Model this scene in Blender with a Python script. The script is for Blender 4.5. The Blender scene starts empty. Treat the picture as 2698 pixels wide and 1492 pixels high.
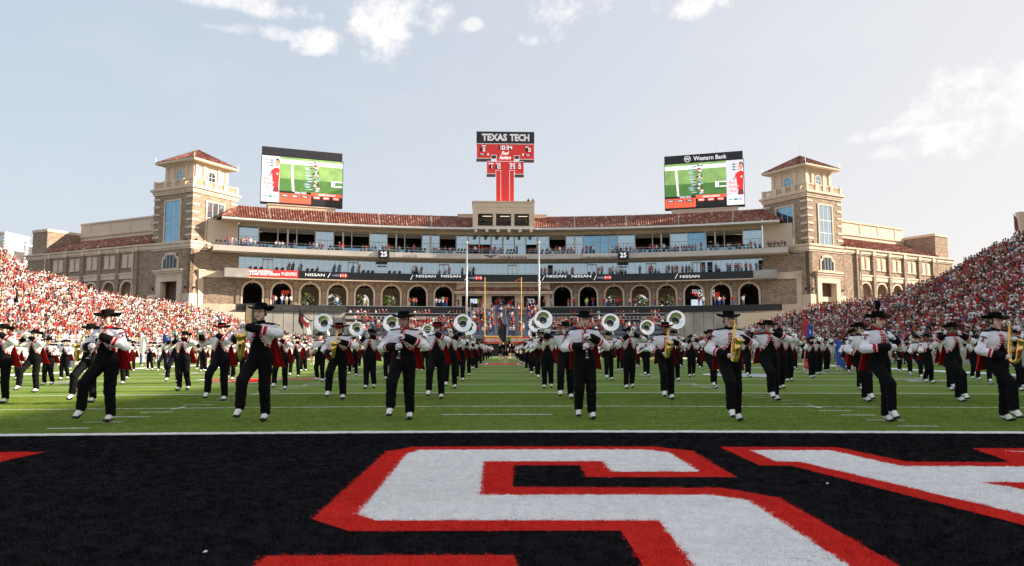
import bpy, bmesh, math, random
import numpy as np
from mathutils import Vector, Matrix
R = math.radians
sc = bpy.context.scene
col = sc.collection
rnd = random.Random(7)
# ------------------------------------------------------------------ camera
F, CX, CY = 1890.0, 1349.0, 746.0           # focal length and centre in photo pixels
PITCH, YAW = R(5.26), R(-0.64)
CAM = Vector((0.12, 0.0, 1.15))
cam_d = bpy.data.cameras.new('camera'); cam = bpy.data.objects.new('camera', cam_d); col.objects.link(cam)
cam.location = CAM
cam_d.sensor_width = 36; cam_d.lens = F/2698*36; cam_d.clip_start = .1; cam_d.clip_end = 4000
cam.rotation_euler = (R(90)+PITCH, R(0.08), YAW)
sc.camera = cam
CM = cam.rotation_euler.to_matrix(); CMI = CM.transposed()
# ------------------------------------------------------------------ light
SUN_EL, SUN_AZ = 24.0, 3.0                 # azimuth: degrees from +X towards +Y
wd = bpy.data.worlds.new('World'); sc.world = wd; wd.use_nodes = True
nt = wd.node_tree; nt.nodes.clear(); N = nt.nodes.new; L = nt.links.new
def wmath(op, a, b=None, c=None, clamp=False):
    n = N('ShaderNodeMath'); n.operation = op; n.use_clamp = clamp
    for i, v in enumerate((a, b, c)):
        if v is None: continue
        if isinstance(v, (int, float)): n.inputs[i].default_value = v
        else: L(v, n.inputs[i])
    return n.outputs[0]
sky = N('ShaderNodeTexSky'); sky.sky_type = 'NISHITA'; sky.sun_disc = False
sky.sun_elevation = R(SUN_EL); sky.sun_rotation = R(90-SUN_AZ)
sky.air_density = 1.0; sky.dust_density = 3.0; sky.ozone_density = 1.0
geo = N('ShaderNodeNewGeometry'); sep = N('ShaderNodeSeparateXYZ')
vneg = N('ShaderNodeVectorMath'); vneg.operation = 'SCALE'; vneg.inputs['Scale'].default_value = -1; L(geo.outputs['Incoming'], vneg.inputs[0])
L(vneg.outputs[0], sep.inputs[0])
zc = wmath('MAXIMUM', sep.outputs['Z'], 0.0)
den = wmath('ADD', zc, 0.12)
comb = N('ShaderNodeCombineXYZ'); L(wmath('DIVIDE', sep.outputs['X'], den), comb.inputs[0]); L(wmath('DIVIDE', sep.outputs['Y'], den), comb.inputs[1])
n1 = N('ShaderNodeTexNoise'); n1.inputs['Scale'].default_value = 1.9; n1.inputs['Detail'].default_value = 9; n1.inputs['Roughness'].default_value = .62
n1.inputs['Distortion'].default_value = .25
L(comb.outputs[0], n1.inputs['Vector'])
thin = N('ShaderNodeMapRange'); thin.inputs[1].default_value = .52; thin.inputs[2].default_value = .80; L(n1.outputs['Fac'], thin.inputs[0])
# individual fair-weather clouds: (direction from the camera given as azimuth deg from +Y to the right, elevation deg, half sizes deg, strength)
def pix_dir(px, py):
    d = CM @ Vector(((px-CX)/F, (CY-py)/F, -1)); d.normalize(); return d
CLOUDS = [(1030,55,75,85,1.0),(1075,35,95,60,.8),(1475,45,90,45,1.0),(1545,20,60,25,.8),(1390,100,28,18,.8),(1470,85,40,30,.8),(830,112,48,30,.9),(690,82,70,16,.7),(600,76,60,8,.5),
          (650,12,140,22,.8),(1830,10,85,28,.9),(1245,62,22,12,.7),(1035,120,50,40,.8),(2400,345,120,16,.7),(2500,380,110,40,.7),(2350,400,40,16,.7),(2620,240,110,60,.7),(2440,310,60,20,.6),(2640,330,100,60,.6),(2080,555,20,10,.5)]
mask = None
n2 = N('ShaderNodeTexNoise'); n2.inputs['Scale'].default_value = 14; n2.inputs['Detail'].default_value = 10; n2.inputs['Roughness'].default_value = .62
L(vneg.outputs[0], n2.inputs['Vector'])
n3 = N('ShaderNodeTexNoise'); n3.inputs['Scale'].default_value = 42; n3.inputs['Detail'].default_value = 8; n3.inputs['Roughness'].default_value = .6
L(vneg.outputs[0], n3.inputs['Vector'])
wob = wmath('ADD', wmath('MULTIPLY', wmath('SUBTRACT', n2.outputs['Fac'], .5), 4.2), wmath('MULTIPLY', wmath('SUBTRACT', n3.outputs['Fac'], .5), 2.4))
for (px, py, sx, sy, st) in CLOUDS:
    d = pix_dir(px, py); az = math.atan2(d.x, d.y)
    rx = Vector((math.cos(az), -math.sin(az), 0)); up = rx.cross(d); up.normalize()
    def dotv(v, s):
        n = N('ShaderNodeVectorMath'); n.operation = 'DOT_PRODUCT'; L(vneg.outputs[0], n.inputs[0]); n.inputs[1].default_value = v*(F/s); return n.outputs['Value']
    a = dotv(rx, sx); b = dotv(up, sy)
    b = wmath('SUBTRACT', b, up.dot(d)*F/sy)
    q = wmath('ADD', wmath('MULTIPLY', a, a), wmath('MULTIPLY', b, b))
    fr = N('ShaderNodeVectorMath'); fr.operation = 'DOT_PRODUCT'; L(vneg.outputs[0], fr.inputs[0]); fr.inputs[1].default_value = d
    front = wmath('GREATER_THAN', fr.outputs['Value'], 0)
    m = wmath('MAXIMUM', wmath('MULTIPLY', wmath('SUBTRACT', .85, wmath('MULTIPLY', q, .55)), front), -3.0)
    m = wmath('MULTIPLY', wmath('ADD', m, wob, clamp=False), 1.0, clamp=True)
    m = wmath('MULTIPLY', wmath('MULTIPLY', wmath('SMOOTH_MIN', m, 1.0, .2), front), st)
    mask = m if mask is None else wmath('MAXIMUM', mask, m)
mask = wmath('POWER', wmath('MAXIMUM', wmath('MINIMUM', mask, 1.0), 0.0), 1.3)
# pale haze: whiter towards the horizon and towards the sun side (+X)
hz = wmath('POWER', wmath('SUBTRACT', 1.0, zc, clamp=True), 5.0)
sunward = wmath('MULTIPLY_ADD', sep.outputs['X'], .5, .5, clamp=True)
hz = wmath('MULTIPLY_ADD', hz, .50, wmath('MULTIPLY', wmath('POWER', sunward, 2.0), .42), clamp=True)
hz = wmath('ADD', wmath('MULTIPLY', hz, .48), .50, clamp=True)
mixh = N('ShaderNodeMix'); mixh.data_type = 'RGBA'; mixh.clamp_factor = True
L(hz, mixh.inputs[0]); L(sky.outputs[0], mixh.inputs[6])
hcol = N('ShaderNodeMix'); hcol.data_type = 'RGBA'; L(wmath('ADD', wmath('POWER', sunward, 1.6), wmath('MULTIPLY', wmath('POWER', wmath('SUBTRACT', 1.0, zc, clamp=True), 6.0), .35), clamp=True), hcol.inputs[0]); hcol.inputs[6].default_value = (3.9, 4.95, 6.5, 1); hcol.inputs[7].default_value = (7.6, 7.1, 6.8, 1); L(hcol.outputs[2], mixh.inputs[7])
mixt = N('ShaderNodeMix'); mixt.data_type = 'RGBA'; L(wmath('MULTIPLY', thin.outputs[0], .18), mixt.inputs[0]); L(mixh.outputs[2], mixt.inputs[6]); mixt.inputs[7].default_value = (6.5, 6.6, 6.7, 1)
mixc = N('ShaderNodeMix'); mixc.data_type = 'RGBA'; L(wmath('MULTIPLY', mask, .85), mixc.inputs[0]); mixc.inputs[7].default_value = (4.7, 4.5, 4.35, 1)
bg = N('ShaderNodeBackground'); bg.inputs['Strength'].default_value = 0.101
# soft shoulder, so that the glare round the sun stays a pale haze
sp = N('ShaderNodeSeparateColor'); L(mixt.outputs[2], sp.inputs[0]); cc = N('ShaderNodeCombineColor')
for i_, K_ in enumerate((5.0, 4.85, 4.8)):
    L(wmath('MULTIPLY', wmath('SUBTRACT', 1.0, wmath('EXPONENT', wmath('MULTIPLY', sp.outputs[i_], -1/K_))), K_), cc.inputs[i_])
L(cc.outputs[0], mixc.inputs[6]); L(mixc.outputs[2], bg.inputs['Color'])
wo = N('ShaderNodeOutputWorld'); L(bg.outputs[0], wo.inputs['Surface'])
sd = bpy.data.lights.new('sun', 'SUN'); sd.energy = 4.0; sd.angle = R(.5); sd.color = (1, .86, .70)
sun = bpy.data.objects.new('sun', sd); col.objects.link(sun)
SDIR = Vector((math.cos(R(SUN_EL))*math.cos(R(SUN_AZ)), math.cos(R(SUN_EL))*math.sin(R(SUN_AZ)), math.sin(R(SUN_EL))))
sun.rotation_euler = SDIR.to_track_quat('Z', 'Y').to_euler()
sun.location = (60, 20, 60)
sc.view_settings.view_transform = 'Standard'; sc.view_settings.look = 'None'; sc.view_settings.gamma = 1; sc.view_settings.exposure = 1.34
sc.cycles.max_bounces = 6; sc.cycles.diffuse_bounces = 3; sc.cycles.glossy_bounces = 3; sc.cycles.transparent_max_bounces = 8
# ------------------------------------------------------------------ geometry of the view (used only to work out real positions)
def crown(x): return -0.165*(math.sqrt(x*x+9)-3)/24.4 if abs(x) < 27 else -0.165*(math.sqrt(27*27+9)-3)/24.4
def ray(px, py): return CM @ Vector(((px-CX)/F, (CY-py)/F, -1))
def ground(px, py):
    d = ray(px, py); x = 0; z = 0
    for _ in range(6):
        z = crown(x); t = (z-CAM.z)/d.z; x = CAM.x+d.x*t
    return Vector((x, CAM.y+d.y*t, z))
def at(px, py, Y):
    d = ray(px, py); return CAM + d*((Y-CAM.y)/d.y)
def proj(p):
    q = CMI @ (Vector(p)-CAM); return (CX - q.x/q.z*F, CY + q.y/q.z*F) if q.z < 0 else (1e6, 1e6)
# ------------------------------------------------------------------ materials
MATS = {}
def nodes(m):
    m.use_nodes = True; t = m.node_tree; return t, t.nodes['Principled BSDF']
def mat(name, c, rough=.65, metal=0, var=.18, scale=3.0, bump=0, spec=.5, emit=0, coat=0, detail=4, sheen=0):
    if name in MATS: return MATS[name]
    m = bpy.data.materials.new(name); MATS[name] = m; t, b = nodes(m)
    tc = t.nodes.new('ShaderNodeTexCoord'); nz = t.nodes.new('ShaderNodeTexNoise'); nz.inputs['Scale'].default_value = scale; nz.inputs['Detail'].default_value = detail
    t.links.new(tc.outputs['Object'], nz.inputs['Vector'])
    mr = t.nodes.new('ShaderNodeMapRange'); mr.inputs[1].default_value = .3; mr.inputs[2].default_value = .7; mr.inputs[3].default_value = 1-var; mr.inputs[4].default_value = 1+var
    t.links.new(nz.outputs['Fac'], mr.inputs[0])
    mx = t.nodes.new('ShaderNodeVectorMath'); mx.operation = 'SCALE'; mx.inputs[0].default_value = c[:3]; t.links.new(mr.outputs[0], mx.inputs['Scale'])
    t.links.new(mx.outputs[0], b.inputs['Base Color'])
    b.inputs['Roughness'].default_value = rough; b.inputs['Metallic'].default_value = metal; b.inputs['Specular IOR Level'].default_value = spec
    if coat: b.inputs['Coat Weight'].default_value = coat
    if sheen: b.inputs['Sheen Weight'].default_value = sheen
    if emit:
        t.links.new(mx.outputs[0], b.inputs['Emission Color']); b.inputs['Emission Strength'].default_value = emit
    if bump:
        bp = t.nodes.new('ShaderNodeBump'); bp.inputs['Strength'].default_value = bump; bp.inputs['Distance'].default_value = .02
        n2 = t.nodes.new('ShaderNodeTexNoise'); n2.inputs['Scale'].default_value = scale*6; n2.inputs['Detail'].default_value = 5
        t.links.new(tc.outputs['Object'], n2.inputs['Vector']); t.links.new(n2.outputs['Fac'], bp.inputs['Height']); t.links.new(bp.outputs[0], b.inputs['Normal'])
    return m
def attr_mat(name, rough=.8, attr='Col', emit=0, spec=.3):
    if name in MATS: return MATS[name]
    m = bpy.data.materials.new(name); MATS[name] = m; t, b = nodes(m)
    a = t.nodes.new('ShaderNodeAttribute'); a.attribute_name = attr
    nz = t.nodes.new('ShaderNodeTexNoise'); nz.inputs['Scale'].default_value = 9
    mr = t.nodes.new('ShaderNodeMapRange'); mr.inputs[3].default_value = .8; mr.inputs[4].default_value = 1.2; t.links.new(nz.outputs['Fac'], mr.inputs[0])
    mx = t.nodes.new('ShaderNodeVectorMath'); mx.operation = 'SCALE'; t.links.new(a.outputs['Color'], mx.inputs[0]); t.links.new(mr.outputs[0], mx.inputs['Scale'])
    t.links.new(mx.outputs[0], b.inputs['Base Color']); b.inputs['Roughness'].default_value = rough; b.inputs['Specular IOR Level'].default_value = spec
    if emit: t.links.new(mx.outputs[0], b.inputs['Emission Color']); b.inputs['Emission Strength'].default_value = emit
    return m
def stone_mat(name, c1, c2, mortar, bw=.55, rh=.16, bump=.6):
    if name in MATS: return MATS[name]
    m = bpy.data.materials.new(name); MATS[name] = m; t, b = nodes(m); n = t.nodes.new; l = t.links.new
    uv = n('ShaderNodeUVMap'); uv.uv_map = 'UVMap'
    wn = n('ShaderNodeTexNoise'); wn.inputs['Scale'].default_value = 1.3; wn.inputs['Detail'].default_value = 3; l(uv.outputs[0], wn.inputs['Vector'])
    wm = n('ShaderNodeVectorMath'); wm.operation = 'MULTIPLY_ADD'; l(wn.outputs['Color'], wm.inputs[0]); wm.inputs[1].default_value = (.35, .12, 0); l(uv.outputs[0], wm.inputs[2])
    br = n('ShaderNodeTexBrick'); br.inputs['Scale'].default_value = 1; br.inputs['Brick Width'].default_value = bw; br.inputs['Row Height'].default_value = rh
    br.inputs['Mortar Size'].default_value = .018; br.inputs['Mortar Smooth'].default_value = .3; br.inputs['Bias'].default_value = -.1; br.squash = .6; br.squash_frequency = 3; br.offset = .37
    br.inputs['Color1'].default_value = (*c1, 1); br.inputs['Color2'].default_value = (*c2, 1); br.inputs['Mortar'].default_value = (*mortar, 1)
    l(wm.outputs[0], br.inputs['Vector'])
    vo = n('ShaderNodeTexNoise'); vo.inputs['Scale'].default_value = 2.6; vo.inputs['Detail'].default_value = 6; vo.inputs['Roughness'].default_value = .7
    sm = n('ShaderNodeMapping'); sm.inputs['Scale'].default_value = (.55, 2.1, 1); l(uv.outputs[0], sm.inputs[0]); l(sm.outputs[0], vo.inputs['Vector'])
    mr = n('ShaderNodeMapRange'); mr.inputs[1].default_value = .33; mr.inputs[2].default_value = .67; mr.inputs[3].default_value = .68; mr.inputs[4].default_value = 1.38; l(vo.outputs['Fac'], mr.inputs[0])
    mx = n('ShaderNodeVectorMath'); mx.operation = 'SCALE'; l(br.outputs['Color'], mx.inputs[0]); l(mr.outputs[0], mx.inputs['Scale']); l(mx.outputs[0], b.inputs['Base Color'])
    bp = n('ShaderNodeBump'); bp.inputs['Strength'].default_value = bump; bp.inputs['Distance'].default_value = .05
    ad = n('ShaderNodeMath'); ad.operation = 'MULTIPLY_ADD'; l(vo.outputs['Fac'], ad.inputs[0]); ad.inputs[1].default_value = .8; l(br.outputs['Fac'], ad.inputs[2]); 
    inv = n('ShaderNodeMath'); inv.operation = 'SUBTRACT'; inv.inputs[0].default_value = 1; l(br.outputs['Fac'], inv.inputs[1]); l(inv.outputs[0], ad.inputs[2])
    l(ad.outputs[0], bp.inputs['Height']); l(bp.outputs[0], b.inputs['Normal']); b.inputs['Roughness'].default_value = .9; b.inputs['Specular IOR Level'].default_value = .2
    return m
M_stone = stone_mat('ledger_stone', (.52, .39, .285), (.28, .20, .145), (.17, .125, .09))
M_cast = mat('cast_stone', (.76, .60, .45), .85, var=.15, scale=.45, bump=.2, detail=8)
M_castp = mat('smooth_plaster', (.76, .61, .465), .85, var=.06, scale=.35)
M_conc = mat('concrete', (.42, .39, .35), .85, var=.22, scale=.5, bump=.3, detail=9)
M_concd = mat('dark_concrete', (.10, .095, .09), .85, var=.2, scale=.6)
M_black = mat('black_fascia', (.012, .012, .014), .5, var=.3, scale=1)
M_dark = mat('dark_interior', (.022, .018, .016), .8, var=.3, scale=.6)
M_alu = mat('aluminium', (.62, .62, .62), .35, metal=.8, var=.06)
M_white = mat('white_paint', (.8, .79, .77), .5, var=.05)
M_blue = mat('blue_grey_treads', (.19, .225, .29), .7, var=.15, scale=1.5)
M_red = mat('red_panel', (.62, .03, .025), .5, var=.06)
M_yel = mat('yellow_post', (.85, .62, .12), .4, var=.05)
def glass_mat(name, c, rough=.03, metal=.85):
    if name in MATS: return MATS[name]
    m = mat(name, c, rough, metal=metal, var=.12, scale=.25)
    t = m.node_tree; b = t.nodes['Principled BSDF']; nz = t.nodes.new('ShaderNodeTexNoise'); nz.inputs['Scale'].default_value = .35; nz.inputs['Detail'].default_value = 1
    tc = t.nodes.new('ShaderNodeTexCoord'); t.links.new(tc.outputs['Object'], nz.inputs['Vector'])
    bp = t.nodes.new('ShaderNodeBump'); bp.inputs['Strength'].default_value = .25; bp.inputs['Distance'].default_value = .04; t.links.new(nz.outputs['Fac'], bp.inputs['Height']); t.links.new(bp.outputs[0], b.inputs['Normal'])
    return m
M_glass = glass_mat('sky_glass', (.42, .53, .60)); M_glassb = glass_mat('blue_reflection_glass', (.20, .38, .50)); M_glassd = glass_mat('dark_glass', (.05, .065, .075), metal=.5)  # blue tints put the sky's reflection into the glass colour
M_chair = mat('black_plastic', (.015, .016, .02), .5, var=.2)
# ------------------------------------------------------------------ mesh builder
class MB:
    def __init__(s): s.v = []; s.f = []; s.m = []; s.X = None
    def add(s, vs, fs, mi=0):
        o = len(s.v)
        if s.X is not None: vs = [tuple(s.X @ Vector(v)) for v in vs]
        s.v.extend(vs); s.f.extend([tuple(i+o for i in f) for f in fs]); s.m.extend([mi]*len(fs)); return s
    def box(s, x0, x1, y0, y1, z0, z1, mi=0):
        return s.add([(x0,y0,z0),(x1,y0,z0),(x1,y1,z0),(x0,y1,z0),(x0,y0,z1),(x1,y0,z1),(x1,y1,z1),(x0,y1,z1)], [(0,3,2,1),(4,5,6,7),(0,1,5,4),(1,2,6,5),(2,3,7,6),(3,0,4,7)], mi)
    def prism(s, poly, y0, y1, mi=0, plane='xz'):
        n = len(poly)
        if plane == 'xz': a = [(p[0], y0, p[1]) for p in poly]; b = [(p[0], y1, p[1]) for p in poly]
        else: a = [(p[0], p[1], y0) for p in poly]; b = [(p[0], p[1], y1) for p in poly]
        return s.add(a+b, [tuple(range(n)), tuple(range(2*n-1, n-1, -1))]+[(i, i+n, (i+1) % n+n, (i+1) % n) for i in range(n)], mi)
    def tube(s, pts, r, n=8, mi=0, cap=True):
        pts = [Vector(p) for p in pts]; rs = r if isinstance(r, (list, tuple)) else [r]*len(pts); vs = []; fs = []
        t0 = (pts[1]-pts[0]).normalized(); a = t0.orthogonal().normalized()
        for i, p in enumerate(pts):
            t = (pts[min(i+1, len(pts)-1)]-pts[max(i-1, 0)]).normalized(); a = (a-t*a.dot(t)); a = a.normalized() if a.length > 1e-6 else t.orthogonal().normalized(); b = t.cross(a)
            for k in range(n):
                an = 2*math.pi*k/n; vs.append(tuple(p+(a*math.cos(an)+b*math.sin(an))*rs[i]))
        for i in range(len(pts)-1):
            for k in range(n): fs.append((i*n+k, i*n+(k+1) % n, (i+1)*n+(k+1) % n, (i+1)*n+k))
        if cap: fs.append(tuple(range(n-1, -1, -1))); fs.append(tuple((len(pts)-1)*n+k for k in range(n)))
        return s.add(vs, fs, mi)
    def lathe(s, prof, n=16, mi=0, X=None, sx=1, sy=1):
        vs = []; fs = []
        for (r, z) in prof:
            for k in range(n):
                a = 2*math.pi*k/n; v = Vector((r*math.cos(a)*sx, r*math.sin(a)*sy, z)); vs.append(tuple(X @ v) if X else tuple(v))
        for i in range(len(prof)-1):
            for k in range(n): fs.append((i*n+k, i*n+(k+1) % n, (i+1)*n+(k+1) % n, (i+1)*n+k))
        return s.add(vs, fs, mi)
    def mesh(s, name, mats, smooth=False):
        me = bpy.data.meshes.new(name); me.from_pydata(s.v, [], s.f)
        for m in (mats if isinstance(mats, (list, tuple)) else [mats]): me.materials.append(m)
        if any(s.m): me.polygons.foreach_set('material_index', s.m)
        if smooth: me.polygons.foreach_set('use_smooth', [True]*len(s.f))
        me.update()
        uvl = me.uv_layers.new(name='UVMap')
        if len(s.f) < 40000:
            data = np.empty(len(me.loops)*2); j = 0
            for p in me.polygons:
                nx, ny, nz = p.normal
                if abs(nz) > .8: t = (1, 0); flat = True
                else: q = math.hypot(nx, ny) or 1; t = (-ny/q, nx/q); flat = False
                for vi in p.vertices:
                    x, y, z = s.v[vi]
                    data[j] = x if flat else x*t[0]+y*t[1]; data[j+1] = y if flat else z; j += 2
            uvl.data.foreach_set('uv', data)
        return me
    def obj(s, name, mats, parent=None, smooth=False, **kw):
        return link(name, s.mesh(name, mats, smooth), parent, **kw)
def link(name, me, parent=None, loc=(0,0,0), rz=0, label=None, cat=None, group=None, kind=None, rot=None, scale=None):
    o = bpy.data.objects.new(name, me); col.objects.link(o); o.location = loc; o.rotation_euler = rot if rot else (0, 0, rz)
    if scale: o.scale = scale
    if parent: o.parent = parent
    if label: o['label'] = label
    if cat: o['category'] = cat
    if group: o['group'] = group
    if kind: o['kind'] = kind
    return o
def thing(name, label, cat, loc=(0,0,0), rz=0, group=None, rot=None):
    return link(name, None, None, loc, rz, label, cat, group, rot=rot)
def ordn(n): return {1:'first',2:'second',3:'third',4:'fourth',5:'fifth',6:'sixth',7:'seventh',8:'eighth',9:'ninth',10:'tenth',11:'eleventh',12:'twelfth',13:'thirteenth',14:'fourteenth',15:'fifteenth',16:'sixteenth',17:'seventeenth',18:'eighteenth',19:'nineteenth',20:'twentieth'}.get(n, '%dth' % n if n % 10 not in (1,2,3) or n in (11,12,13) else '%d%s' % (n, {1:'st',2:'nd',3:'rd'}[n % 10]))
def text_mesh(body, size, ext=.01, bold=0, width=None, shear=0, sx=1.0):
    c = bpy.data.curves.new('t', 'FONT'); c.body = body; c.size = size; c.align_x = 'CENTER'; c.align_y = 'CENTER'; c.extrude = ext; c.offset = bold; c.shear = shear; c.resolution_u = 2
    o = bpy.data.objects.new('t', c); col.objects.link(o)
    dg = bpy.context.evaluated_depsgraph_get(); me = bpy.data.meshes.new_from_object(o.evaluated_get(dg))
    bpy.data.objects.remove(o); bpy.data.curves.remove(c)
    n = len(me.vertices); a = np.empty(n*3); me.vertices.foreach_get('co', a); a = a.reshape(-1, 3)
    w = a[:, 0].max()-a[:, 0].min(); k = (width/w if width else sx)
    a[:, 0] = (a[:, 0]-(a[:, 0].max()+a[:, 0].min())/2)*k; a[:, 1] -= (a[:, 1].max()+a[:, 1].min())/2
    me.vertices.foreach_set('co', a.ravel()); me.update(); return me
def lettering(body, height, m, parent, loc, rz=0, name='lettering', width=None, bold=0, ext=.01, flat=False, shear=0, rot=None):
    me = text_mesh(body, height*1.38, ext, bold, width, shear); me.materials.clear(); me.materials.append(m)
    return link(name, me, parent, loc, rot=rot or ((0, 0, rz) if flat else (R(90), 0, rz)))
# ------------------------------------------------------------------ ground and field
def sheet(name, xs, ys, m, dz=0, zf=None, **kw):
    mb = MB(); vs = []; nx, ny = len(xs), len(ys)
    for y in ys:
        for x in xs: vs.append((x, y, (zf or crown)(x)+dz))
    mb.add(vs, [(j*nx+i, j*nx+i+1, (j+1)*nx+i+1, (j+1)*nx+i) for j in range(ny-1) for i in range(nx-1)])
    return mb.obj(name, m, **kw)
def lin(a, b, n): return [a+(b-a)*i/(n-1) for i in range(n)]
def turf_mat(name, c1, c2, wear=None, band=0):
    m = bpy.data.materials.new(name); MATS[name] = m; t, b = nodes(m); n = t.nodes.new; l = t.links.new
    tc = n('ShaderNodeTexCoord'); g = n('ShaderNodeNewGeometry')
    a = n('ShaderNodeTexNoise'); a.inputs['Scale'].default_value = .55; a.inputs['Detail'].default_value = 7; a.inputs['Roughness'].default_value = .65
    mp = n('ShaderNodeMapping'); mp.inputs['Scale'].default_value = (.6, 1.6, 1); l(g.outputs['Position'], mp.inputs[0]); l(mp.outputs[0], a.inputs['Vector'])
    f = n('ShaderNodeTexNoise'); f.inputs['Scale'].default_value = 55; f.inputs['Detail'].default_value = 4; f.inputs['Roughness'].default_value = .8; l(g.outputs['Position'], f.inputs['Vector'])
    ad = n('ShaderNodeMath'); ad.operation = 'MULTIPLY_ADD'; l(a.outputs['Fac'], ad.inputs[0]); ad.inputs[1].default_value = .9; 
    mf = n('ShaderNodeMath'); mf.operation = 'MULTIPLY'; l(f.outputs['Fac'], mf.inputs[0]); mf.inputs[1].default_value = .7; l(mf.outputs[0], ad.inputs[2])
    cr = n('ShaderNodeValToRGB'); cr.color_ramp.elements[0].position = .55; cr.color_ramp.elements[0].color = (*c1, 1); cr.color_ramp.elements[1].position = 1.05 if not wear else .95; cr.color_ramp.elements[1].color = (*c2, 1)
    l(ad.outputs[0], cr.inputs[0]); out = cr.outputs[0]
    if wear:
        w = n('ShaderNodeTexNoise'); w.inputs['Scale'].default_value = 2.2; w.inputs['Detail'].default_value = 9; w.inputs['Roughness'].default_value = .78; l(mp.outputs[0], w.inputs['Vector'])
        w2 = n('ShaderNodeTexNoise'); w2.inputs['Scale'].default_value = 38; w2.inputs['Detail'].default_value = 3; l(g.outputs['Position'], w2.inputs['Vector'])
        s = n('ShaderNodeMath'); s.operation = 'ADD'; l(w.outputs['Fac'], s.inputs[0]); l(w2.outputs['Fac'], s.inputs[1])
        mr = n('ShaderNodeMapRange'); mr.inputs[1].default_value = 1.06; mr.inputs[2].default_value = 1.32; mr.inputs[4].default_value = wear[1]; l(s.outputs[0], mr.inputs[0])
        mx = n('ShaderNodeMix'); mx.data_type = 'RGBA'; l(mr.outputs[0], mx.inputs[0]); l(out, mx.inputs[6]); mx.inputs[7].default_value = (*wear[0], 1); out = mx.outputs[2]
    # installed in panels five yards wide, the pile leaning alternately
    sx_ = n('ShaderNodeSeparateXYZ'); l(g.outputs['Position'], sx_.inputs[0]); w_ = n('ShaderNodeMath'); w_.operation = 'SINE'; w0 = n('ShaderNodeMath'); w0.operation = 'MULTIPLY_ADD'; l(sx_.outputs['Y'], w0.inputs[0]); w0.inputs[1].default_value = math.pi/4.572; w0.inputs[2].default_value = -math.pi*10/4.572; l(w0.outputs[0], w_.inputs[0])
    pb = n('ShaderNodeMapRange'); pb.inputs[1].default_value = -.15; pb.inputs[2].default_value = .15; pb.inputs[3].default_value = .93; pb.inputs[4].default_value = 1.07; l(w_.outputs[0], pb.inputs[0])
    pm = n('ShaderNodeVectorMath'); pm.operation = 'SCALE'; l(out, pm.inputs[0]); l(pb.outputs[0], pm.inputs['Scale']); out = pm.outputs[0]
    l(out, b.inputs['Base Color']); b.inputs['Roughness'].default_value = .9; b.inputs['Specular IOR Level'].default_value = .06
    bp = n('ShaderNodeBump'); bp.inputs['Strength'].default_value = .8; bp.inputs['Distance'].default_value = .03; l(f.outputs['Fac'], bp.inputs['Height']); l(bp.outputs[0], b.inputs['Normal'])
    return m
T_green = turf_mat('green_turf', (.125, .195, .032), (.205, .30, .06))
T_black = turf_mat('black_turf', (.003, .003, .0038), (.009, .0085, .012))
T_white = turf_mat('white_turf', (.86, .84, .82), (.95, .93, .91), wear=((.30, .30, .34), .8))
T_red = turf_mat('red_turf', (.60, .018, .012), (.80, .04, .025), wear=((.16, .01, .012), .5))
T_grey = turf_mat('worn_white_turf', (.50, .54, .50), (.78, .77, .74), wear=((.12, .2, .06), .5))
T_blueg = turf_mat('blue_white_turf', (.35, .42, .52), (.62, .66, .70))
M_earth = mat('asphalt_ground', (.09, .085, .08), .9, var=.3, scale=.05, detail=8)
GZ = crown(27)
sheet('ground', [-1500, -60, 60, 1500], [-1200, -30, 160, 2200], M_earth, dz=-.25, zf=lambda x: GZ, kind='structure')
xs_f = lin(-44, 44, 89)
sheet('field', xs_f, [-12, 0, 10, 60, 101, 110, 122], T_green, kind='structure')
sheet('end_zone', [x for x in xs_f if abs(x) <= 24.4]+[], [.86, 5, 10.0], T_black, dz=.004, kind='structure')
sheet('far_end_zone', [x for x in xs_f if abs(x) <= 24.4], [101.54, 110.5], T_black, dz=.004, kind='structure')
fm = thing('field_markings', 'white painted yard lines, hash marks and numerals across the green turf', 'field markings')
def strip(name, x0, x1, y0, y1, m, dz=.006, parent=fm):
    n = max(2, int(abs(x1-x0)/1.0)+1); mb = MB(); xs = lin(x0, x1, n)
    if x0 < 0 < x1: xs = sorted(set(xs+[0.0]))
    v = []; 
    for y in (y0, y1): v += [(x, y, crown(x)+dz) for x in xs]
    n = len(xs); mb.add(v, [(i, i+1, i+1+n, i+n) for i in range(n-1)]); return mb.obj(name, m, parent)
W = T_grey
strip('goal_line', -24.4, 24.4, 10.0, 10.22, T_white, .008)
for k in range(1, 20): strip('yard_line', -24.4, 24.4, 10+4.572*k, 10.12+4.572*k, T_white, .006)
strip('goal_line', -24.4, 24.4, 101.3, 101.5, T_white, .008)
strip('end_line', -26.2, 26.2, 110.5, 112.3, T_white); strip('end_line', -26.2, 26.2, -.95, .85, T_white)
strip('sideline', -26.2, -24.4, .86, 110.49, T_white); strip('sideline', 24.4, 26.2, .86, 110.49, T_white)
strip('conversion_mark', -.98, .98, 10+2.743, 10.1+2.743, T_white); strip('conversion_mark', -.98, .98, 101.4-2.843, 101.4-2.743, T_white)
hm = {}
for k in range(1, 100):
    y = 10+.9144*k
    if k % 5 == 0: continue
    for x in (-6.4, 6.4, -23.9, 23.9):
        mb = MB(); mb.add([(x-.31, y, crown(x-.31)+.006), (x+.31, y, crown(x+.31)+.006), (x+.31, y+.1, crown(x+.31)+.006), (x-.31, y+.1, crown(x-.31)+.006)], [(0,1,2,3)])
        mb.obj('hash_mark', T_white, fm)
for k in range(1, 20):
    for x in (-6.4, 6.4):
        y = 10+4.572*k; strip('hash_cross', x-.05, x+.05, y-.25, y+.35, T_white, .010)
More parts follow.
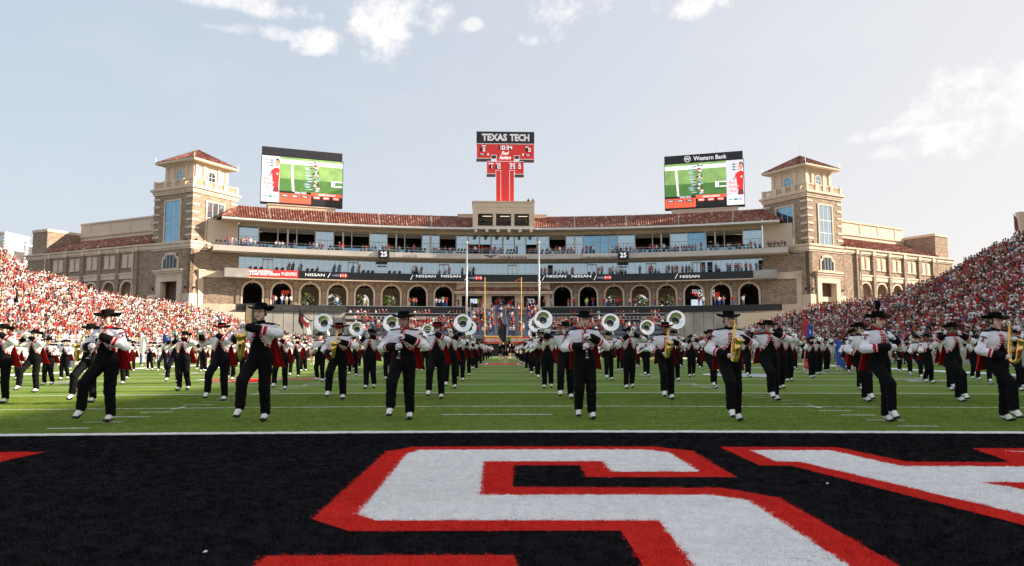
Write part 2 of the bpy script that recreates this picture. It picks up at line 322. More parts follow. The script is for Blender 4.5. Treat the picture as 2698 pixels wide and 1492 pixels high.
def flat_poly(name, polys, m, dz, parent=None, **kw):
    """flat painted polygons that follow the crown of the field: cut every metre in x"""
    bm = bmesh.new()
    for poly in polys:
        vs = [bm.verts.new((p[0], p[1], 0)) for p in poly]; bm.faces.new(vs)
    bmesh.ops.triangulate(bm, faces=bm.faces[:])
    xs = [v.co.x for v in bm.verts]
    for x in range(math.floor(min(xs)), math.ceil(max(xs))+1):
        bmesh.ops.bisect_plane(bm, geom=bm.verts[:]+bm.edges[:]+bm.faces[:], plane_co=(x, 0, 0), plane_no=(1, 0, 0))
    for v in bm.verts: v.co.z = crown(v.co.x)+dz
    for f in bm.faces:
        if f.normal.z < 0: f.normal_flip()
    me = bpy.data.meshes.new(name); bm.to_mesh(me); bm.free(); me.materials.append(m); me.uv_layers.new(name='UVMap')
    return link(name, me, parent, **kw)
def numeral(txt, x, y, rz):
    me = text_mesh(txt, 2.5, 0, .03, width=1.25); me.materials.clear(); me.materials.append(W)
    o = link('numeral', me, fm, (x, y, crown(x)+.012), rz)
for i, t in enumerate(['10','20','30','40','50','40','30','20','10']):
    y = 10+9.144*(i+1)
    for s in (-1, 1):
        for j, ch in enumerate(t): numeral(ch, s*16.3, y+(.95 if (j == 0) == (s < 0) else -.95)*1.0, R(90) if s > 0 else R(-90))
# end zone letters: read off the photograph, laid on the turf
k_ = 1.9096
def A_(x, y): p = ground(x/k_, 1120+y/k_); return (p.x, p.y)
def B_(x, y): p = ground(1349+x/k_, 1120+y/k_); return (p.x, p.y)
S_top = [A_(1945,137), A_(2080,114), B_(715,113), B_(905,135), B_(1130,267), B_(375,267), B_(342,207), B_(5,207), B_(5,318), B_(1050,322), B_(1340,370), B_(1930,706)]
mid = [B_(655,706), B_(550,538), A_(1760,541), A_(1570,480)]
xR, xRi = S_top[-1][0], mid[0][0]
S_red = S_top+[(xR+.02, S_top[-1][1]-.9), (xR-.35, S_top[-1][1]-1.25), (-1.35, 2.3), (-1.75, 2.7), A_(1300,706), A_(1342,665), B_(12,662), (B_(12,662)[0]+.05, 3.15), (xRi-.02, 3.15)]+mid
S_white = [A_(2045,152), A_(2112,130), B_(655,128), B_(790,141), B_(943,240), B_(503,240), B_(455,187), A_(2434,188), A_(2412,358), B_(1000,358), B_(1190,386), B_(1680,706)]
wR = S_white[-1][0]
S_white += [(wR, S_white[-1][1]-1.0), (wR-.3, S_white[-1][1]-1.2), (-1.2, 2.5), (-1.45, 2.75), (-1.4, 3.45), (-.25, 3.45), (-.2, 2.9), (B_(910,706)[0]+.0, 2.9), B_(910,706), B_(740,487), A_(1890,487), A_(1800,456)]
def ext(p, q, s): return (p[0]+(q[0]-p[0])*s, p[1]+(q[1]-p[1])*s)
a0, a1 = B_(1410,210), B_(2570,508); w0, w1 = B_(1450,190), B_(2570,456)
bar_y = B_(2300,213)[1]; bar_y2 = B_(2400,293)[1]; topr = B_(2320,122); topw = B_(2485,137)
xm = 9.6  # far leg of the letter, outside the frame
A_red = [B_(1047,115), B_(1640,117), B_(1990,190), B_(2518,193), topr, (xm+1.0, topr[1]), (xm+2.0, topr[1]-.6), (xm+.6, 1.6), (xm-1.4, 1.6), ext(a0, a1, 1.5), a0, B_(1245,207)]
lo = B_(2518,193)
A_red = [B_(1047,115), B_(1640,117), B_(1990,190), lo, topr, (10.2, topr[1]), (10.0, lo[1]-1.4), (9.6, 3.2), ext(a0, a1, 1.12), a0, B_(1245,207)]
A_wh1 = [B_(1200,132), B_(1600,132), B_(1965,213), (9.2, bar_y), (9.2, bar_y2), B_(2355,293), ext(w0, w1, 1.1), w0, B_(1330,188)]
A_wh1 = [B_(1200,132), B_(1600,132), B_(1965,213), (9.2, bar_y), (9.2, bar_y2), B_(2355,293), B_(2576,331), ext(B_(2355,293), B_(2576,331), 1.5), ext(w0, w1, 1.1), w0, B_(1330,188)]
A_wh2 = [topw, (9.9, topw[1]), (9.8, bar_y-.1), (9.0, bar_y)]
ez = thing('end_zone_lettering', 'huge white block letters outlined in red on the black end zone turf', 'painted lettering')
from mathutils.geometry import delaunay_2d_cdt
x0 = A_(0,141)
X_red = [A_(218,140), (x0[0]-3, x0[1]), (x0[0]-3, x0[1]-2.5), A_(0,190)]; X_wh = [A_(10,160), (x0[0]-2.5, x0[1]-.3), (x0[0]-2.5, x0[1]-1.6), A_(-60,172)]
polys = [[(-9.5, 3.2), (9.5, 3.2), (9.5, 9.99), (-9.5, 9.99)], S_red, A_red, X_red, S_white, A_wh1, A_wh2, X_wh]
vs_, es_ = [], []
for P_ in polys: n0 = len(vs_); es_ += [(n0+i, n0+(i+1) % len(P_)) for i in range(len(P_))]; vs_ += [Vector(q[:2]) for q in P_]
ov, oe, of, _, _, _ = delaunay_2d_cdt(vs_, es_, [], 1, 1e-5)
def inside(p, P_):
    c = False
    for (xa, ya), (xb, yb_) in zip(P_, P_[1:]+P_[:1]):
        if (ya > p[1]) != (yb_ > p[1]) and p[0] < (xb-xa)*(p[1]-ya)/(yb_-ya)+xa: c = not c
    return c
cells = {}
for f_ in of:
    q = [ov[i][:] for i in f_]; cx_ = (sum(p[0] for p in q)/len(q), sum(p[1] for p in q)/len(q)); k = [i for i, P_ in enumerate(polys) if inside(cx_, P_)]
    if k: cells.setdefault(max(k), []).append(q)
letters = {}
for k in (1, 2, 3): letters[k] = flat_poly('letter_outline', cells[k], T_red, .008, ez)
for k in (4, 5, 6, 7):
    if k in cells: letters[k] = flat_poly('letter_face', cells[k], T_white, .008, ez)
black_area = flat_poly('pile_area', cells[0], T_black, .0045); black_me = black_area.data; bpy.data.objects.remove(black_area)
# painted emblems on the field
def tt(cx, cy, s, name, mo, mi):
    t = thing(name[0], name[1], 'painted emblem', (0, 0, 0))
    def T(g, w): 
        return [(cx-4*s*w-g, cy-3.2*s-g), (cx-1*s-g, cy-3.2*s-g)]
    o = [[(cx-4.6*s, cy+3.6*s), (cx+4.6*s, cy+3.6*s), (cx+4.6*s, cy+1.2*s), (cx+3*s, cy+1.2*s), (cx+3*s, cy+1.9*s), (cx+1.3*s, cy+1.9*s), (cx+1.3*s, cy-2.2*s), (cx+2.2*s, cy-2.2*s), (cx+2.2*s, cy-3.6*s), (cx-2.2*s, cy-3.6*s), (cx-2.2*s, cy-2.2*s), (cx-1.3*s, cy-2.2*s), (cx-1.3*s, cy+1.9*s), (cx-3*s, cy+1.9*s), (cx-3*s, cy+1.2*s), (cx-4.6*s, cy+1.2*s)]]
    i = [[(cx+(x-cx)*.88, cy+(y-cy)*.86) for (x, y) in o[0]]]
    flat_poly('emblem_border', o, mo, .014, t); flat_poly('emblem_face', i, mi, .018, t)
tt(0, 55.7, 1.0, ('midfield_emblem', 'large red double T emblem painted at midfield between the marching files'), T_white, T_red)
g = ground(600, 1004)
tt(g.x+1, g.y, .55, ('sideline_emblem', 'red and white emblem painted on the turf behind the left flute player'), T_white, T_red)
g2 = ground(1965, 989)
em = thing('sideline_emblem', 'pale blue and white emblem painted on the turf right of the front sax player', 'painted emblem')
def ell(cx, cy, a, b, n=20): return [(cx+a*math.cos(2*math.pi*i/n), cy+b*math.sin(2*math.pi*i/n)) for i in range(n)]
flat_poly('emblem_border', [ell(g2.x, g2.y, 1.9, 2.4)], T_white, .014, em); flat_poly('emblem_face', [ell(g2.x, g2.y, 1.6, 2.1)], T_blueg, .018, em)
# real turf pile: blades standing on each paint colour (kept where the camera can tell them apart)
def blade_tuft(name, m, h, w, n, spread):
    rr = random.Random(3); mb = MB()
    for i in range(n):
        x, y = rr.uniform(-spread, spread), rr.uniform(-spread, spread); a = rr.uniform(0, math.pi); hh = h*rr.uniform(.7, 1.15); lx, ly = rr.uniform(-.6, .6)*h, rr.uniform(-.6, .6)*h
        dx, dy = math.cos(a)*w/2, math.sin(a)*w/2
        mb.add([(x-dx, y-dy, 0), (x+dx, y+dy, 0), (x+dx*.8+lx*.4, y+dy*.8+ly*.4, hh*.6), (x-dx*.8+lx*.4, y-dy*.8+ly*.4, hh*.6), (x+lx, y+ly, hh)], [(0,1,2,3), (3,2,4)])
    me = mb.mesh(name, m); o = bpy.data.objects.new(name, me); return o
def fibre_mat(name, c, v=.35):
    m = bpy.data.materials.new(name); MATS[name] = m; t, b = nodes(m); n = t.nodes.new; l = t.links.new
    oi = n('ShaderNodeObjectInfo'); g = n('ShaderNodeNewGeometry')
    nz = n('ShaderNodeTexNoise'); nz.inputs['Scale'].default_value = 2.6; nz.inputs['Detail'].default_value = 9; nz.inputs['Roughness'].default_value = .8
    mp = n('ShaderNodeMapping'); mp.inputs['Scale'].default_value = (.6, 1.7, 1); l(g.outputs['Position'], mp.inputs[0]); l(mp.outputs[0], nz.inputs['Vector'])
    ad = n('ShaderNodeMath'); ad.operation = 'MULTIPLY_ADD'; l(nz.outputs['Fac'], ad.inputs[0]); ad.inputs[1].default_value = 1.6; l(oi.outputs['Random'], ad.inputs[2])
    mr = n('ShaderNodeMapRange'); mr.inputs[1].default_value = .75; mr.inputs[2].default_value = 1.95; mr.inputs[3].default_value = 1+v; mr.inputs[4].default_value = 1-v*1.2; l(ad.outputs[0], mr.inputs[0])
    mx = n('ShaderNodeVectorMath'); mx.operation = 'SCALE'; mx.inputs[0].default_value = c; l(mr.outputs[0], mx.inputs['Scale']); l(mx.outputs[0], b.inputs['Base Color'])
    b.inputs['Roughness'].default_value = .75; b.inputs['Specular IOR Level'].default_value = .25 if max(c) > .1 else .04
    return m
def scatter(name, target_me_obj, tuft, dens, label=None):
    o = link(name, target_me_obj.data, None, kind='stuff', label=label, cat='turf')
    ng = bpy.data.node_groups.new(name, 'GeometryNodeTree'); ng.interface.new_socket('Geometry', in_out='INPUT', socket_type='NodeSocketGeometry'); ng.interface.new_socket('Geometry', in_out='OUTPUT', socket_type='NodeSocketGeometry')
    n = ng.nodes.new; l = ng.links.new
    i = n('NodeGroupInput'); u = n('NodeGroupOutput'); d = n('GeometryNodeDistributePointsOnFaces'); d.inputs['Density'].default_value = dens
    ins = n('GeometryNodeInstanceOnPoints'); ob = n('GeometryNodeObjectInfo'); ob.inputs[0].default_value = tuft; ob.inputs['As Instance'].default_value = True
    rv = n('FunctionNodeRandomValue'); rv.data_type = 'FLOAT_VECTOR'; rv.inputs[0].default_value = (0, 0, 0); rv.inputs[1].default_value = (.15, .15, 6.28)
    rs = n('FunctionNodeRandomValue'); rs.data_type = 'FLOAT'; rs.inputs[2].default_value = .7; rs.inputs[3].default_value = 1.25
    l(i.outputs[0], d.inputs[0]); l(d.outputs['Points'], ins.inputs['Points']); l(ob.outputs['Geometry'], ins.inputs['Instance']); l(rv.outputs[0], ins.inputs['Rotation']); l(rs.outputs[1], ins.inputs['Scale']); l(ins.outputs[0], u.inputs[0])
    md = o.modifiers.new('pile', 'NODES'); md.node_group = ng
    return o
def wedge(name, y0, y1, m, dz, slope=.78):
    ys = lin(y0, y1, 5); mb = MB()
    for j in range(4):
        a, b = ys[j], ys[j+1]; n = 8
        va = [(x, a, crown(x)+dz) for x in lin(-slope*a-.4, slope*a+.4, n)]; vb = [(x, b, crown(x)+dz) for x in lin(-slope*b-.4, slope*b+.4, n)]
        mb.add(va+vb, [(i, i+1, i+1+n, i+n) for i in range(n-1)])
    return mb.mesh(name, m)
class _O: pass
def dom(me): o = _O(); o.data = me; return o
FB, FR, FW, FG = fibre_mat('black_fibre', (.0065, .0062, .0085)), fibre_mat('red_fibre', (.76, .028, .018), .3), fibre_mat('white_fibre', (.97, .95, .93), .20), fibre_mat('green_fibre', (.195, .265, .038), .35)
tB = blade_tuft('turf_tuft', FB, .010, .0030, 16, .035); tR = blade_tuft('turf_tuft', FR, .009, .003, 16, .03); tW = blade_tuft('turf_tuft', FW, .009, .003, 18, .03); tG = blade_tuft('turf_tuft', FG, .013, .004, 14, .06)
scatter('black_turf_pile', dom(black_me), tB, 550, 'short black artificial turf fibres covering the near end zone')
for o in [letters[k] for k in (1, 2, 3)]: scatter('red_turf_pile', o, tR, 1100, 'red painted turf fibres of a letter outline')
for o in [letters[k] for k in (4, 5, 6) if k in letters]: scatter('white_turf_pile', o, tW, 1300, 'white painted turf fibres of a letter face')
scatter('green_turf_pile', dom(wedge('pile_area', 10.26, 19, T_green, .0005)), tG, 330, 'green turf fibres of the near field')
gl = [o for o in fm.children if o.name.startswith('goal_line')][0]
scatter('white_turf_pile', gl, tW, 1500, 'white turf fibres of the near goal line')
# small scraps on the turf
for (px, py, lab) in [(1349+1587/k_, 1120+305/k_, 'tiny white paper scrap on black turf below the slanted letter'), (540, 1463, 'tiny white paper scrap on black turf at the lower left'), (1896, 1091, 'white scrap lying on green turf near the front sax player'), (767, 1050.5, 'white scrap on green turf behind the tall sax player')]:
    p = ground(px, py); mb = MB(); mb.add([(-.012,-.007,.016),(.011,-.009,.019),(.013,.009,.022),(-.009,.01,.018),(0,0,.028)], [(0,1,4),(1,2,4),(2,3,4),(3,0,4),(3,2,1,0)]); mb.obj('paper_scrap', M_white, loc=p, label=lab, cat='litter')
# ------------------------------------------------------------------ end-zone building
BR = R(1.7); BO = Vector((0, 143, 0)); BM = Matrix.Translation(BO) @ Matrix.Rotation(BR, 4, 'Z'); BMI = BM.inverted()
def bw(x, y, z=0): return BM @ Vector((x, y, z))
def bl(p): return BMI @ Vector(p)
def arc_at(px, py, r):
    """angle (deg) and height where the line of sight meets the facade cylinder of radius r"""
    o = bl(CAM)+Vector((0, 128, 0)); d = BMI.to_3x3() @ ray(px, py)
    a = d.x*d.x+d.y*d.y; b = 2*(o.x*d.x+o.y*d.y); c = o.x*o.x+o.y*o.y-r*r; t = (-b+math.sqrt(b*b-4*a*c))/2/a; p = o+d*t
    return math.degrees(math.atan2(p.x, p.y)), p.z
def apos(r, th, z=0): a = R(th); return (r*math.sin(a), -128+r*math.cos(a), z)
B = thing('stadium_building', 'long curved brick and stone stadium building with tiled roof, balconies and arches', 'building', BO, BR)
NB = 8; D = 2.29; C0 = 4.15
BAYS = [(s*(C0+D*(k+.5)), D) for s in (-1, 1) for k in range(NB)]
CB = [(-3.1125, 2.075), (-1.0375, 2.075), (1.0375, 2.075), (3.1125, 2.075)]
ALL = sorted(BAYS+CB)
def width(r, d): return 2*r*math.tan(R(d)/2)
def place(name, me, r, th, parent=B, z=0, **kw):
    return link(name, me, parent, apos(r, th, z), -R(th), **kw)
def seg(name, m, r0, r1, z0, z1, bays=ALL, parent=B, **kw):
    """one curved band cut in facets, joined exactly on the bay lines, as ONE mesh"""
    mb = MB()
    for th, d in bays:
        a, b = R(th-d/2), R(th+d/2); k = 1
        P = lambda r, an, z: (r*math.sin(an), -128+r*math.cos(an), z)
        mb.add([P(r0,a,z0),P(r0,b,z0),P(r1,b,z0),P(r1,a,z0),P(r0,a,z1),P(r0,b,z1),P(r1,b,z1),P(r1,a,z1)], [(0,3,2,1),(4,5,6,7),(0,1,5,4),(2,3,7,6),(1,2,6,5),(3,0,4,7)])
    return mb.obj(name, m, parent, **kw)
def arch_wall(w, z0, z1, r, zs, th, mi=0, n=14, mb=None, cx=0):
    mb = mb or MB(); pts = [(-r, z0), (-r, zs)]+[(-r*math.cos(math.pi*i/n), zs+r*math.sin(math.pi*i/n)) for i in range(1, n)]+[(r, zs), (r, z0)]
    X = [p[0]+cx for p in pts]
    fr = []
    for y in (0, th):
        mb.add([(cx-w/2,y,z0),(cx-r,y,z0),(cx-r,y,zs),(cx-w/2,y,zs)], [(0,1,2,3)], mi); mb.add([(cx+r,y,z0),(cx+w/2,y,z0),(cx+w/2,y,zs),(cx+r,y,zs)], [(0,1,2,3)], mi)
        mb.add([(cx-w/2,y,zs),(cx-r,y,zs),(cx-r,y,z1),(cx-w/2,y,z1)], [(0,1,2,3)], mi); mb.add([(cx+r,y,zs),(cx+w/2,y,zs),(cx+w/2,y,z1),(cx+r,y,z1)], [(0,1,2,3)], mi)
        for i in range(1, len(pts)-2): mb.add([(X[i],y,pts[i][1]),(X[i+1],y,pts[i+1][1]),(X[i+1],y,z1),(X[i],y,z1)], [(0,1,2,3)], mi)
    for i in range(len(pts)-1): mb.add([(X[i],0,pts[i][1]),(X[i+1],0,pts[i+1][1]),(X[i+1],th,pts[i+1][1]),(X[i],th,pts[i][1])], [(0,1,2,3)], mi)
    mb.add([(cx-w/2,0,z1),(cx+w/2,0,z1),(cx+w/2,th,z1),(cx-w/2,th,z1)], [(0,1,2,3)], mi)
    return mb
def arch_ring(r, wd, zs, z0, y0, y1, n=16, cx=0, mb=None):
    mb = mb or MB(); inn = [(-r, z0)]+[(-r*math.cos(math.pi*i/n), zs+r*math.sin(math.pi*i/n)) for i in range(n+1)]+[(r, z0)]
    out = [(-r-wd, z0)]+[(-(r+wd)*math.cos(math.pi*i/n), zs+(r+wd)*math.sin(math.pi*i/n)) for i in range(n+1)]+[(r+wd, z0)]
    for i in range(len(inn)-1):
        a, b, c, d = inn[i], inn[i+1], out[i+1], out[i]
        mb.add([(cx+p[0], y0, p[1]) for p in (a,b,c,d)]+[(cx+p[0], y1, p[1]) for p in (a,b,c,d)], [(0,1,2,3),(3,2,6,7),(0,4,5,1)])
    return mb
RW = 129.6; ZC = 8.8      # arch wall radius, concourse floor
w8 = width(RW, D)
me_wall = arch_wall(w8, ZC, 14.42, 1.80, 11.95, .9).mesh('arch_wall', M_stone)
rg = arch_ring(1.72, .34, 11.95, ZC, -.14, .12); rg.prism([(-.17, 13.62), (.17, 13.62), (.24, 14.25), (-.24, 14.25)], -.24, .1); rg.box(-2.1, -1.66, -.2, .1, 11.8, 12.0).box(1.66, 2.1, -.2, .1, 11.8, 12.0)
me_ring = rg.mesh('arch_trim', M_cast)
me_pil = MB().box(-.33, .33, -.22, -.002, ZC, 14.4).mesh('pilaster', M_stone)
me_lamp = MB().lathe([(0, 0), (.12, 0), (.16, -.12), (.05, -.2), (0, -.2)], 8).mesh('soffit_lamp', M_white)
for th, d in BAYS:
    place('arch_wall', me_wall, RW, th); place('arch_trim', me_ring, RW, th)
    place('pilaster', me_pil, RW-.01, th-d/2)
for s in (-1, 1): place('pilaster', me_pil, RW-.01, s*(C0+D*NB))
# concourse room behind the arches
allc = [(x, d) for x, d in ALL]
seg('concourse_floor', M_conc, 117.5, 141, ZC-.35, ZC, parent=B)
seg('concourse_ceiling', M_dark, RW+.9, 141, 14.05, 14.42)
me_back = arch_wall(width(141, D), ZC, 14.05, 1.55, 11.3, .5).mesh('back_arch_wall', M_castp)
me_bring = arch_ring(1.5, .3, 11.3, ZC, -.1, .08); 
for k in (-.5, .5): me_bring.tube([(k*1.2, .2, ZC), (k*1.2, .2, 12.2)], .05, 4)
for k in range(3): me_bring.tube([(-1.5, .2, ZC+1.0+k*1.0), (1.5, .2, ZC+1.0+k*1.0)], .04, 4)
me_bring.tube([(.75*math.cos(math.pi*i/8), .2, 11.3+.75*math.sin(math.pi*i/8)) for i in range(9)], .05, 4)
me_bring = me_bring.mesh('back_arch_window', M_cast)
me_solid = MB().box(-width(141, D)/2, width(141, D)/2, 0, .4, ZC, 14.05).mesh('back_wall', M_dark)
solid = {(-1,7),(-1,6),(-1,0),(-1,1),(1,0),(1,1),(1,6),(1,7),(1,5)}
for s in (-1, 1):
    for k in range(NB):
        th = s*(C0+D*(k+.5))
        if (s, k) in solid: place('back_wall', me_solid, 141, th)
        else: place('back_wall', me_back, 141, th); place('back_window', me_bring, 141, th)
me_div = MB().box(-.3, .3, 0, 4.5, ZC, 14.05).mesh('interior_pier', M_castp)
for s in (-1, 1):
    for k in range(1, NB): place('interior_pier', me_div, 136.4, s*(C0+D*k))
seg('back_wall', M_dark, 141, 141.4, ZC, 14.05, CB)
# slab, ribbon display, glass storey
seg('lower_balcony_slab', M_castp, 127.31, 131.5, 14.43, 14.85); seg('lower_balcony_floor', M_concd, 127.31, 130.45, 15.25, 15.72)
seg('balcony_soffit_band', M_castp, 127.02, 127.3, 14.25, 14.44)
rb = seg('ribbon_display', mat('led_black', (.010, .010, .012), .35, var=.1), 127.0, 127.3, 14.46, 15.9)
nP = {}
glp = MB().box(-.56, .56, 0, .03, 15.75, 18.8).mesh('glass_panel', M_glass)
glb = MB().box(-.56, .56, 0, .03, 15.75, 18.8).mesh('glass_panel', M_glass)
gmul = MB().box(-.035, .035, -.05, .06, 15.72, 18.9).mesh('mullion', M_alu)
ng = 92; tot = C0+D*NB; dth = 2*tot/ng
for i in range(ng):
    th = -tot+dth*(i+.5)
    o = place('glass_panel', glp, 130.5, th); o.rotation_euler.z += R(rnd.uniform(-1.2, 1.2))*0.3; o.scale = (width(130.5, dth)/1.2, 1, 1)
    place('mullion', gmul, 130.5, th-dth/2)
seg('window_head_band', M_castp, 130.4, 130.8, 18.82, 18.97)
# door frames on the glass storey
me_df = MB().box(-.06,.06,-.1,.1,15.75,18.3).box(-.98,-.86,-.1,.1,15.75,18.3).box(.86,.98,-.1,.1,15.75,18.3).box(-.98,.98,-.1,.1,18.1,18.3).mesh('door_frame', M_white)
for px in (705, 930, 1170, 1350, 1716, 1836, 1560): place('door_frame', me_df, 130.4, arc_at(px, 715, 130.4)[0])
me_open = MB().box(-.5,.5,-.04,-.02,15.75,18.2).mesh('dark_doorway_panel', M_dark)  # flat dark panel, shade of the room behind put into its colour
for px in (1450, 1852, 1871, 2006): place('dark_doorway_panel', me_open, 130.42, arc_at(px, 715, 130.42)[0])
# upper balcony: parapet fascia reaching the towers
ENDS = [(-(tot+1.05), 2.1), (tot+1.05, 2.1)]
seg('upper_parapet', mat('parapet_concrete', (.60, .545, .485), .8, var=.1, scale=.25, bump=.1, detail=8), 126.3, 126.6, 18.98, 19.98, sorted(ALL+ENDS))
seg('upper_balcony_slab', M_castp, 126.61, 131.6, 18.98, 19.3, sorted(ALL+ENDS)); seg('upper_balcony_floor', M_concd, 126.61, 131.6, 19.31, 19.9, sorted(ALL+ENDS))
def railing(r, z, h, step, bays, gap=1):
    mb = MB(); P = lambda rr, an, zz: (rr*math.sin(R(an)), -128+rr*math.cos(R(an)), zz)
    a0 = min(t-d/2 for t, d in bays); a1 = max(t+d/2 for t, d in bays); n = int((a1-a0)/step)
    for zz in (z+h, z+h*.55):
        mb.tube([P(r, a0+(a1-a0)*i/n, zz) for i in range(n+1)], .022, 4)
    for i in range(n+1): mb.tube([P(r, a0+(a1-a0)*i/n, z), P(r, a0+(a1-a0)*i/n, z+h)], .02, 4)
    return mb
railing(127.15, 15.9, 1.0, .8, ALL).obj('lower_balcony_railing', M_alu, B); railing(126.45, 19.98, .95, .8, sorted(ALL+ENDS)).obj('upper_balcony_railing', M_alu, B)
# upper storey window units
UW = 12; ud = (tot-C0)/UW; RU = 131.2; uw = width(RU, ud)
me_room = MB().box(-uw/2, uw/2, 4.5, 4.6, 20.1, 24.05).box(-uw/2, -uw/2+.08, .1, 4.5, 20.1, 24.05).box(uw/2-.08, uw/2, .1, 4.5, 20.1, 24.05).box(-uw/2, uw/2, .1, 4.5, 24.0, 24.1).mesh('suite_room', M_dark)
me_counter = MB().box(-uw/2+.12, uw/2-.12, -.02, .05, 20.1, 21.1).mesh('suite_half_wall', M_glassb)
me_col = MB().lathe([(.16, 20.1), (.16, 24.1)], 10).box(-.24,.24,-.24,.24,24.5,24.7).mesh('round_column', M_white)
me_mull = MB().box(-.09, .09, -.08, .1, 20.1, 24.5).mesh('window_post', M_white)
me_head = MB().box(-uw/2, uw/2, .0, .25, 24.0, 24.5).box(-uw/2, uw/2, .3, .36, 23.6, 24.0).mesh('window_head', mat('shade_fabric', (.35, .31, .27), .8))
def unit_glass(w, rows, cols, m, mf, name):
    pass
me_pane = MB().box(-uw/6, uw/6, 0, .03, 20.1, 22.55).mesh('glass_pane', M_glass); me_panet = MB().box(-uw/6, uw/6, 0, .03, 22.6, 24.45).mesh('glass_pane', M_glass)
me_gdoor = MB().box(-uw/6-.04,-uw/6+.05,-.06,.06,20.1,22.6).box(uw/6-.05,uw/6+.04,-.06,.06,20.1,22.6).box(-uw/2,uw/2,-.06,.06,22.5,22.62).box(-.05,.05,-.07,.07,20.1,22.5).mesh('door_frame', M_white)
me_blue = MB().box(-uw/2+.1, uw/2-.1, 0, .03, 20.9, 22.9).box(-uw/2+.1, uw/2-.1, 0, .03, 22.94, 24.4).mesh('blue_reflection_window', M_glassb)  # closed window, blue reflection painted as the pane colour
pat = 'OGOOGOOGOOOG'
for s in (-1, 1):
    for k in range(UW):
        th = s*(C0+ud*(k+.5)); c = pat[k]
        if s > 0 and k in (2, 3, 8): c = 'B'
        place('window_post', me_mull, RU, s*(C0+ud*k))
        if c == 'O': place('suite_room', me_room, RU, th); place('suite_half_wall', me_counter, RU, th); place('window_head', me_head, RU, th)
        elif c == 'B': place('blue_reflection_window', me_blue, RU, th); place('suite_half_wall', me_counter, RU, th)
        else:
            place('door_frame', me_gdoor, RU, th)
            for q in (-1, 0, 1):
                dq = math.degrees(q*uw/3/RU); place('glass_pane', me_pane, RU, th+dq); place('glass_pane', me_panet, RU, th+dq)
    for k in (1, 4, 7, 10):
        if k < UW: place('round_column', me_col, 129.9, s*(C0+ud*(k+.5 if k == 1 else k-.5)))
me_gl = MB().box(-1.1, 1.1, 0, .03, 22.55, 24.45).mesh('glass_pane', M_glass); me_gl2 = MB().box(-1.1, 1.1, 0, .03, 20.1, 22.5).mesh('glass_pane', M_glass)
for i in range(8):
    th = -C0+C0*2/8*(i+.5); place('glass_pane', me_gl, RU, th)
    if i in (1, 2): 
        if i == 1: place('suite_room', me_room, RU, th+.6)
    elif i != 6: place('glass_pane', me_gl2, RU, th)
    else: place('suite_room', me_room, RU, th)
    place('window_post', me_mull, RU, th-.55)
for px in (1330,): place('round_column', me_col, 129.9, 0)
# lit ceiling panels in the suites
M_lit = mat('ceiling_light', (1, .62, .3), emit=1.6, var=.05)
me_cl = MB().prism([(-.95, .9), (.95, .9), (.7, 2.4), (-.7, 2.4)], 23.9, 23.97, plane='xy').mesh('ceiling_light', M_lit)
for px in (683, 1946, 1990): place('ceiling_light', me_cl, RU, arc_at(px, 612, RU)[0])
seg('upper_storey_header', M_castp, 131.0, 131.5, 24.46, 25.2, sorted(ALL)); seg('suite_back_wall', M_dark, 135.9, 136.1, 19.4, 25)
seg('upper_ceiling', M_castp, 131.5, 136, 24.9, 25.0)
# eave, gutter, roof
EV = sorted(ALL+[(-(tot+.75), 1.5), (tot+.75, 1.5)])
mb = MB()
for th, d in EV:
    a, b = R(th-d/2), R(th+d/2); P = lambda r, an, z: (r*math.sin(an), -128+r*math.cos(an), z)
    mb.add([P(126.9,a,24.95),P(126.9,b,24.95),P(131.0,b,25.05),P(131.0,a,25.05)], [(0,1,2,3)])
mb.obj('eave_soffit', M_castp, B); seg('eave_gutter', M_white, 126.6, 126.9, 24.9, 25.25, EV)
def tile_mat():
    m = bpy.data.materials.new('clay_tile'); MATS['clay_tile'] = m; t, b = nodes(m); n = t.nodes.new; l = t.links.new
    uv = n('ShaderNodeAttribute'); uv.attribute_name = 'tile'; cr = n('ShaderNodeValToRGB'); e = cr.color_ramp.elements
    l(uv.outputs['Fac'], cr.inputs[0]); cr.color_ramp.interpolation = 'CONSTANT'
    e[0].position = 0; e[0].color = (.20, .055, .038, 1); e[1].position = .3; e[1].color = (.30, .10, .065, 1)
    for p, c in ((.55, (.36, .15, .10)), (.85, (.22, .07, .05)), (.95, (.75, .55, .40))): q = e.new(p); q.color = (*c, 1)
    l(cr.outputs[0], b.inputs['Base Color']); b.inputs['Roughness'].default_value = .7; return m
M_tile = tile_mat()
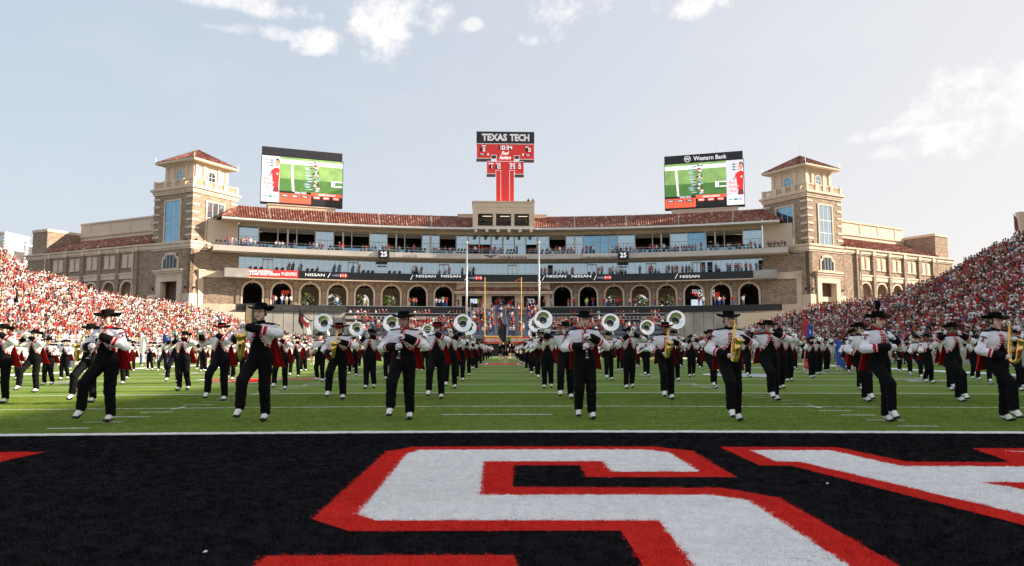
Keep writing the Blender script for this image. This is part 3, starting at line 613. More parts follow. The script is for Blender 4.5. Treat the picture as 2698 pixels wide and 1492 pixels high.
def tile_roof(quad, pitch=.5, course=.55, parent=None, name='roof_tiles', seedv=1, h=.21, amp=1.0):
    """barrel clay tiles as real relief on a quad (eave-left, eave-right, ridge-right, ridge-left)"""
    a, b, c, d = [Vector(q) for q in quad]; rr = random.Random(seedv)
    W_ = max((b-a).length, (c-d).length); H_ = ((d-a).length+(c-b).length)/2; nu = max(1, round(W_/pitch)); nv = max(1, round(H_/course))
    nrm = (b-a).cross(d-a); nrm = nrm.normalized() if nrm.length > 1e-6 else Vector((0,0,1)); nrm = nrm if nrm.z > 0 else -nrm
    vs, fs, tv = [], [], []
    prof = [(0, 0), (.12, .55), (.3, 1.0), (.5, .9), (.68, .35), (.8, -.1)]
    for j in range(nv):
        for i in range(nu):
            t = rr.random(); o = len(vs)
            for (jj, lift) in ((j, .05), (j+1.0, 0)):
                v = jj/nv
                for (pu, ph) in prof+[(1.0, 0)]:
                    u = (i+pu)/nu; p = (a*(1-u)+b*u)*(1-v)+(d*(1-u)+c*u)*v+nrm*(ph*h*amp+lift*amp); vs.append(p[:])
            n = len(prof)+1
            for q in range(n-1): fs.append((o+q, o+q+1, o+n+q+1, o+n+q)); tv.append(t)
            # butt end of the course
            o2 = len(vs)
            for q in range(n): 
                p = Vector(vs[o+q])-nrm*(.05*amp+.03); vs.append(p[:])
            tt_ = .97 if rr.random() < .22 else t*.5
            for q in range(n-1): fs.append((o2+q, o2+q+1, o+q+1, o+q)); tv.append(tt_)
    me = bpy.data.meshes.new(name); me.from_pydata(vs, [], fs); me.materials.append(M_tile)
    at_ = me.attributes.new('tile', 'FLOAT', 'FACE'); at_.data.foreach_set('value', tv); me.update()
    return link(name, me, parent, kind='stuff') if parent else me
RZ0, RZ1, RR1 = 25.25, 28.6, 133.2
half = width(126.7, D)/2; ratio = RR1/126.7; dy = RR1-126.7
me_rt = [tile_roof([(-half, 0, RZ0), (half, 0, RZ0), (half*ratio, dy, RZ1), (-half*ratio, dy, RZ1)], parent=None, seedv=s) for s in range(4)]
for i, (th, d) in enumerate(ALL):
    o = place('roof_tiles', me_rt[i % 4], 126.7, th, kind='stuff'); o.scale = (d/D*1.002, 1, 1)
me_rib = MB().tube([(0, -.05, RZ0+.1), (0, dy, RZ1+.14)], .12, 6).mesh('roof_seam', mat('galvanised', (.45, .42, .40), .4, metal=.5))
for i, (th, d) in enumerate(ALL[1:]):
    if i % 2 == 0: place('roof_seam', me_rib, 126.7, th-d/2)
for s in (-1, 1):
    e0, e1 = Vector(apos(126.7, s*tot, RZ0)), Vector(apos(126.7, s*(tot+1.6), RZ0)); e2 = Vector(apos(132.5, s*(tot+1.9), RZ0)); rdg = Vector(apos(RR1, s*tot, RZ1))
    q = [e0, e1, rdg, rdg] if s > 0 else [e1, e0, rdg, rdg]
    tile_roof(q, parent=B, seedv=9); q = [e1, e2, rdg, rdg] if s > 0 else [e2, e1, rdg, rdg]; tile_roof(q, parent=B, seedv=8)
    mb = MB(); mb.tube([e0, rdg], .12, 6); mb.tube([e1, rdg], .14, 6); mb.obj('roof_hip', M_tile, B)
seg('roof_ridge', M_castp, RR1, RR1+.4, 26, RZ1+.12); seg('roof_back_wall', M_castp, 136.5, 137, 14.43, 27.5)
# end walls towards the towers
for s in (-1, 1):
    mb = MB(); a, b = s*tot, s*(tot+3.0); lo_, hi_ = min(a, b), max(a, b)
    seg('end_wall', M_stone, RW-.05, RW+.6, 4, 18.98, [((lo_+hi_)/2, hi_-lo_)])
    seg('end_wall_upper', M_castp, 130.2, 131.2, 20.1, 25.1, [(s*(tot+1.6), 3.0)]); seg('belt_course', M_cast, RW-.35, RW-.06, 14.3, 15.6, [((lo_+hi_)/2, hi_-lo_)])
    seg('ribbon_end_block', M_conc, 126.85, RW-.1, 14.3, 15.95, [(s*(tot+.2), 1.9)])
    seg('wall_base', M_cast, RW-.2, RW-.06, 4, ZC+.7, [((lo_+hi_)/2, hi_-lo_)])
# fascia clocks, lettering
def on_arc(body, h, m, px, py, r, wpx, name='lettering', bold=0, shear=0, parent=B, **kw):
    th, z = arc_at(px, py, r); w = abs(arc_at(px+wpx/2, py, r)[0]-arc_at(px-wpx/2, py, r)[0])*math.pi/180*r
    return lettering(body, h, m, parent, apos(r, th, z), -R(th), name, width=w, bold=bold, shear=shear, **kw)
M_led = mat('led_white', (.85, .85, .87), emit=.35, var=.02); M_gold = mat('bronze_lettering', (.18, .12, .08), .5); M_grl = mat('grey_lettering', (.14, .13, .13), .6)
M_ledr = mat('led_red', (.72, .03, .025), emit=.18, var=.03); M_pale = mat('pale_lettering', (.8, .70, .56), .6)
for px in (1011, 1642):
    th, z = arc_at(px, 675, 126.1); w = .78
    t = MB().box(-1.05, 1.05, 0, .25, 18.55, 20.25).mesh('play_clock', M_black); o = place('play_clock', t, 125.95, th)
    lettering('25', .95, M_led, o, (0, -.02, 19.5), 0, 'clock_digits', bold=.02)
    place('clock_bracket', MB().box(-.5, -.4, 0, .2, 18.1, 18.6).box(.4, .5, 0, .2, 18.1, 18.6).box(-.9, .9, .0, .3, 17.95, 18.15).mesh('clock_bracket', M_black), 126.5, th)
def banner(px0, px1, z0, z1, r, m, name='banner'):
    t0, t1 = arc_at(px0, 680, r)[0], arc_at(px1, 680, r)[0]; n = max(1, int((t1-t0)/2.29+.7))
    # follow the facets of the wall behind: cut at bay lines
    cuts = [t0]+[t for t in sorted([x-d/2 for x, d in ALL]) if t0+.05 < t < t1-.05]+[t1]; mb = MB()
    for a, b in zip(cuts, cuts[1:]):
        def fp(t):
            for x, d in ALL:
                if x-d/2-1e-6 <= (a+b)/2 <= x+d/2+1e-6: rr = r*math.cos(R(d/2))/math.cos(R(t-x)); return rr
            return r
        P = lambda t, z: apos(fp(t), t, z)
        mb.add([P(a,z0),P(b,z0),P(b,z1),P(a,z1)], [(0,1,2,3)])
    return mb.obj(name, m, B)
M_bann = mat('pale_banner', (.72, .66, .60), .6, var=.03)
banner(1040, 1150, 19.05, 19.92, 126.27, M_bann); banner(1267, 1391, 19.05, 19.92, 126.27, M_bann); banner(1523, 1629, 19.05, 19.92, 126.27, M_bann)
on_arc('Coca-Cola', .72, M_grl, 1079, 674, 126.1, 38, bold=0, shear=.35); on_arc('DOUBLE EAGLE', .55, M_gold, 1351, 678, 126.1, 74, bold=.012)
on_arc('Lubbock National Bank', .55, M_gold, 1583, 677.5, 126.1, 88, bold=.008)
th, z = arc_at(1292, 676, 126.2)
place('winged_emblem', MB().prism([(-1.5, .32), (-.3, .28), (0, .12), (.3, .28), (1.5, .32), (1.0, .1), (.45, -.12), (.3, -.1), (.2, -.35), (-.2, -.35), (-.3, -.1), (-.45, -.12), (-1.0, .1)], 0, .02).mesh('winged_emblem', M_gold), 126.12, th, z=z)
th, z = arc_at(1532, 676.5, 126.2)
rgm = MB()
for i in range(20):
    a, b = 2*math.pi*i/20, 2*math.pi*(i+1)/20; rgm.add([(.42*math.cos(a),0,.42*math.sin(a)),(.42*math.cos(b),0,.42*math.sin(b)),(.36*math.cos(b),0,.36*math.sin(b)),(.36*math.cos(a),0,.36*math.sin(a))], [(0,1,2,3)])
rgm.prism([(-.1,-.2),(.2,-.15),(.2,-.05),(0,-.08),(.12,.25),(0,.25)], 0, .01); place('round_emblem', rgm.mesh('round_emblem', M_gold), 126.12, th, z=z)
# ribbon content
banner(639, 787, 14.5, 15.88, 126.97, M_ledr, 'ribbon_red_panel')
on_arc('RED RAIDER BASKETBALL', .42, M_led, 680, 715, 126.9, 80, bold=.014); on_arc('SINGLE GAME TICKET DEPOSITS', .42, M_led, 689, 722.5, 126.9, 98, bold=.014)
on_arc('TECH ATHLETICS', .3, M_led, 767, 720, 126.9, 30, bold=.008); on_arc('806.742.TECH', .3, M_led, 766, 725, 126.9, 32, bold=.008); on_arc('TT', .5, M_led, 745, 722, 126.9, 8, bold=.02)
for px in (830, 1122, 1188, 1466, 1532, 1817):
    on_arc('NISSAN', .52, M_led, px, 724.5+(3.5 if 1000 < px < 1600 else (0 if px < 900 else 4)), 126.9, 51, bold=.0)
for px in (867, 1085, 1228, 1432, 1568, 1782):
    th, z = arc_at(px, 728, 126.9); z = 15.2
    place('slash', MB().prism([(-.30, -.48), (-.20, -.48), (.30, .48), (.20, .48)], 0, .02).mesh('slash', M_led), 126.92, th, z=z)
fb = MB(); fb.lathe([(.02, -.85), (.22, -.62), (.36, -.3), (.42, 0), (.36, .3), (.22, .62), (.02, .85)], 12, X=Matrix.Rotation(R(90), 4, 'Y'), sy=.15); fbm = fb.mesh('football_icon', M_ledr, smooth=True)
strp = MB().box(-.52, -.42, -.1, -.06, -.3, .3).box(.42, .52, -.1, -.06, -.3, .3).box(-.2, .2, -.1, -.06, -.03, .05).mesh('football_stripe', M_led)
for px in (904, 1261, 1601):
    th, z = arc_at(px, 728, 126.9); o = place('football_icon', fbm, 126.88, th, z=15.2); link('football_stripe', strp, o)
    place('motion_streak', MB().prism([(-2.1, -.1), (-.8, -.25), (-.8, .25), (-2.1, .1)], 0, .01).mesh('motion_streak', mat('led_violet', (.12, .11, .17), emit=.4)), 126.93, th, z=15.2)
# ------------------------------------------------------------------ centre portal
PW = 9.35; yc = -128+128.2
mb = MB().box(-PW, PW, 0, .5, 12.6, 14.42)
op = [(-9.0, -4.45), (-2.55, 2.25), (3.75, 8.4)]; op = [(-8.3, -4.1), (-2.35, 2.35), (4.1, 8.3)]
xs = [-PW]+[v for o in op for v in o]+[PW]
for i in range(0, len(xs), 2): mb.box(xs[i], xs[i+1], 0, .5, ZC, 12.6)
for a, b in op: mb.box(a, b, .0, .5, 11.75, 12.6)
link('portal_wall', mb.mesh('portal_wall', M_cast), B, (0, yc, 0))
for i in range(0, len(xs), 2):
    for z in (9.6, 10.5, 11.4): link('stone_joint', MB().box(xs[i], xs[i+1], -.004, .01, z, z+.04).mesh('stone_joint', M_gold), B, (0, yc, 0))
for a, b in op: link('opening_frame', MB().box(a-.22, a, -.12, .3, ZC, 12.0).box(b, b+.22, -.12, .3, ZC, 12.0).box(a-.22, b+.22, -.13, .3, 11.74, 12.0).mesh('opening_frame', M_cast), B, (0, yc, 0))
link('portal_cornice', MB().box(-9.7, 9.7, -1.5, 0, 12.08, 12.35).box(-9.8, 9.8, -1.62, -.0, 12.36, 12.55).mesh('portal_cornice', M_cast), B, (0, yc, 0))
tile_roof([(-9.8, yc-1.6, 12.56), (9.8, yc-1.6, 12.56), (7.2, yc-.02, 13.35), (-7.2, yc-.02, 13.35)], parent=B, seedv=5, pitch=.42, course=.36)
lettering('JOHN AND TRACY SELLERS', .45, M_pale, B, (-.5, yc-.02, 13.85), 0, 'portal_name', width=5.75, bold=.0)
link('room_wall', MB().box(-PW, PW, 6, 6.2, ZC, 13).box(-PW, -PW+.1, .5, 6, ZC, 13).box(PW-.1, PW, .5, 6, ZC, 13).mesh('room_wall', mat('brown_room', (.10, .075, .055), .8, var=.15)), B, (0, yc, 0))
link('bar_counter', MB().box(-2.6, 2.6, 1.0, 1.8, ZC, ZC+1.1).mesh('bar_counter', M_cast), B, (0, yc, 0))
for x in (-5.9, 5.6):
    t = link('television', MB().box(-.8, .8, 2.0, 2.1, 10.3, 11.35).mesh('television', M_black), B, (x, yc, 0))
    link('screen_picture', MB().box(-.72, .72, 1.98, 2.0, 10.36, 11.29).mesh('screen_picture', mat('tv_picture', (.35, .42, .5), emit=.6, var=.8, scale=3)), t)
# centre box over the eave
M_cb = M_castp
mb = MB(); mb.box(-6.15, 6.15, 0, .4, 28.0, 30.3).box(-6.15, 6.15, 0, .4, 25.26, 25.65)
wx = [(-5.1, -2.15), (-1.5, 1.5), (2.15, 5.1)]; xs = [-6.15]+[v for o in wx for v in o]+[6.15]
for i in range(0, len(xs), 2): mb.box(xs[i], xs[i+1], 0, .4, 25.65, 28.0)
mb.box(-6.15, -5.85, .4, 9, 25.26, 30.3).box(5.85, 6.15, .4, 9, 24.85, 30.3).box(-6.15, 6.15, 9, 9.3, 24.85, 30.3).box(-5.85, 5.85, .4, 9, 29.5, 29.7).box(-5.85, 5.85, .4, 9, 25.3, 25.5)
yb = -1.9
link('press_box', mb.mesh('press_box', M_cb), B, (0, yb, 0))
link('press_box_cornice', MB().box(-6.3, 6.3, -.15, 9.3, 30.3, 30.55).box(-6.22, 6.22, -.08, -.002, 29.35, 29.5).mesh('press_box_cornice', M_cast), B, (0, yb, 0))
link('eave_gutter', MB().box(-6.5, 6.5, -.12, .6, 24.92, 25.25).mesh('eave_gutter', M_white), B, (0, yb, 0))
link('press_box_interior', MB().box(-5.8, 5.8, 4, 4.1, 25.5, 29.5).mesh('press_box_interior', mat('tan_room', (.42, .34, .27), .8)), B, (0, yb, 0))
M_striplight = mat('strip_light', (.9, .85, .78), emit=.7)
for a, b in wx:
    link('window_sill', MB().box(a, b, -.08, .3, 25.6, 25.7).box(a, b, .15, .25, 27.82, 27.98).mesh('window_sill', M_dark), B, (0, yb, 0))
    link('strip_light', MB().box(a+.9, b-.2, 2.4, 2.5, 27.9, 27.98).mesh('strip_light', M_striplight), B, (0, yb, 0)); link('desk', MB().box(a+.1, b-.1, .6, 1.2, 25.65, 26.35).box(a+.3, a+.8, .7, .9, 26.36, 26.7).box(b-1.1, b-.6, .7, .9, 26.36, 26.65).mesh('desk', M_black), B, (0, yb, 0))
for i in range(6):
    x = -5.5+i*2.2; link('eave_bracket', MB().box(x-.3, x+.3, -.35, 2.5, 24.3, 24.83).mesh('eave_bracket', M_castp), B, (0, yb, 0))
link('roof_block', MB().box(-9.3, -6.2, 2, 8, 26, 28.9).box(-9.4, -6.2, 1.9, 8.1, 28.9, 29.05).mesh('roof_block', M_castp), B, (0, yb+4, 0)); link('roof_block', MB().box(6.2, 9.1, 2, 8, 26, 28.9).box(6.2, 9.2, 1.9, 8.1, 28.9, 29.05).mesh('roof_block', M_castp), B, (0, yb+4, 0))
# signs inside the arches
th, z = arc_at(1850, 770, 134); M_neon = mat('sign_white', (.8, .8, .8), emit=.35)
lettering('TOUCHDOWN', .75, M_neon, B, apos(134, arc_at(1853, 768, 134)[0], arc_at(1850, 768, 134)[1]), -R(th), 'tavern_sign', width=4.4, bold=.01, shear=.25)
lettering('TAVERN', .75, M_neon, B, apos(134, arc_at(1861, 776, 134)[0], arc_at(1850, 777.5, 134)[1]), -R(th), 'tavern_sign', width=3.4, bold=.015, shear=.25)
link('red_sign', MB().box(-.35, .35, 0, .05, -.5, .5).mesh('red_sign', M_ledr), B, apos(134, arc_at(1891, 776, 134)[0], arc_at(1850, 777, 134)[1]))
place('tavern_wall', MB().box(-5, 5, 0, .2, 11.3, 14).mesh('tavern_wall', M_dark), 134.3, th); place('tavern_swoosh', MB().prism([(-2.3, 0), (-.5, -.2), (-1.2, -.9)], 0, .02).mesh('tavern_swoosh', M_ledr), 134.1, th, z=12.6)
place('tavern_window', MB().box(-2.2, .6, 0, .05, 9.6, 11.1).mesh('tavern_window', mat('daylight_glow_pane', (.45, .55, .62), emit=.5)), 134.2, th)  # emission paints daylight into the pane
th, z = arc_at(752, 770, 136); place('drinks_sign', MB().prism([(-.9, 0), (-.5, .5), (.1, .35), (.6, .55), (.9, .1), (.5, -.4), (-.2, -.3), (-.6, -.5)], 0, .04).mesh('drinks_sign', mat('dull_red_sign', (.35, .03, .02), emit=.3)), 136, th, z=12.4)
for th, d in BAYS: place('soffit_lamp', me_lamp, RW+3.5, th, z=13.9)
for k, px in enumerate((597, 905, 1205, 1455, 1723, 1760, 1890)): 
    th, z = arc_at(px, 742, 127.6); place('soffit_lamp', me_lamp, 127.9, th, z=14.24)
# ------------------------------------------------------------------ towers and wings
PH = 28.0; TW = 10.2
def face_frames(): return [Matrix.Identity(4), Matrix.Translation((0, TW, 0)) @ Matrix.Rotation(R(-90), 4, 'Z')]
def tower(cx, cy, rot, name_label):
    p = bw(cx, cy); t = thing('stone_tower', name_label, 'tower', p, BR+R(rot)); w = TW
    body = MB().box(.05, w-.05, .05, w-.05, 20.7, 29.62); body.obj('upper_wall', M_stone, t)
    MBl = MB(); 
    lw = MB()
    for X in face_frames():
        lw.X = X; a, b = 2.95, 7.25  # opening
        lw.box(0, a, 0, .8, 0, 19.3).box(b, w, 0, .8, 0, 19.3); lw.box(a, b, 0, .8, 13.6, 15.9).box(a, b, 0, .8, 18.4, 19.3)
        lw.box(a, 3.3, 0, .8, 15.9, 18.4).box(6.9, b, 0, .8, 15.9, 18.4)
    lw.X = None; lw.box(.02, w-.02, w-.6, w, 0, 19.3).box(w-.6, w, .02, w-.6, 0, 19.3); lw.obj('lower_wall', M_stone, t)
    MB().box(.8, w-.6, .8, w-.6, 13.9, 14.2).box(.8, w-.6, .8, w-.6, 20.2, 20.4).obj('floor_slab', M_castp, t)
    MB().box(3.4, w-.65, 3.4, w-.65, 0, 13.9).obj('stair_core', M_castp, t)
    # cornices (stepped)
    MB().box(-.12, w+.12, -.12, w+.12, 19.3, 19.62).box(-.3, w+.3, -.3, w+.3, 19.62, 20.3).box(-.5, w+.5, -.5, w+.5, 20.3, 20.7).obj('middle_cornice', M_cast, t)
    MB().box(-.12, w+.12, -.12, w+.12, 29.62, 29.95).box(-.25, w+.25, -.25, w+.25, 29.95, 30.4).box(-.55, w+.55, -.55, w+.55, 30.4, 30.8).obj('upper_cornice', M_cast, t)
    bal = MB(); piers = []
    for X in face_frames():
        bal.X = X; bal.box(0, w, -.05, .35, 30.8, 31.05).box(0, w, -.05, .35, 32.0, 32.2)
        for i in range(34):
            x = .35+i*(w-.7)/33; bal.box(x-.05, x+.05, .05, .22, 31.05, 32.0)
    bal.X = None; bal.obj('balustrade', M_cast, t, kind='stuff')
    for X in face_frames():
        for x in (0, 2.9, 5.1, 7.3, 10.2):
            mb = MB(); mb.X = X; mb.box(max(-.12, x-.42), min(w+.12, x+.42), -.14, .5, 30.8, 32.35); mb.obj('balustrade_pier', M_cast, t)
    # belvedere
    b0, b1 = 1.3, w-1.3; bv = MB().box(b0, b1, b0, b1, 30.8, 35.6); bv.obj('belvedere', M_castp, t)
    for X in face_frames():
        mb = MB(); mb.X = X
        for x in (b0+.35, b0+2.1, b1-2.1, b1-.35): mb.box(x-.32, x+.32, b0-.22, b0-.002, 30.8, 35.3)
        mb.box(b0-.05, b1+.05, b0-.3, b0-.003, 35.2, 35.6); mb.obj('belvedere_pilasters', M_castp, t)
        mb = MB(); mb.X = X; n = 12; c = w/2
        pts = [(c-.72, 31.9)]+[(c-.72*math.cos(math.pi*i/n), 33.6+.72*math.sin(math.pi*i/n)) for i in range(n+1)]+[(c+.72, 31.9)]
        mb.prism(pts, b0-.06, b0-.02); wn = mb.obj('arched_window', M_glassb, t)
        mb = MB(); mb.X = X @ Matrix.Translation((c, b0, 0)); arch_ring(.72, .2, 33.6, 31.9, -.14, -.01, mb=mb, n=12); mb.obj('arched_window_frame', M_cast, t)
        mb = MB(); mb.X = X; mb.box(c-.03, c+.03, b0-.1, b0-.06, 31.9, 34.3).box(c-.7, c+.7, b0-.1, b0-.07, 33.3, 33.36); mb.obj('glazing_bar', M_white, t)
    e0, e1 = 0.0, w
    MB().box(e0, e1, e0, e1, 35.6, 35.72).box(e0-.1, e1+.1, e0-.1, e1+.1, 35.72, 36.0).obj('eave', M_castp, t)
    ap = (w/2, w/2, 39.1); cs = [(e0,e0,36.0),(e1,e0,36.0),(e1,e1,36.0),(e0,e1,36.0)]
    for i in range(4): tile_roof([cs[i], cs[(i+1) % 4], ap, ap], pitch=.45, course=.55, parent=t, seedv=20+i, amp=.8)
    mb = MB()
    for c in cs: mb.tube([c, ap], .13, 6)
    mb.obj('roof_hip', M_tile, t)
    mb = MB(); mb.tube([ap, (w/2, w/2, 40.0+(1.0 if cx > 0 else 0))], .03, 5)
    for c in cs: mb.tube([c, (c[0], c[1], 37.0)], .02, 4)
    mb.obj('lightning_rod', M_alu, t)
    # tall windows, quoins, portals
    for fi, X in enumerate(face_frames()):
        for j in range(6):
            for s_ in (0, 1):
                z = 21.6+j*1.42; mb = MB(); mb.X = X; a = (0, 1.55) if s_ == 0 else (w-1.55, w)
                mb.box(a[0]-.06 if s_ == 0 else a[0], a[1] if s_ == 0 else a[1]+.06, -.06, .049, z, z+.38); mb.obj('quoin_stone', M_cast, t)
        x0, x1, z0, z1 = 3.2, 7.0, 20.75, 28.3
        mb = MB(); mb.X = X; mb.box(x0-.3, x0, -.12, .1, z0, z1+.3).box(x1, x1+.3, -.12, .1, z0, z1+.3).box(x0, x1, -.12, .1, z1, z1+.3); fr = mb.obj('tall_window_frame', M_cast, t)
        cols = lin(x0, x1, 4); rows = [z0, 23.0, 25.4, z1] if (fi == 0) else [z0, 24.2, z1]
        for i in range(3):
            for j in range(len(rows)-1):
                mb = MB(); mb.X = X; mb.box(cols[i]+.03, cols[i+1]-.03, .0, .045, rows[j]+.03, rows[j+1]-.03); mb.obj('window_pane', M_glassb if fi == 1 else M_glass, fr)  # panes on the shaded faces take the bluer reflection tint
        mb = MB(); mb.X = X
        for c in cols[1:-1]: mb.box(c-.04, c+.04, -.05, .04, z0, z1)
        for r_ in rows[1:-1]: mb.box(x0, x1, -.05, .04, r_-.05, r_+.05)
        mb.obj('window_bars', M_white, t)
        # segment-headed window
        mb = MB(); mb.X = X; pts = [(3.35, 15.9), (3.35, 17.6), (3.75, 17.6), (4.0, 18.3), (6.2, 18.3), (6.45, 17.6), (6.85, 17.6), (6.85, 15.9)]
        outp = [(2.95, 15.75), (2.95, 17.9), (3.45, 17.95), (3.75, 18.65), (4.95, 18.8), (5.25, 18.8), (6.45, 18.65), (6.75, 17.95), (7.25, 17.9), (7.25, 15.75)]
        mb.prism(outp, -.14, -.02); mb.obj('shaped_window_frame', M_cast, t)
        mb = MB(); mb.X = X; mb.prism(pts, -.17, -.145); gw = mb.obj('shaped_window', M_glassd, t)
        mb = MB(); mb.X = X
        for c in (4.2, 5.1, 6.0): mb.box(c-.035, c+.035, -.21, -.175, 15.9, 18.25)
        mb.obj('glazing_bar', M_white, t)
        # portal
        mb = MB(); mb.X = X; mb.box(1.75, 2.95, -.3, -.002, 0, 14.5).box(7.25, 8.45, -.3, -.002, 0, 14.5).box(2.95, 7.25, -.3, -.002, 13.45, 14.5); mb.box(2.95, 3.1, 0, .8, 0, 13.45).box(7.1, 7.25, 0, .8, 0, 13.45)
        mb.obj('portal_surround', M_cast, t)
        mb = MB(); mb.X = X; mb.box(1.6, 8.6, -.4, -.003, 14.5, 14.75).box(1.45, 8.75, -.6, -.003, 14.95, 15.3).box(1.25, 8.95, -.8, -.003, 15.3, 15.62)
        for i in range(22): mb.box(1.6+i*.325, 1.78+i*.325, -.5, -.003, 14.76, 14.94)
        mb.obj('portal_entablature', M_cast, t)
        mb = MB(); mb.X = X; mb.box(-.07, 1.7, -.1, -.004, 0, 11.2).box(8.5, w+.02, -.1, -.004, 0, 11.2); mb.obj('base_course', M_cast, t)
        for x in (.9, 9.3):
            mb = MB(); mb.X = X; mb.box(x-.12, x+.12, -.35, -.1, 12.1, 12.45); mb.obj('wall_lamp', M_black, t)
            mb = MB(); mb.X = X; mb.lathe([(0,20.75),(.14,20.75),(.2,21.0),(.1,21.15),(0,21.15)], 8, X=Matrix.Translation((x, -.3, 0))); mb.obj('flood_lamp', M_black, t)
    return t
tL = tower(-56.5, -13.0, 90-PH, 'tall square brick tower with tiled roof left of the arcade, its right face in sun')
tR = tower(56.5, -13.0, PH, 'tall square brick tower with tiled roof right of the arcade, its left face in shade')
lettering('JOHN BILLINGSLEY', .5, M_pale, tR, (-.32, TW/2, 14.1), R(-90), 'portal_name', width=4.6)
# a concession counter in the left tower portal and pale hall sign in the right one
MB().box(-.2, .2, 3.2, 7.2, 9.8, 10.3).box(.2, .5, 3.1, 7.0, 9.9, 10.2).obj('canopy_sign', M_black, tL); MB().box(3.2, 7.1, .5, .9, 10.0, 10.9).obj('canopy_sign', M_castp, tR)
def wing(s, label):
    ox, oy = s*(56.5+TW*math.cos(R(PH))), -13.0+TW*math.sin(R(PH))
    t = thing('brick_wing', label, 'building', bw(ox, oy), BR+R(s*PH))
    def bx(mb, t0, t1, d0, d1, z0, z1): mb.box(min(s*t0, s*t1), max(s*t0, s*t1), d0, d1, z0, z1); return mb
    P0, PB, NBY = 3.85, 5.25, 5; TE = P0+PB*NBY
    wall = MB()
    for i in range(NBY):
        cx = s*(P0+PB*(i+.5)); arch_wall(PB, 5.5, 14.4, 1.75, 12.3, .8, mb=wall, cx=cx)
    for i in range(NBY): bx(wall, P0+PB*i, P0+PB*(i+1), 0, .8, 14.4, 19.5)
    bx(wall, -.2, P0, 0, .8, 4, 19.5); bx(wall, TE, TE+7.5, 0, .8, 4, 19.5); bx(wall, -.2, TE+7.5, 18, 18.6, 0, 20)
    wall.obj('brick_wall', M_stone, t)
    bx(MB(), TE+7.4, TE+7.9, .1, 19, 3, 19.5).obj('brick_wall', M_stone, t)
    bx(MB(), 0, TE+7, 4.5, 4.8, 3, 15).obj('gallery_back_wall', M_castp, t)
    for i in range(NBY):
        cx = s*(P0+PB*(i+.5)); arch_ring(1.68, .32, 12.3, 5.5, -.12, .1, cx=cx, n=12).obj('arch_trim', M_cast, t)
        bx(MB(), P0+PB*i+.45, P0+PB*(i+1)-.45, -.2, -.002, 14.45, 15.3).box(cx-PB/2+.45, cx+PB/2-.45, -.32, -.003, 15.3, 15.6).obj('belt_course', M_cast, t)
        for q in (-.88, .88):
            mb = MB().box(cx+q-.66, cx+q+.66, -.1, -.001, 16.65, 19.1); o = mb.obj('window_surround', M_cast, t)
            MB().box(cx+q-.42, cx+q+.42, -.13, -.101, 16.95, 18.8).obj('blind_panel', M_castp, o); MB().box(cx+q-.72, cx+q+.72, -.2, -.1, 16.55, 16.68).box(cx+q-.45, cx+q-.41, -.16, -.1, 16.95, 18.8).box(cx+q-.45, cx+q+.45, -.17, -.1, 18.78, 18.84).obj('sill', M_cast, o)
    for i in range(NBY+1): bx(MB(), P0+PB*i-.42, P0+PB*i+.42, -.4, -.001, 4, 19.5).obj('pilaster', M_stone, t)
    cn = MB(); bx(cn, -.2, TE+7.9, -.16, .8, 19.5, 19.75); bx(cn, -.2, TE+8.0, -.32, .8, 19.75, 20.4); bx(cn, -.2, TE+8.2, -.6, .8, 20.4, 20.72); cn.obj('cornice', M_cast, t)
    for i in range(NBY+1): bx(MB(), P0+PB*i-.45, P0+PB*i+.45, -.5, -.33, 19.5, 20.38).obj('cornice_block', M_cast, t)
    for x in (4.5, TE+.9): MB().tube([(s*x, -.55, 20.3), (s*x, -.55, 6)], .13, 8).obj('downspout', M_castp, t)
    q = [(0, -.6, 20.75), (TE+1.8, -.6, 20.75), (TE+1.8, 7, 24.0), (0, 7, 24.0)]; q = [(s*a, b, c) for a, b, c in q]
    if s < 0: q = [q[1], q[0], q[3], q[2]]
    tile_roof(q, pitch=.5, course=.6, parent=t, seedv=31)
    up = MB(); bx(up, 0, TE+1.6, 7, 7.5, 20, 27.6); up.obj('parapet_wall', M_castp, t)
    up = MB(); bx(up, -.1, TE+1.7, 6.8, 7.6, 27.6, 27.95); bx(up, 0, TE+1.6, 6.75, 6.999, 24.9, 25.3); up.obj('parapet_cornice', M_cast, t)
    for i in range(5): bx(MB(), 3.2+i*6.3, 3.6+i*6.3, 6.9, 6.999, 25.3, 27.6).obj('parapet_pilaster', M_castp, t)
    bk = MB(); bx(bk, TE+1.9, TE+6.8, .2, 17, 20.7, 25.4); bk.obj('end_block', M_stone, t)
    bk = MB(); bx(bk, TE+1.75, TE+6.95, .05, 17.15, 25.4, 25.95); bk.obj('end_block_coping', M_cast, t)
    bx(MB(), TE+1.78, TE+1.9, -.6, 7, 20.75, 20.9).obj('flashing', M_white, t)
    return t
wing(-1, 'brick wing with blind windows running back from the left tower, in shade'); wing(1, 'brick wing with blind windows running back from the right tower, in full sun')
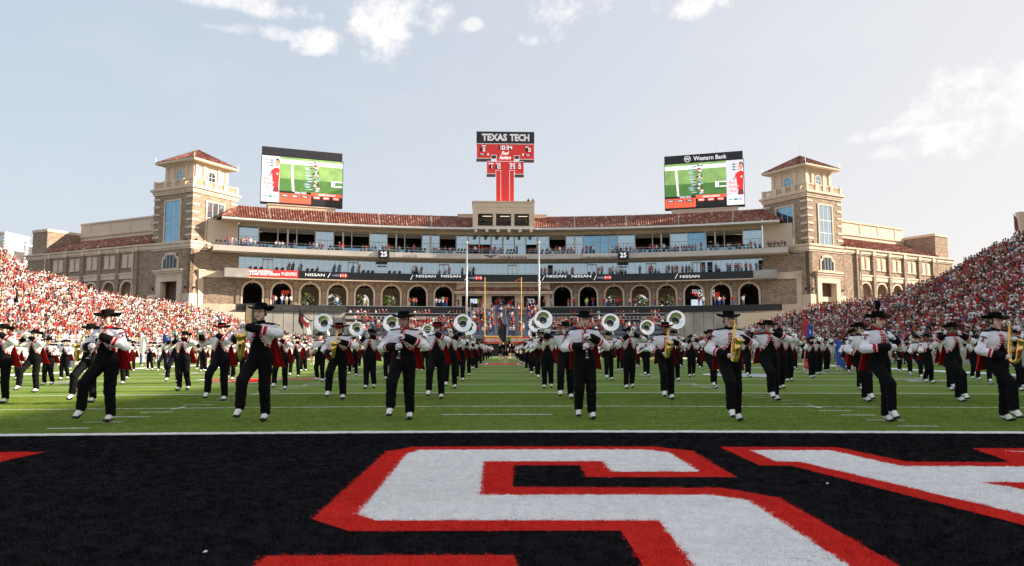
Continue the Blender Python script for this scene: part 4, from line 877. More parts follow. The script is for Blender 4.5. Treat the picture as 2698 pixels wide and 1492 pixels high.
# ------------------------------------------------------------------ video boards and double-T scoreboard
def vboard(cx, cy, rot, zb, label, header, flip, wm=16.0, hm=9.3):
    t = thing('video_board', label, 'video board', bw(cx, cy), BR+R(rot)); w, h = wm/2, hm; z = zb
    MB().box(-w, w, .0, 1.1, z-.35, z+h+.15).obj('cabinet', M_black, t); MB().box(-w+.05, w-.15, .5, 1.3, z+h+.15, z+h+1.95).obj('header_panel', mat('header_navy', (.028, .026, .035), .5, var=.2), t)
    MB().box(-6.5, 6.5, -.2, 5.5, z-2.9, z-.65).obj('plinth', M_castp, t); MB().box(-6.7, 6.7, -.35, 5.6, z-.65, z-.45).obj('plinth_coping', M_cast, t)
    for x in (-6, -2, 2, 6): MB().tube([(x, .6, z-.5), (x, .6, z-.2)], .15, 6).obj('support_leg', M_black, t)
    for x in (-w+.5, -w/3, w/3, w-.4): MB().tube([(x, .9, z+h+1.9), (x, .9, z+h+2.9)], .03, 4).obj('lightning_rod', M_alu, t)
    def E(name, c, e=.75, **k): return mat(name, c, emit=e, var=k.get('var', .03), scale=k.get('scale', 3))
    Gm, Gd = E('screen_green', (.20, .33, .10), .45, var=.25, scale=.5), E('screen_dark_green', (.07, .17, .04), .4, var=.2, scale=.6)
    Wm, Rm, Km, Om = E('screen_white', (.8, .79, .8), .45), E('screen_red', (.62, .03, .03), .4), E('screen_black', (.02, .018, .02), .2), E('screen_orange', (.75, .10, .05), .45)
    sw = w-.12; adw = 2*sw*.213; f = -1 if flip else 1
    # everything below is drawn in a flat frame: u 0..1 from the advert side, v 0..1 from the bottom
    def U(u): return (-sw+2*sw*u) if not flip else (sw-2*sw*u)
    lay = [0]
    def quad(name, u0, u1, v0, v1, m, d=None, parent=t):
        lay[0] += 1; y = -.01-.004*(d if d is not None else lay[0] % 3)
        a, b = sorted((U(u0), U(u1))); return MB().box(a, b, y, y+.003, z+h*v0, z+h*v1).obj(name, m, parent)
    def poly(name, pts, m, y): 
        return MB().prism([(U(u), z+h*v) for u, v in pts], y, y+.003).obj(name, m, t)
    ad = .215; 
    def G(u): return ad+(1-ad)*u          # game picture coordinate, left to right
    if flip:
        def Xg(u): return -sw+2*sw*(1-ad)*u
    else:
        def Xg(u): return -sw+2*sw*(ad+(1-ad)*u)
    def gq(name, u0, u1, v0, v1, m, y, skew=0):
        return MB().prism([(Xg(u0), z+h*v0), (Xg(u1), z+h*v0), (Xg(u1+skew), z+h*v1), (Xg(u0+skew), z+h*v1)], y, y+.003).obj(name, m, t)
    gq('screen_picture', 0, 1, .26, 1, Gm, -.010); gq('screen_shade', 0, 1, .26, .53, Gd, -.014)
    gq('screen_sideline', 0, 1, .86, .95, Wm, -.018); gq('screen_yard_line', .20, .235, .26, .86, Wm, -.018, skew=-.03)
    gq('screen_number', .82, 1, .42, .55, Wm, -.018); gq('screen_number_gap', .88, 1, .445, .525, Gd, -.022)
    rr = random.Random(5)
    SMb, SBl = E('screen_maroon', (.2, .03, .04), .4), E('screen_sky', (.35, .5, .7), .4); bt = {}
    def blob(m, u, v, su, sv, layer, skew=0):
        k = rr.randint(5, 7); a0 = rr.uniform(0, 6); pts = [(Xg(u)+su*(rr.uniform(.6, 1.1)*math.cos(a0+6.283*i/k)+skew*math.sin(a0+6.283*i/k)), z+h*v+sv*rr.uniform(.6, 1.1)*math.sin(a0+6.283*i/k)) for i in range(k)]
        bt.setdefault((m.name, layer), (m, MB()))[1].prism(pts, -.024-.004*layer, -.021-.004*layer)
    for i in range(11):
        v = .93-i*.061; u = .575+rr.uniform(-.012, .012)+.01*i/11
        blob(Km, u-.09, v-.02, .62, .14, 0, .5)
        for q in range(3): blob(SBl if q else Wm, u-.10-rr.uniform(0, .05), v+rr.uniform(-.02, .02), .7, .045, 1, rr.uniform(-.3, .3))
        for q in range(7): blob(rr.choice([Wm, Wm, SMb, Km, Rm, SBl]), u+rr.uniform(-.035, .035), v+rr.uniform(-.03, .03), rr.uniform(.14, .36), rr.uniform(.10, .2), 2+q % 3, rr.uniform(-.5, .5))
    for (nm_, ly), (m, mb_) in bt.items(): mb_.obj('screen_marchers', m, t)
    gq('score_strip', 0, .5, .0, .21, Om, -.018); gq('score_strip', .5, 1, 0, .21, Km, -.018); gq('score_header', 0, .5, .21, .26, Km, -.018); gq('score_header', .5, 1, .19, .26, Om, -.022)
    lettering('TEXAS TECH', .38, Wm, t, (Xg(.33), -.03, z+h*.235), 0, 'screen_text', bold=.012, width=2.3); lettering('ABILENE CHRISTIAN', .38, Wm, t, (Xg(.75), -.03, z+h*.225), 0, 'screen_text', bold=.012, width=3.4)
    for i, tx in enumerate(('PASSING', 'RUSHING', 'TOTAL')):
        for base, mm in ((0.09, Km), (.59, Om)):
            x = Xg(base+i*.155); MB().prism([(x-.72, z+h*.155), (x-.6, z+h*.125), (x+.6, z+h*.125), (x+.72, z+h*.155), (x+.6, z+h*.185), (x-.6, z+h*.185)], -.026, -.023).obj('stat_pill', mm, t)
            lettering(tx, .3, Wm, t, (x, -.035, z+h*.155), 0, 'screen_text', bold=.012, width=.98)
    # advert panel
    quad('advert_panel', 0, ad, 0, 1, E('screen_grey', (.6, .6, .64), .4), 0)
    quad('advert_footer', 0, ad, 0, .215, Wm, 1)
    ax = (lambda u: -sw+2*sw*ad*u) if not flip else (lambda u: sw-2*sw*ad*(1-u))
    def ap(name, pts, m, y): return MB().prism([(ax(u), z+h*v) for u, v in pts], y, y+.003).obj(name, m, t)
    ap('player_dress', [(.62,.34),(.95,.34),(.98,.60),(1.0,.72),(.86,.76),(.66,.73),(.55,.66),(.60,.52)], Rm, -.022)
    Sk = E('screen_skin', (.45, .24, .15), .6); ap('player_face', [(.78,.78),(.90,.78),(.96,.85),(.94,.91),(.84,.93),(.76,.90),(.75,.83)], Sk, -.022); ap('player_hair', [(.74,.84),(.78,.94),(.90,.955),(.99,.90),(.98,.78),(.96,.86),(.90,.92),(.80,.91)], Km, -.024)
    ap('player_arm', [(.60,.70),(.54,.60),(.42,.54),(.36,.60),(.44,.57),(.52,.66),(.56,.72)], Rm, -.024); ap('player_legs', [(.64,.22),(.98,.22),(.95,.34),(.66,.34)], E('screen_maroon', (.2, .03, .04), .4), -.022)
    lettering('4', .55, Wm, t, (ax(.86), -.03, z+h*.62), 0, 'screen_text', bold=.01)
    for tx, v in (('Red', .50), ('Raider', .41), ('Classic', .32)):
        lettering(tx, .72, Wm, t, (ax(.40 if tx != 'Red' else .32), -.03, z+h*v), 0, 'screen_text', bold=.055, shear=.3, width={'Red': 1.35, 'Raider': 2.1, 'Classic': 2.0}[tx]); lettering(tx, .72, Rm, t, (ax(.40 if tx != 'Red' else .32), -.045, z+h*v), 0, 'screen_text', bold=.012, shear=.3, width={'Red': 1.27, 'Raider': 2.0, 'Classic': 1.92}[tx])
    for v in (.90, .84, .78): quad('advert_line', .03, .085, v, v+.012, Rm, 3); quad('advert_logo', .10, .135, v-.01, v+.02, E('screen_navy', (.05, .10, .2), .4), 3)
    lettering('FIRST UNITED', .3, E('screen_blue', (.04, .13, .32), .5), t, (ax(.5), -.03, z+h*.12), 0, 'screen_text', bold=.02, width=2.7)
    ap('bank_mark', [(.42,.10),(.5,.09),(.58,.10),(.58,.145),(.5,.155),(.42,.145)], E('screen_leaf', (.1, .35, .1), .5), -.024)
    if header:
        lettering(header, .95, M_led, t, (1.35, .45, z+h+1.05), 0, 'header_lettering', width=6.6, bold=.006)
        rg = MB()
        for i in range(24):
            a, b = 2*math.pi*i/24, 2*math.pi*(i+1)/24; rg.add([(.66*math.cos(a),0,.66*math.sin(a)),(.66*math.cos(b),0,.66*math.sin(b)),(.56*math.cos(b),0,.56*math.sin(b)),(.56*math.cos(a),0,.56*math.sin(a))], [(0,1,2,3)])
        link('header_emblem', rg.mesh('header_emblem', M_led), t, (-3.2, .46, z+h+1.05)); lettering('W', .62, M_led, t, (-3.2, .45, z+h+1.05), 0, 'header_emblem_letter', bold=.015)
    return t
def bpos(px, py, Y): p = at(px, py, Y); q = bl(p); return q
q1 = bpos(796, 542, 143.2); vboard(q1.x, q1.y, 19, 30.4, 'large video board with blank dark header on the left roof, showing a green field', None, False)
q2 = bpos(1856, 550, 145.5); vboard(q2.x, q2.y, -19, 30.4, 'large video board headed Western Bank on the right roof, showing a green field', 'Western Bank', True)
# double-T
q = bpos(1331.6, 531, 147); T_ = thing('scoreboard', 'tall red double T scoreboard with navy name panel above the centre of the roof', 'scoreboard', bw(q.x, q.y), BR)
M_sr = mat('scoreboard_red', (.66, .035, .028), .45, var=.04, scale=.3, emit=.12); M_nv = mat('scoreboard_navy', (.025, .024, .036), .5, emit=0); M_tr = mat('scoreboard_trim', (.85, .82, .80), .5, emit=.1)
def Z(py): return at(1331, py, 147).z
def Xp(px): return (px-1331.6)/F*147
def sx(x): return 1230+x/7.124
def sy(y): return 340+y/7.124
def sbox(name, x0, x1, y0, y1, d0, d1, m): return MB().box(Xp(sx(x0)), Xp(sx(x1)), d0, d1, Z(sy(y1)), Z(sy(y0))).obj(name, m, T_)
sbox('name_panel', 170, 1278, 60, 280, -.3, 1.2, M_nv)
red = [(178,296),(1272,296),(1272,572),(995,572),(995,505),(890,505),(890,608),(555,608),(555,500),(450,500),(450,560),(178,560)]
MB().prism([(Xp(sx(x)), Z(sy(y))) for x, y in red], -.25, 1.0).obj('upper_panel', M_sr, T_)
red2 = [(372,625),(1072,625),(1072,850),(905,850),(905,785),(800,785),(800,1362),(637,1362),(637,785),(537,785),(537,845),(372,845)]
MB().prism([(Xp(sx(x)), Z(sy(y))) for x, y in red2], -.22, 1.0).obj('lower_panel', M_sr, T_)
sbox('stem_panel', 545, 632, 795, 1362, -.1, 1.0, M_sr); sbox('stem_panel', 808, 888, 795, 1362, -.1, 1.0, M_sr)
def trim(pts, name='white_trim', w=5, y=-.33):
    for (xa, ya), (xb, yb_) in zip(pts, pts[1:]):
        x0, x1 = sorted((xa, xb)); y0, y1 = sorted((ya, yb_)); MB().box(Xp(sx(x0-w)), Xp(sx(x1+w)), y, y+.06, Z(sy(y1+w)), Z(sy(y0-w))).obj(name, M_tr, T_)
trim([(178,288),(1272,288)]); trim([(178,563),(452,563),(452,500),(552,500),(552,606)]); trim([(1272,575),(993,575),(993,507),(892,507),(892,606)]); trim([(375,616),(1068,616)])
trim([(372,850),(540,850),(540,785),(634,785),(634,1362)]); trim([(1072,855),(902,855),(902,785),(803,785),(803,1362)]); trim([(544,850),(544,1362)], w=3); trim([(888,850),(888,1362)], w=3)
for x0, x1, y0, y1 in ((168,452,572,602),(992,1272,582,612),(365,535,860,888),(900,1075,863,893),(456,545,508,540),(902,985,512,542)): sbox('dark_underpanel', x0, x1, y0, y1, -.35, .8, mat('umber_panel', (.10, .085, .08), .6))
def slet(txt, x, y, h, w, m=M_led, bold=.02, shear=0, yd=-.34): return lettering(txt, h, m, T_, (Xp(sx(x)), yd, Z(sy(y))), 0, 'board_lettering', width=Xp(sx(x+w/2))-Xp(sx(x-w/2)), bold=bold, shear=shear)
slet('TEXAS', 515, 168, 1.42, 485, M_tr, bold=.085); slet('TECH', 995, 170, 1.42, 375, M_tr, bold=.085)
def seg7(ch, x, y, w, h, m=M_led):
    S = {'0':'abcdef','1':'bc','2':'abged','3':'abgcd','4':'fgbc','5':'afgcd'}[ch]; t = w*.24
    for s_, (x0, x1, y0, y1) in {'a':(0,w,0,t),'d':(0,w,h-t,h),'g':(0,w,h/2-t/2,h/2+t/2),'f':(0,t,0,h/2),'e':(0,t,h/2,h),'b':(w-t,w,0,h/2),'c':(w-t,w,h/2,h)}.items():
        if s_ in S: sbox('digit_segment', x+x0, x+x1, y+y0, y+y1, -.36, -.30, m)
def dig(ch, x, y, w, h):
    sbox('digit_window', x-3, x+w+3, y-3, y+h+3, -.29, -.26, M_black)
    if ch != ' ': seg7(ch, x, y, w, h)
for ch, x in zip('1034', (600, 665, 742, 806)): dig(ch, x, 325, 42, 70)
sbox('colon', 716, 726, 343, 352, -.36, -.3, M_led); sbox('colon', 716, 726, 370, 379, -.36, -.3, M_led)
for c, x in ((' ', 242), ('0', 297), (' ', 1112), ('0', 1168)): dig(c, x, 368, 36, 62)
for c, x in (('3', 376), ('3', 1047)): seg7(c, x, 468, 26, 38)
for tx, x, y, w in (('TECH', 313, 332, 90), ('ACU', 1135, 345, 72), ('T.O.L.', 285, 486, 78), ('T.O.L.', 1158, 496, 78), ('QTR', 992, 662, 50)):
    sbox('label_window', x-w*.72, x+w*.72, y-15, y+15, -.29, -.26, M_black); slet(tx, x, y, .3, w, bold=.012)
for tx, x, w in (('DOWN', 447, 92), ('TO GO', 585, 92), ('BALL ON', 858, 105)): slet(tx, x, 660, .3, w, bold=.012)
for ch, x in ((' ', 425), ('1', 432), ('1', 540), ('0', 592), ('2', 812), ('5', 870), ('0', 978)): dig(ch, x, 685, 36, 66)
slet('Red', 720, 460, .75, 150, bold=.02, shear=.4); slet('Raiders', 720, 545, .75, 225, bold=.02, shear=.4)
for x in (190, 730, 1268): MB().tube([(Xp(sx(x)), .5, Z(sy(60))), (Xp(sx(x)), .5, Z(sy(8)))], .03, 4).obj('lightning_rod', M_alu, T_)
# ------------------------------------------------------------------ end-zone seating
E = thing('end_zone_stand', 'end zone seating with black fronted terraces and a blue grey stepped centre below the arcade', 'grandstand', bw(0, -25), BR)
def eseg(name, m, r0, r1, z0, z1, t0, t1, **kw):
    n = max(1, round((t1-t0)/2.0)); d = (t1-t0)/n; mb = MB()
    for i in range(n):
        a, b = R(t0+i*d), R(t0+(i+1)*d); P = lambda r, an, z: (r*math.sin(an), -128+25+r*math.cos(an), z)
        mb.add([P(r0,a,z0),P(r0,b,z0),P(r1,b,z0),P(r1,a,z0),P(r0,a,z1),P(r0,b,z1),P(r1,b,z1),P(r1,a,z1)], [(0,3,2,1),(4,5,6,7),(0,1,5,4),(2,3,7,6),(1,2,6,5),(3,0,4,7)])
    return mb.obj(name, m, E, **kw)
def epos(r, th, z=0): a = R(th); return Vector((r*math.sin(a), -128+25+r*math.cos(a), z))
def ew(r, th, z=0): return BM @ Vector(apos(r, th, z))
CS = 3.15   # half angle of the centre steps
NR = 14
for j in range(NR):
    r = 103.2+j*.98; eseg('centre_step', M_blue, r, 117.4, 2.9+j*.40, 3.3+j*.40-.003, -CS, CS)
for s in (-1, 1):
    lo, hi = (CS+.02, 14.2) if s > 0 else (-14.2, -CS-.02)
    for j in range(5):
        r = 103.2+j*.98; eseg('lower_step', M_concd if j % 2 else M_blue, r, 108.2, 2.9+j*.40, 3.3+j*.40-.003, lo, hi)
    g = 1.05
    parts = [(CS+.35, 8.8), (8.8+g, 14.2)] 
    for a, b in parts:
        a, b = (a, b) if s > 0 else (-b, -a)
        eseg('terrace_floor', M_conc, 108.25, 111.4, 0, 4.75, a, b); eseg('terrace_front', M_black, 107.95, 108.2, 4.0, 5.15, a, b); eseg('terrace_capping', M_alu, 107.9, 108.22, 5.155, 5.22, a, b)
        eseg('terrace_floor', M_conc, 111.5, 114.3, 0, 5.85, a, b); eseg('terrace_front', M_black, 111.2, 111.45, 5.15, 6.25, a, b); eseg('terrace_capping', M_alu, 111.15, 111.47, 6.255, 6.32, a, b)
        eseg('terrace_floor', M_conc, 114.4, 117.4, 0, 6.95, a, b); eseg('terrace_front', M_black, 114.1, 114.35, 6.15, 7.4, a, b); eseg('terrace_capping', M_alu, 114.05, 114.37, 7.405, 7.48, a, b)
        eseg('counter', M_conc, 110.9, 111.1, 5.3, 5.75, a, b); eseg('counter', M_conc, 113.9, 114.05, 6.45, 6.95, a, b)
    for a, b in ((CS+.02, CS+.33), (8.82, 8.78+g)):
        a, b = (a, b) if s > 0 else (-b, -a)
        for j in range(10): eseg('aisle_stair', M_blue, 108.25+j*.92, 117.4, 4.0+j*.36, 4.45+j*.36, a, b)
    a, b = (CS+.2, 16.4) if s > 0 else (-16.4, -CS-.2)
    eseg('concourse_front', M_black, 117.42, 117.6, 7.75, 8.85, a, b); eseg('concourse_capping', M_alu, 117.38, 117.64, 8.855, 8.93, a, b)
    # concrete ramp wall and black parapet towards the towers
    a, b = (14.25, 22.5) if s > 0 else (-22.5, -14.25)
    eseg('ramp_wall', M_conc, 117.0, 117.5, -.2, 7.7, a, b); 
    for th in lin(a+.8, b-.8, 9): eseg('panel_joint', M_concd, 116.97, 116.999, -.2, 7.68, th-.02, th+.02)
    a2, b2 = (14.0, 24.0) if s > 0 else (-23.0, -14.0)
    eseg('ramp_parapet', M_black if s > 0 else mat('railing_dark', (.05, .048, .045), .5, var=.4, scale=2), 116.7, 116.96, 7.72, 8.85, a2, b2); eseg('ramp_floor', M_conc, 117.51, 121, 7.2, 7.75, a2, b2)
    a3, b3 = (arc_at(1943, 850, 116)[0], 24.5) if s > 0 else (-24.5, arc_at(643, 850, 116)[0])
    eseg('cream_wall', M_castp, 114.5, 116.6, -.2, 7.3, a3, b3); 
if True:  # dark service gate at the left
    eseg('service_gate', M_black, 115.8, 116.5, 0, 8.9, arc_at(644, 850, 116)[0], arc_at(694, 850, 116)[0]); eseg('gate_panel', mat('tan_gate', (.20, .16, .12), .7), 115.7, 115.79, .2, 8.6, arc_at(647, 850, 116)[0], arc_at(662, 850, 116)[0])
eseg('concourse_front', M_cast, 117.42, 117.6, 8.0, 8.8, -CS-.2, CS+.2)
# base wall with red banner; its black colour paints in the darkness of the tunnels below
eseg('base_wall', M_black, 102.6, 103.0, -.3, 2.05, -17, 17); eseg('base_wall_band', M_concd, 102.3, 103.19, 2.06, 2.85, -17, -2.2); eseg('base_wall_band', M_concd, 102.3, 103.19, 2.06, 2.85, 2.2, 17)
eseg('red_banner', mat('banner_red', (.80, .07, .03), .5, var=.03), 102.1, 103.19, 2.06, 3.15, -2.2, 2.2)
p = epos(102.05, -1.15, 2.62); lettering('AMERICAN FOR LIVING', .5, M_white, E, p, R(1.1), 'banner_lettering', width=3.3, bold=.03)
p = epos(102.05, 1.15, 2.62); lettering('SUPERS UNITED FOR ONE', .5, M_white, E, p, R(-1.1), 'banner_lettering', width=3.3, bold=.03)
p = epos(102.07, 0, 2.6); link('banner_patch', MB().box(-.45, .45, -.02, 0, -.45, .45).mesh('banner_patch', mat('banner_green', (.03, .2, .05), .5)), E, p)
for th in (-CS, CS): 
    mb = MB(); mb.tube([epos(103.2, th, 3.9), epos(117, th, 9.6)], .04, 6)
    for j in range(8): mb.tube([epos(103.2+j*1.95, th, 3.0+j*.78), epos(103.2+j*1.95, th, 4.0+j*.78)], .03, 5)
    mb.obj('stair_rail', M_alu, E)
for th in (-2.1, -1.05, 0, 1.05, 2.1):
    mb = MB()
    for j in range(0, 12, 3): mb.tube([epos(104+j*.98, th, 3.4+j*.4), epos(104+j*.98, th, 4.3+j*.4), epos(105+j*.98, th, 4.7+j*.4), epos(105+j*.98, th, 3.8+j*.4)], .025, 5)
    mb.obj('aisle_rail', M_alu, E)
# ------------------------------------------------------------------ people in the stands
PAL = {'r': (.44, .022, .026), 'w': (.80, .78, .78), 'k': (.014, .014, .018), 'g': (.22, .22, .24), 'b': (.04, .09, .28), 'p': (.62, .20, .20), 't': (.42, .31, .20), 'y': (.62, .85, .05), 'c': (.10, .45, .65), 'v': (.20, .12, .34)}
SHN = {'r': 'red', 'w': 'white', 'k': 'black', 'g': 'grey', 'b': 'navy blue', 'p': 'pink', 't': 'tan', 'y': 'fluorescent yellow', 'c': 'turquoise', 'v': 'purple'}
SKINS = [(.55, .33, .24), (.48, .27, .19), (.62, .40, .31), (.33, .17, .11), (.15, .075, .05)]
HAIRS = [(.03, .018, .012), (.10, .05, .025), (.28, .17, .07), (.012, .01, .01)]
def fan_template(arms, n=6, sit=False, cap=False, fine=1, bulk=1.0, bag=0):
    """returns verts, tris, part id per vertex (0 skin, 1 shirt, 2 trousers, 3 hair, 4 shoes); faces +Y... the figure looks along -Y"""
    V, Fc, I = [], [], []
    def put(mb, i):
        o = len(V); V.extend(mb.v); I.extend([i]*len(mb.v))
        for f in mb.f:
            for k in range(1, len(f)-1): Fc.append((f[0]+o, f[k]+o, f[k+1]+o))
    hip = .50 if sit else .92; sh = hip+.50
    m = MB(); m.lathe([(.15*bulk, hip-.08), (.17*bulk, hip+.1), (.19*bulk, hip+.32), (.20, sh-.04), (.10, sh+.04), (.05, sh+.07)], n, sx=1, sy=.62); put(m, 1)
    m = MB(); m.lathe([(.0, sh+.02), (.05, sh+.06), (.085, sh+.15), (.095, sh+.21), (.08, sh+.29), (0, sh+.33)], n, sx=.9, sy=1.0); put(m, 0)
    hc = (3 if not cap else 5)
    m = MB(); m.lathe([(.10, sh+.20), (.105, sh+.26), (.08, sh+.325), (0, sh+.35)], n, sx=.95, sy=1.05, X=Matrix.Translation((0, .015, 0)))
    if cap: m.add([(-.07, -.09, sh+.245), (.07, -.09, sh+.245), (.06, -.19, sh+.235), (-.06, -.19, sh+.235)], [(0,1,2,3)])
    else: m.add([(-.09, .03, sh+.24), (.09, .03, sh+.24), (.075, .1, sh+.1), (-.075, .1, sh+.1)], [(0,1,2,3)])
    put(m, hc)
    for s in (-1, 1):
        S = (s*.21, 0, sh-.03)
        if arms == 'clap': e, h = (s*.30, -.10, sh-.26), (s*.03, -.30, sh-.10)
        elif arms == 'up': e, h = (s*.33, -.05, sh+.12), (s*.16, -.12, sh+.38)
        elif arms == 'one': e, h = ((s*.33, -.05, sh+.10), (s*.28, -.08, sh+.40)) if s > 0 else ((s*.28, -.02, sh-.30), (s*.22, -.18, sh-.42))
        elif arms == 'cross': e, h = (s*.27, -.05, sh-.28), (-s*.08, -.22, sh-.24)
        else: e, h = (s*.28, .02, sh-.30), (s*.26, -.10, sh-.55)
        m = MB(); m.tube([S, tuple((Vector(S)+Vector(e))/2*1.0), e], [.06, .055, .045], 4 if n < 8 else 6, cap=False); put(m, 1)
        m = MB(); m.tube([e, h], [.042, .032], 4 if n < 8 else 6); put(m, 0)
        if sit: pts = [(s*.09, 0, hip-.02), (s*.11, -.42, hip), (s*.11, -.44, .06)]
        else: pts = [(s*.09, 0, hip), (s*.10, -.02, .48), (s*.11, .01, .06)]
        m = MB(); m.tube(pts, [.10, .075, .05], 4 if n < 8 else 6); put(m, 2)
        m = MB(); q = pts[-1]; m.box(q[0]-.045, q[0]+.045, q[1]-.17, q[1]+.07, 0, .09); put(m, 4)
    return np.array(V, dtype=np.float64), np.array(Fc, dtype=np.int32), np.array(I, dtype=np.int32)
ARMS = ['clap', 'down', 'up', 'one', 'cross', 'clap']
T_LOW = [fan_template(a, 5, False, c) for a in ARMS for c in (False, True)]
T_SIT = [fan_template(a, 5, True, c) for a in ('clap', 'cross', 'down') for c in (False, True)]
T_FINE = {(a, c, st): fan_template(a, 8, st, c) for a in ARMS for c in (False, True) for st in (False, True)}
M_people = attr_mat('spectator_clothing', rough=.85)
def person_cols(shirt, r_, cap=None):
    tr = r_.choice(['b', 'k', 't', 'g', 'k', 'b']); c = [r_.choice(SKINS), PAL[shirt], PAL[tr], r_.choice(HAIRS), (.5, .5, .5) if r_.random() < .5 else (.02, .02, .02), PAL[cap or r_.choice('wrkwr')]]
    v = r_.uniform(.8, 1.15); c[1] = tuple(x*v for x in c[1]); return c, tr
def fan_mesh(name, tmpl, cols):
    V, Fc, I = tmpl; me = bpy.data.meshes.new(name); me.from_pydata(V.tolist(), [], Fc.tolist()); me.materials.append(M_people)
    a = me.color_attributes.new('Col', 'FLOAT_COLOR', 'POINT'); arr = np.ones((len(V), 4)); arr[:, :3] = np.array(cols)[I]; a.data.foreach_set('color', arr.ravel())
    me.polygons.foreach_set('use_smooth', [True]*len(Fc)); return me
USED = {}
def single(label):
    k = USED.get(label, 0); USED[label] = k+1; return label if k == 0 else None
fan_rnd = random.Random(21)
def fan(p, rz, shirt, where, sit=False, arms=None, cap=None, group='spectators in the stadium', scale=None):
    r_ = fan_rnd; c = r_.random() < .35 if cap is None else bool(cap); arms = arms or r_.choice(ARMS)
    capc = cap if isinstance(cap, str) else (r_.choice('wrk') if c else None)
    cols, tr = person_cols(shirt, r_, capc); me = fan_mesh('person', T_FINE[(arms, c, sit)], cols)
    lab = 'fan in %s top%s %s' % (SHN[shirt], (', %s cap,' % SHN[capc]) if c else '', where)
    return link('person', me, None, p, rz, lab, 'person', group, scale=(scale or r_.uniform(1.02, 1.12),)*3)
def people_mesh(name, items, **kw):
    """items: (x, y, z, rz, template index, colours)"""
    vs, fs, cs = [], [], []; o = 0
    for (x, y, z, rz, ti, cols, sc_) in items:
        V, Fc, I = T_LOW[ti]; c, s = math.cos(rz)*sc_, math.sin(rz)*sc_
        P = np.empty_like(V); P[:, 0] = V[:, 0]*c-V[:, 1]*s+x; P[:, 1] = V[:, 0]*s+V[:, 1]*c+y; P[:, 2] = V[:, 2]*sc_+z
        vs.append(P); fs.append(Fc+o); o += len(V); a = np.ones((len(V), 4)); a[:, :3] = np.array(cols)[I]; cs.append(a)
    vs = np.concatenate(vs); fs = np.concatenate(fs); cs = np.concatenate(cs)
    me = bpy.data.meshes.new(name); me.vertices.add(len(vs)); me.vertices.foreach_set('co', vs.ravel()); me.loops.add(len(fs)*3); me.loops.foreach_set('vertex_index', fs.ravel())
    me.polygons.add(len(fs)); me.polygons.foreach_set('loop_start', np.arange(len(fs))*3); me.update(calc_edges=True)
    a = me.color_attributes.new('Col', 'FLOAT_COLOR', 'POINT'); a.data.foreach_set('color', cs.ravel()); me.materials.append(M_people)
    return link(name, me, None, kind='stuff', **kw)
OUT = {1: [(1700, 893), (1830, 890), (1900, 878), (1959, 866), (1991, 851), (2077, 825), (2128, 807), (2182, 794), (2350, 781), (2394, 757), (2465, 734), (2553, 683), (2698, 606), (2800, 552), (3400, 250)],
       -1: [(-500, 400), (-100, 610), (0, 652), (34, 681), (81, 713), (118, 716), (152, 728), (219, 752), (249, 768), (300, 774), (356, 781), (434, 788), (501, 798), (565, 821), (639, 845), (662, 855), (770, 880), (860, 893)]}
def outline(s, px):
    L_ = OUT[s]
    if px <= L_[0][0]: return L_[0][1] if s < 0 else 893
    for (a, b), (c, d) in zip(L_, L_[1:]):
        if a <= px <= c: return b+(d-b)*(px-a)/(c-a)
    return L_[-1][1]
def inner(s):
    pts = [Vector((s*38, y, 0)) for y in np.arange(20, 95.01, .50)]
    p0, p1, p2 = Vector((s*38, 95.3, 0)), Vector((s*38, 110, 0)), Vector((s*29, 119.5, 0))
    n = 54; pts += [p0*(1-t)**2+p1*2*t*(1-t)+p2*t*t for t in [i/n for i in range(n+1)]]
    return pts
RISE, TREAD, ZB = .375, .715, 1.0
stuff_items = []; near_list = []
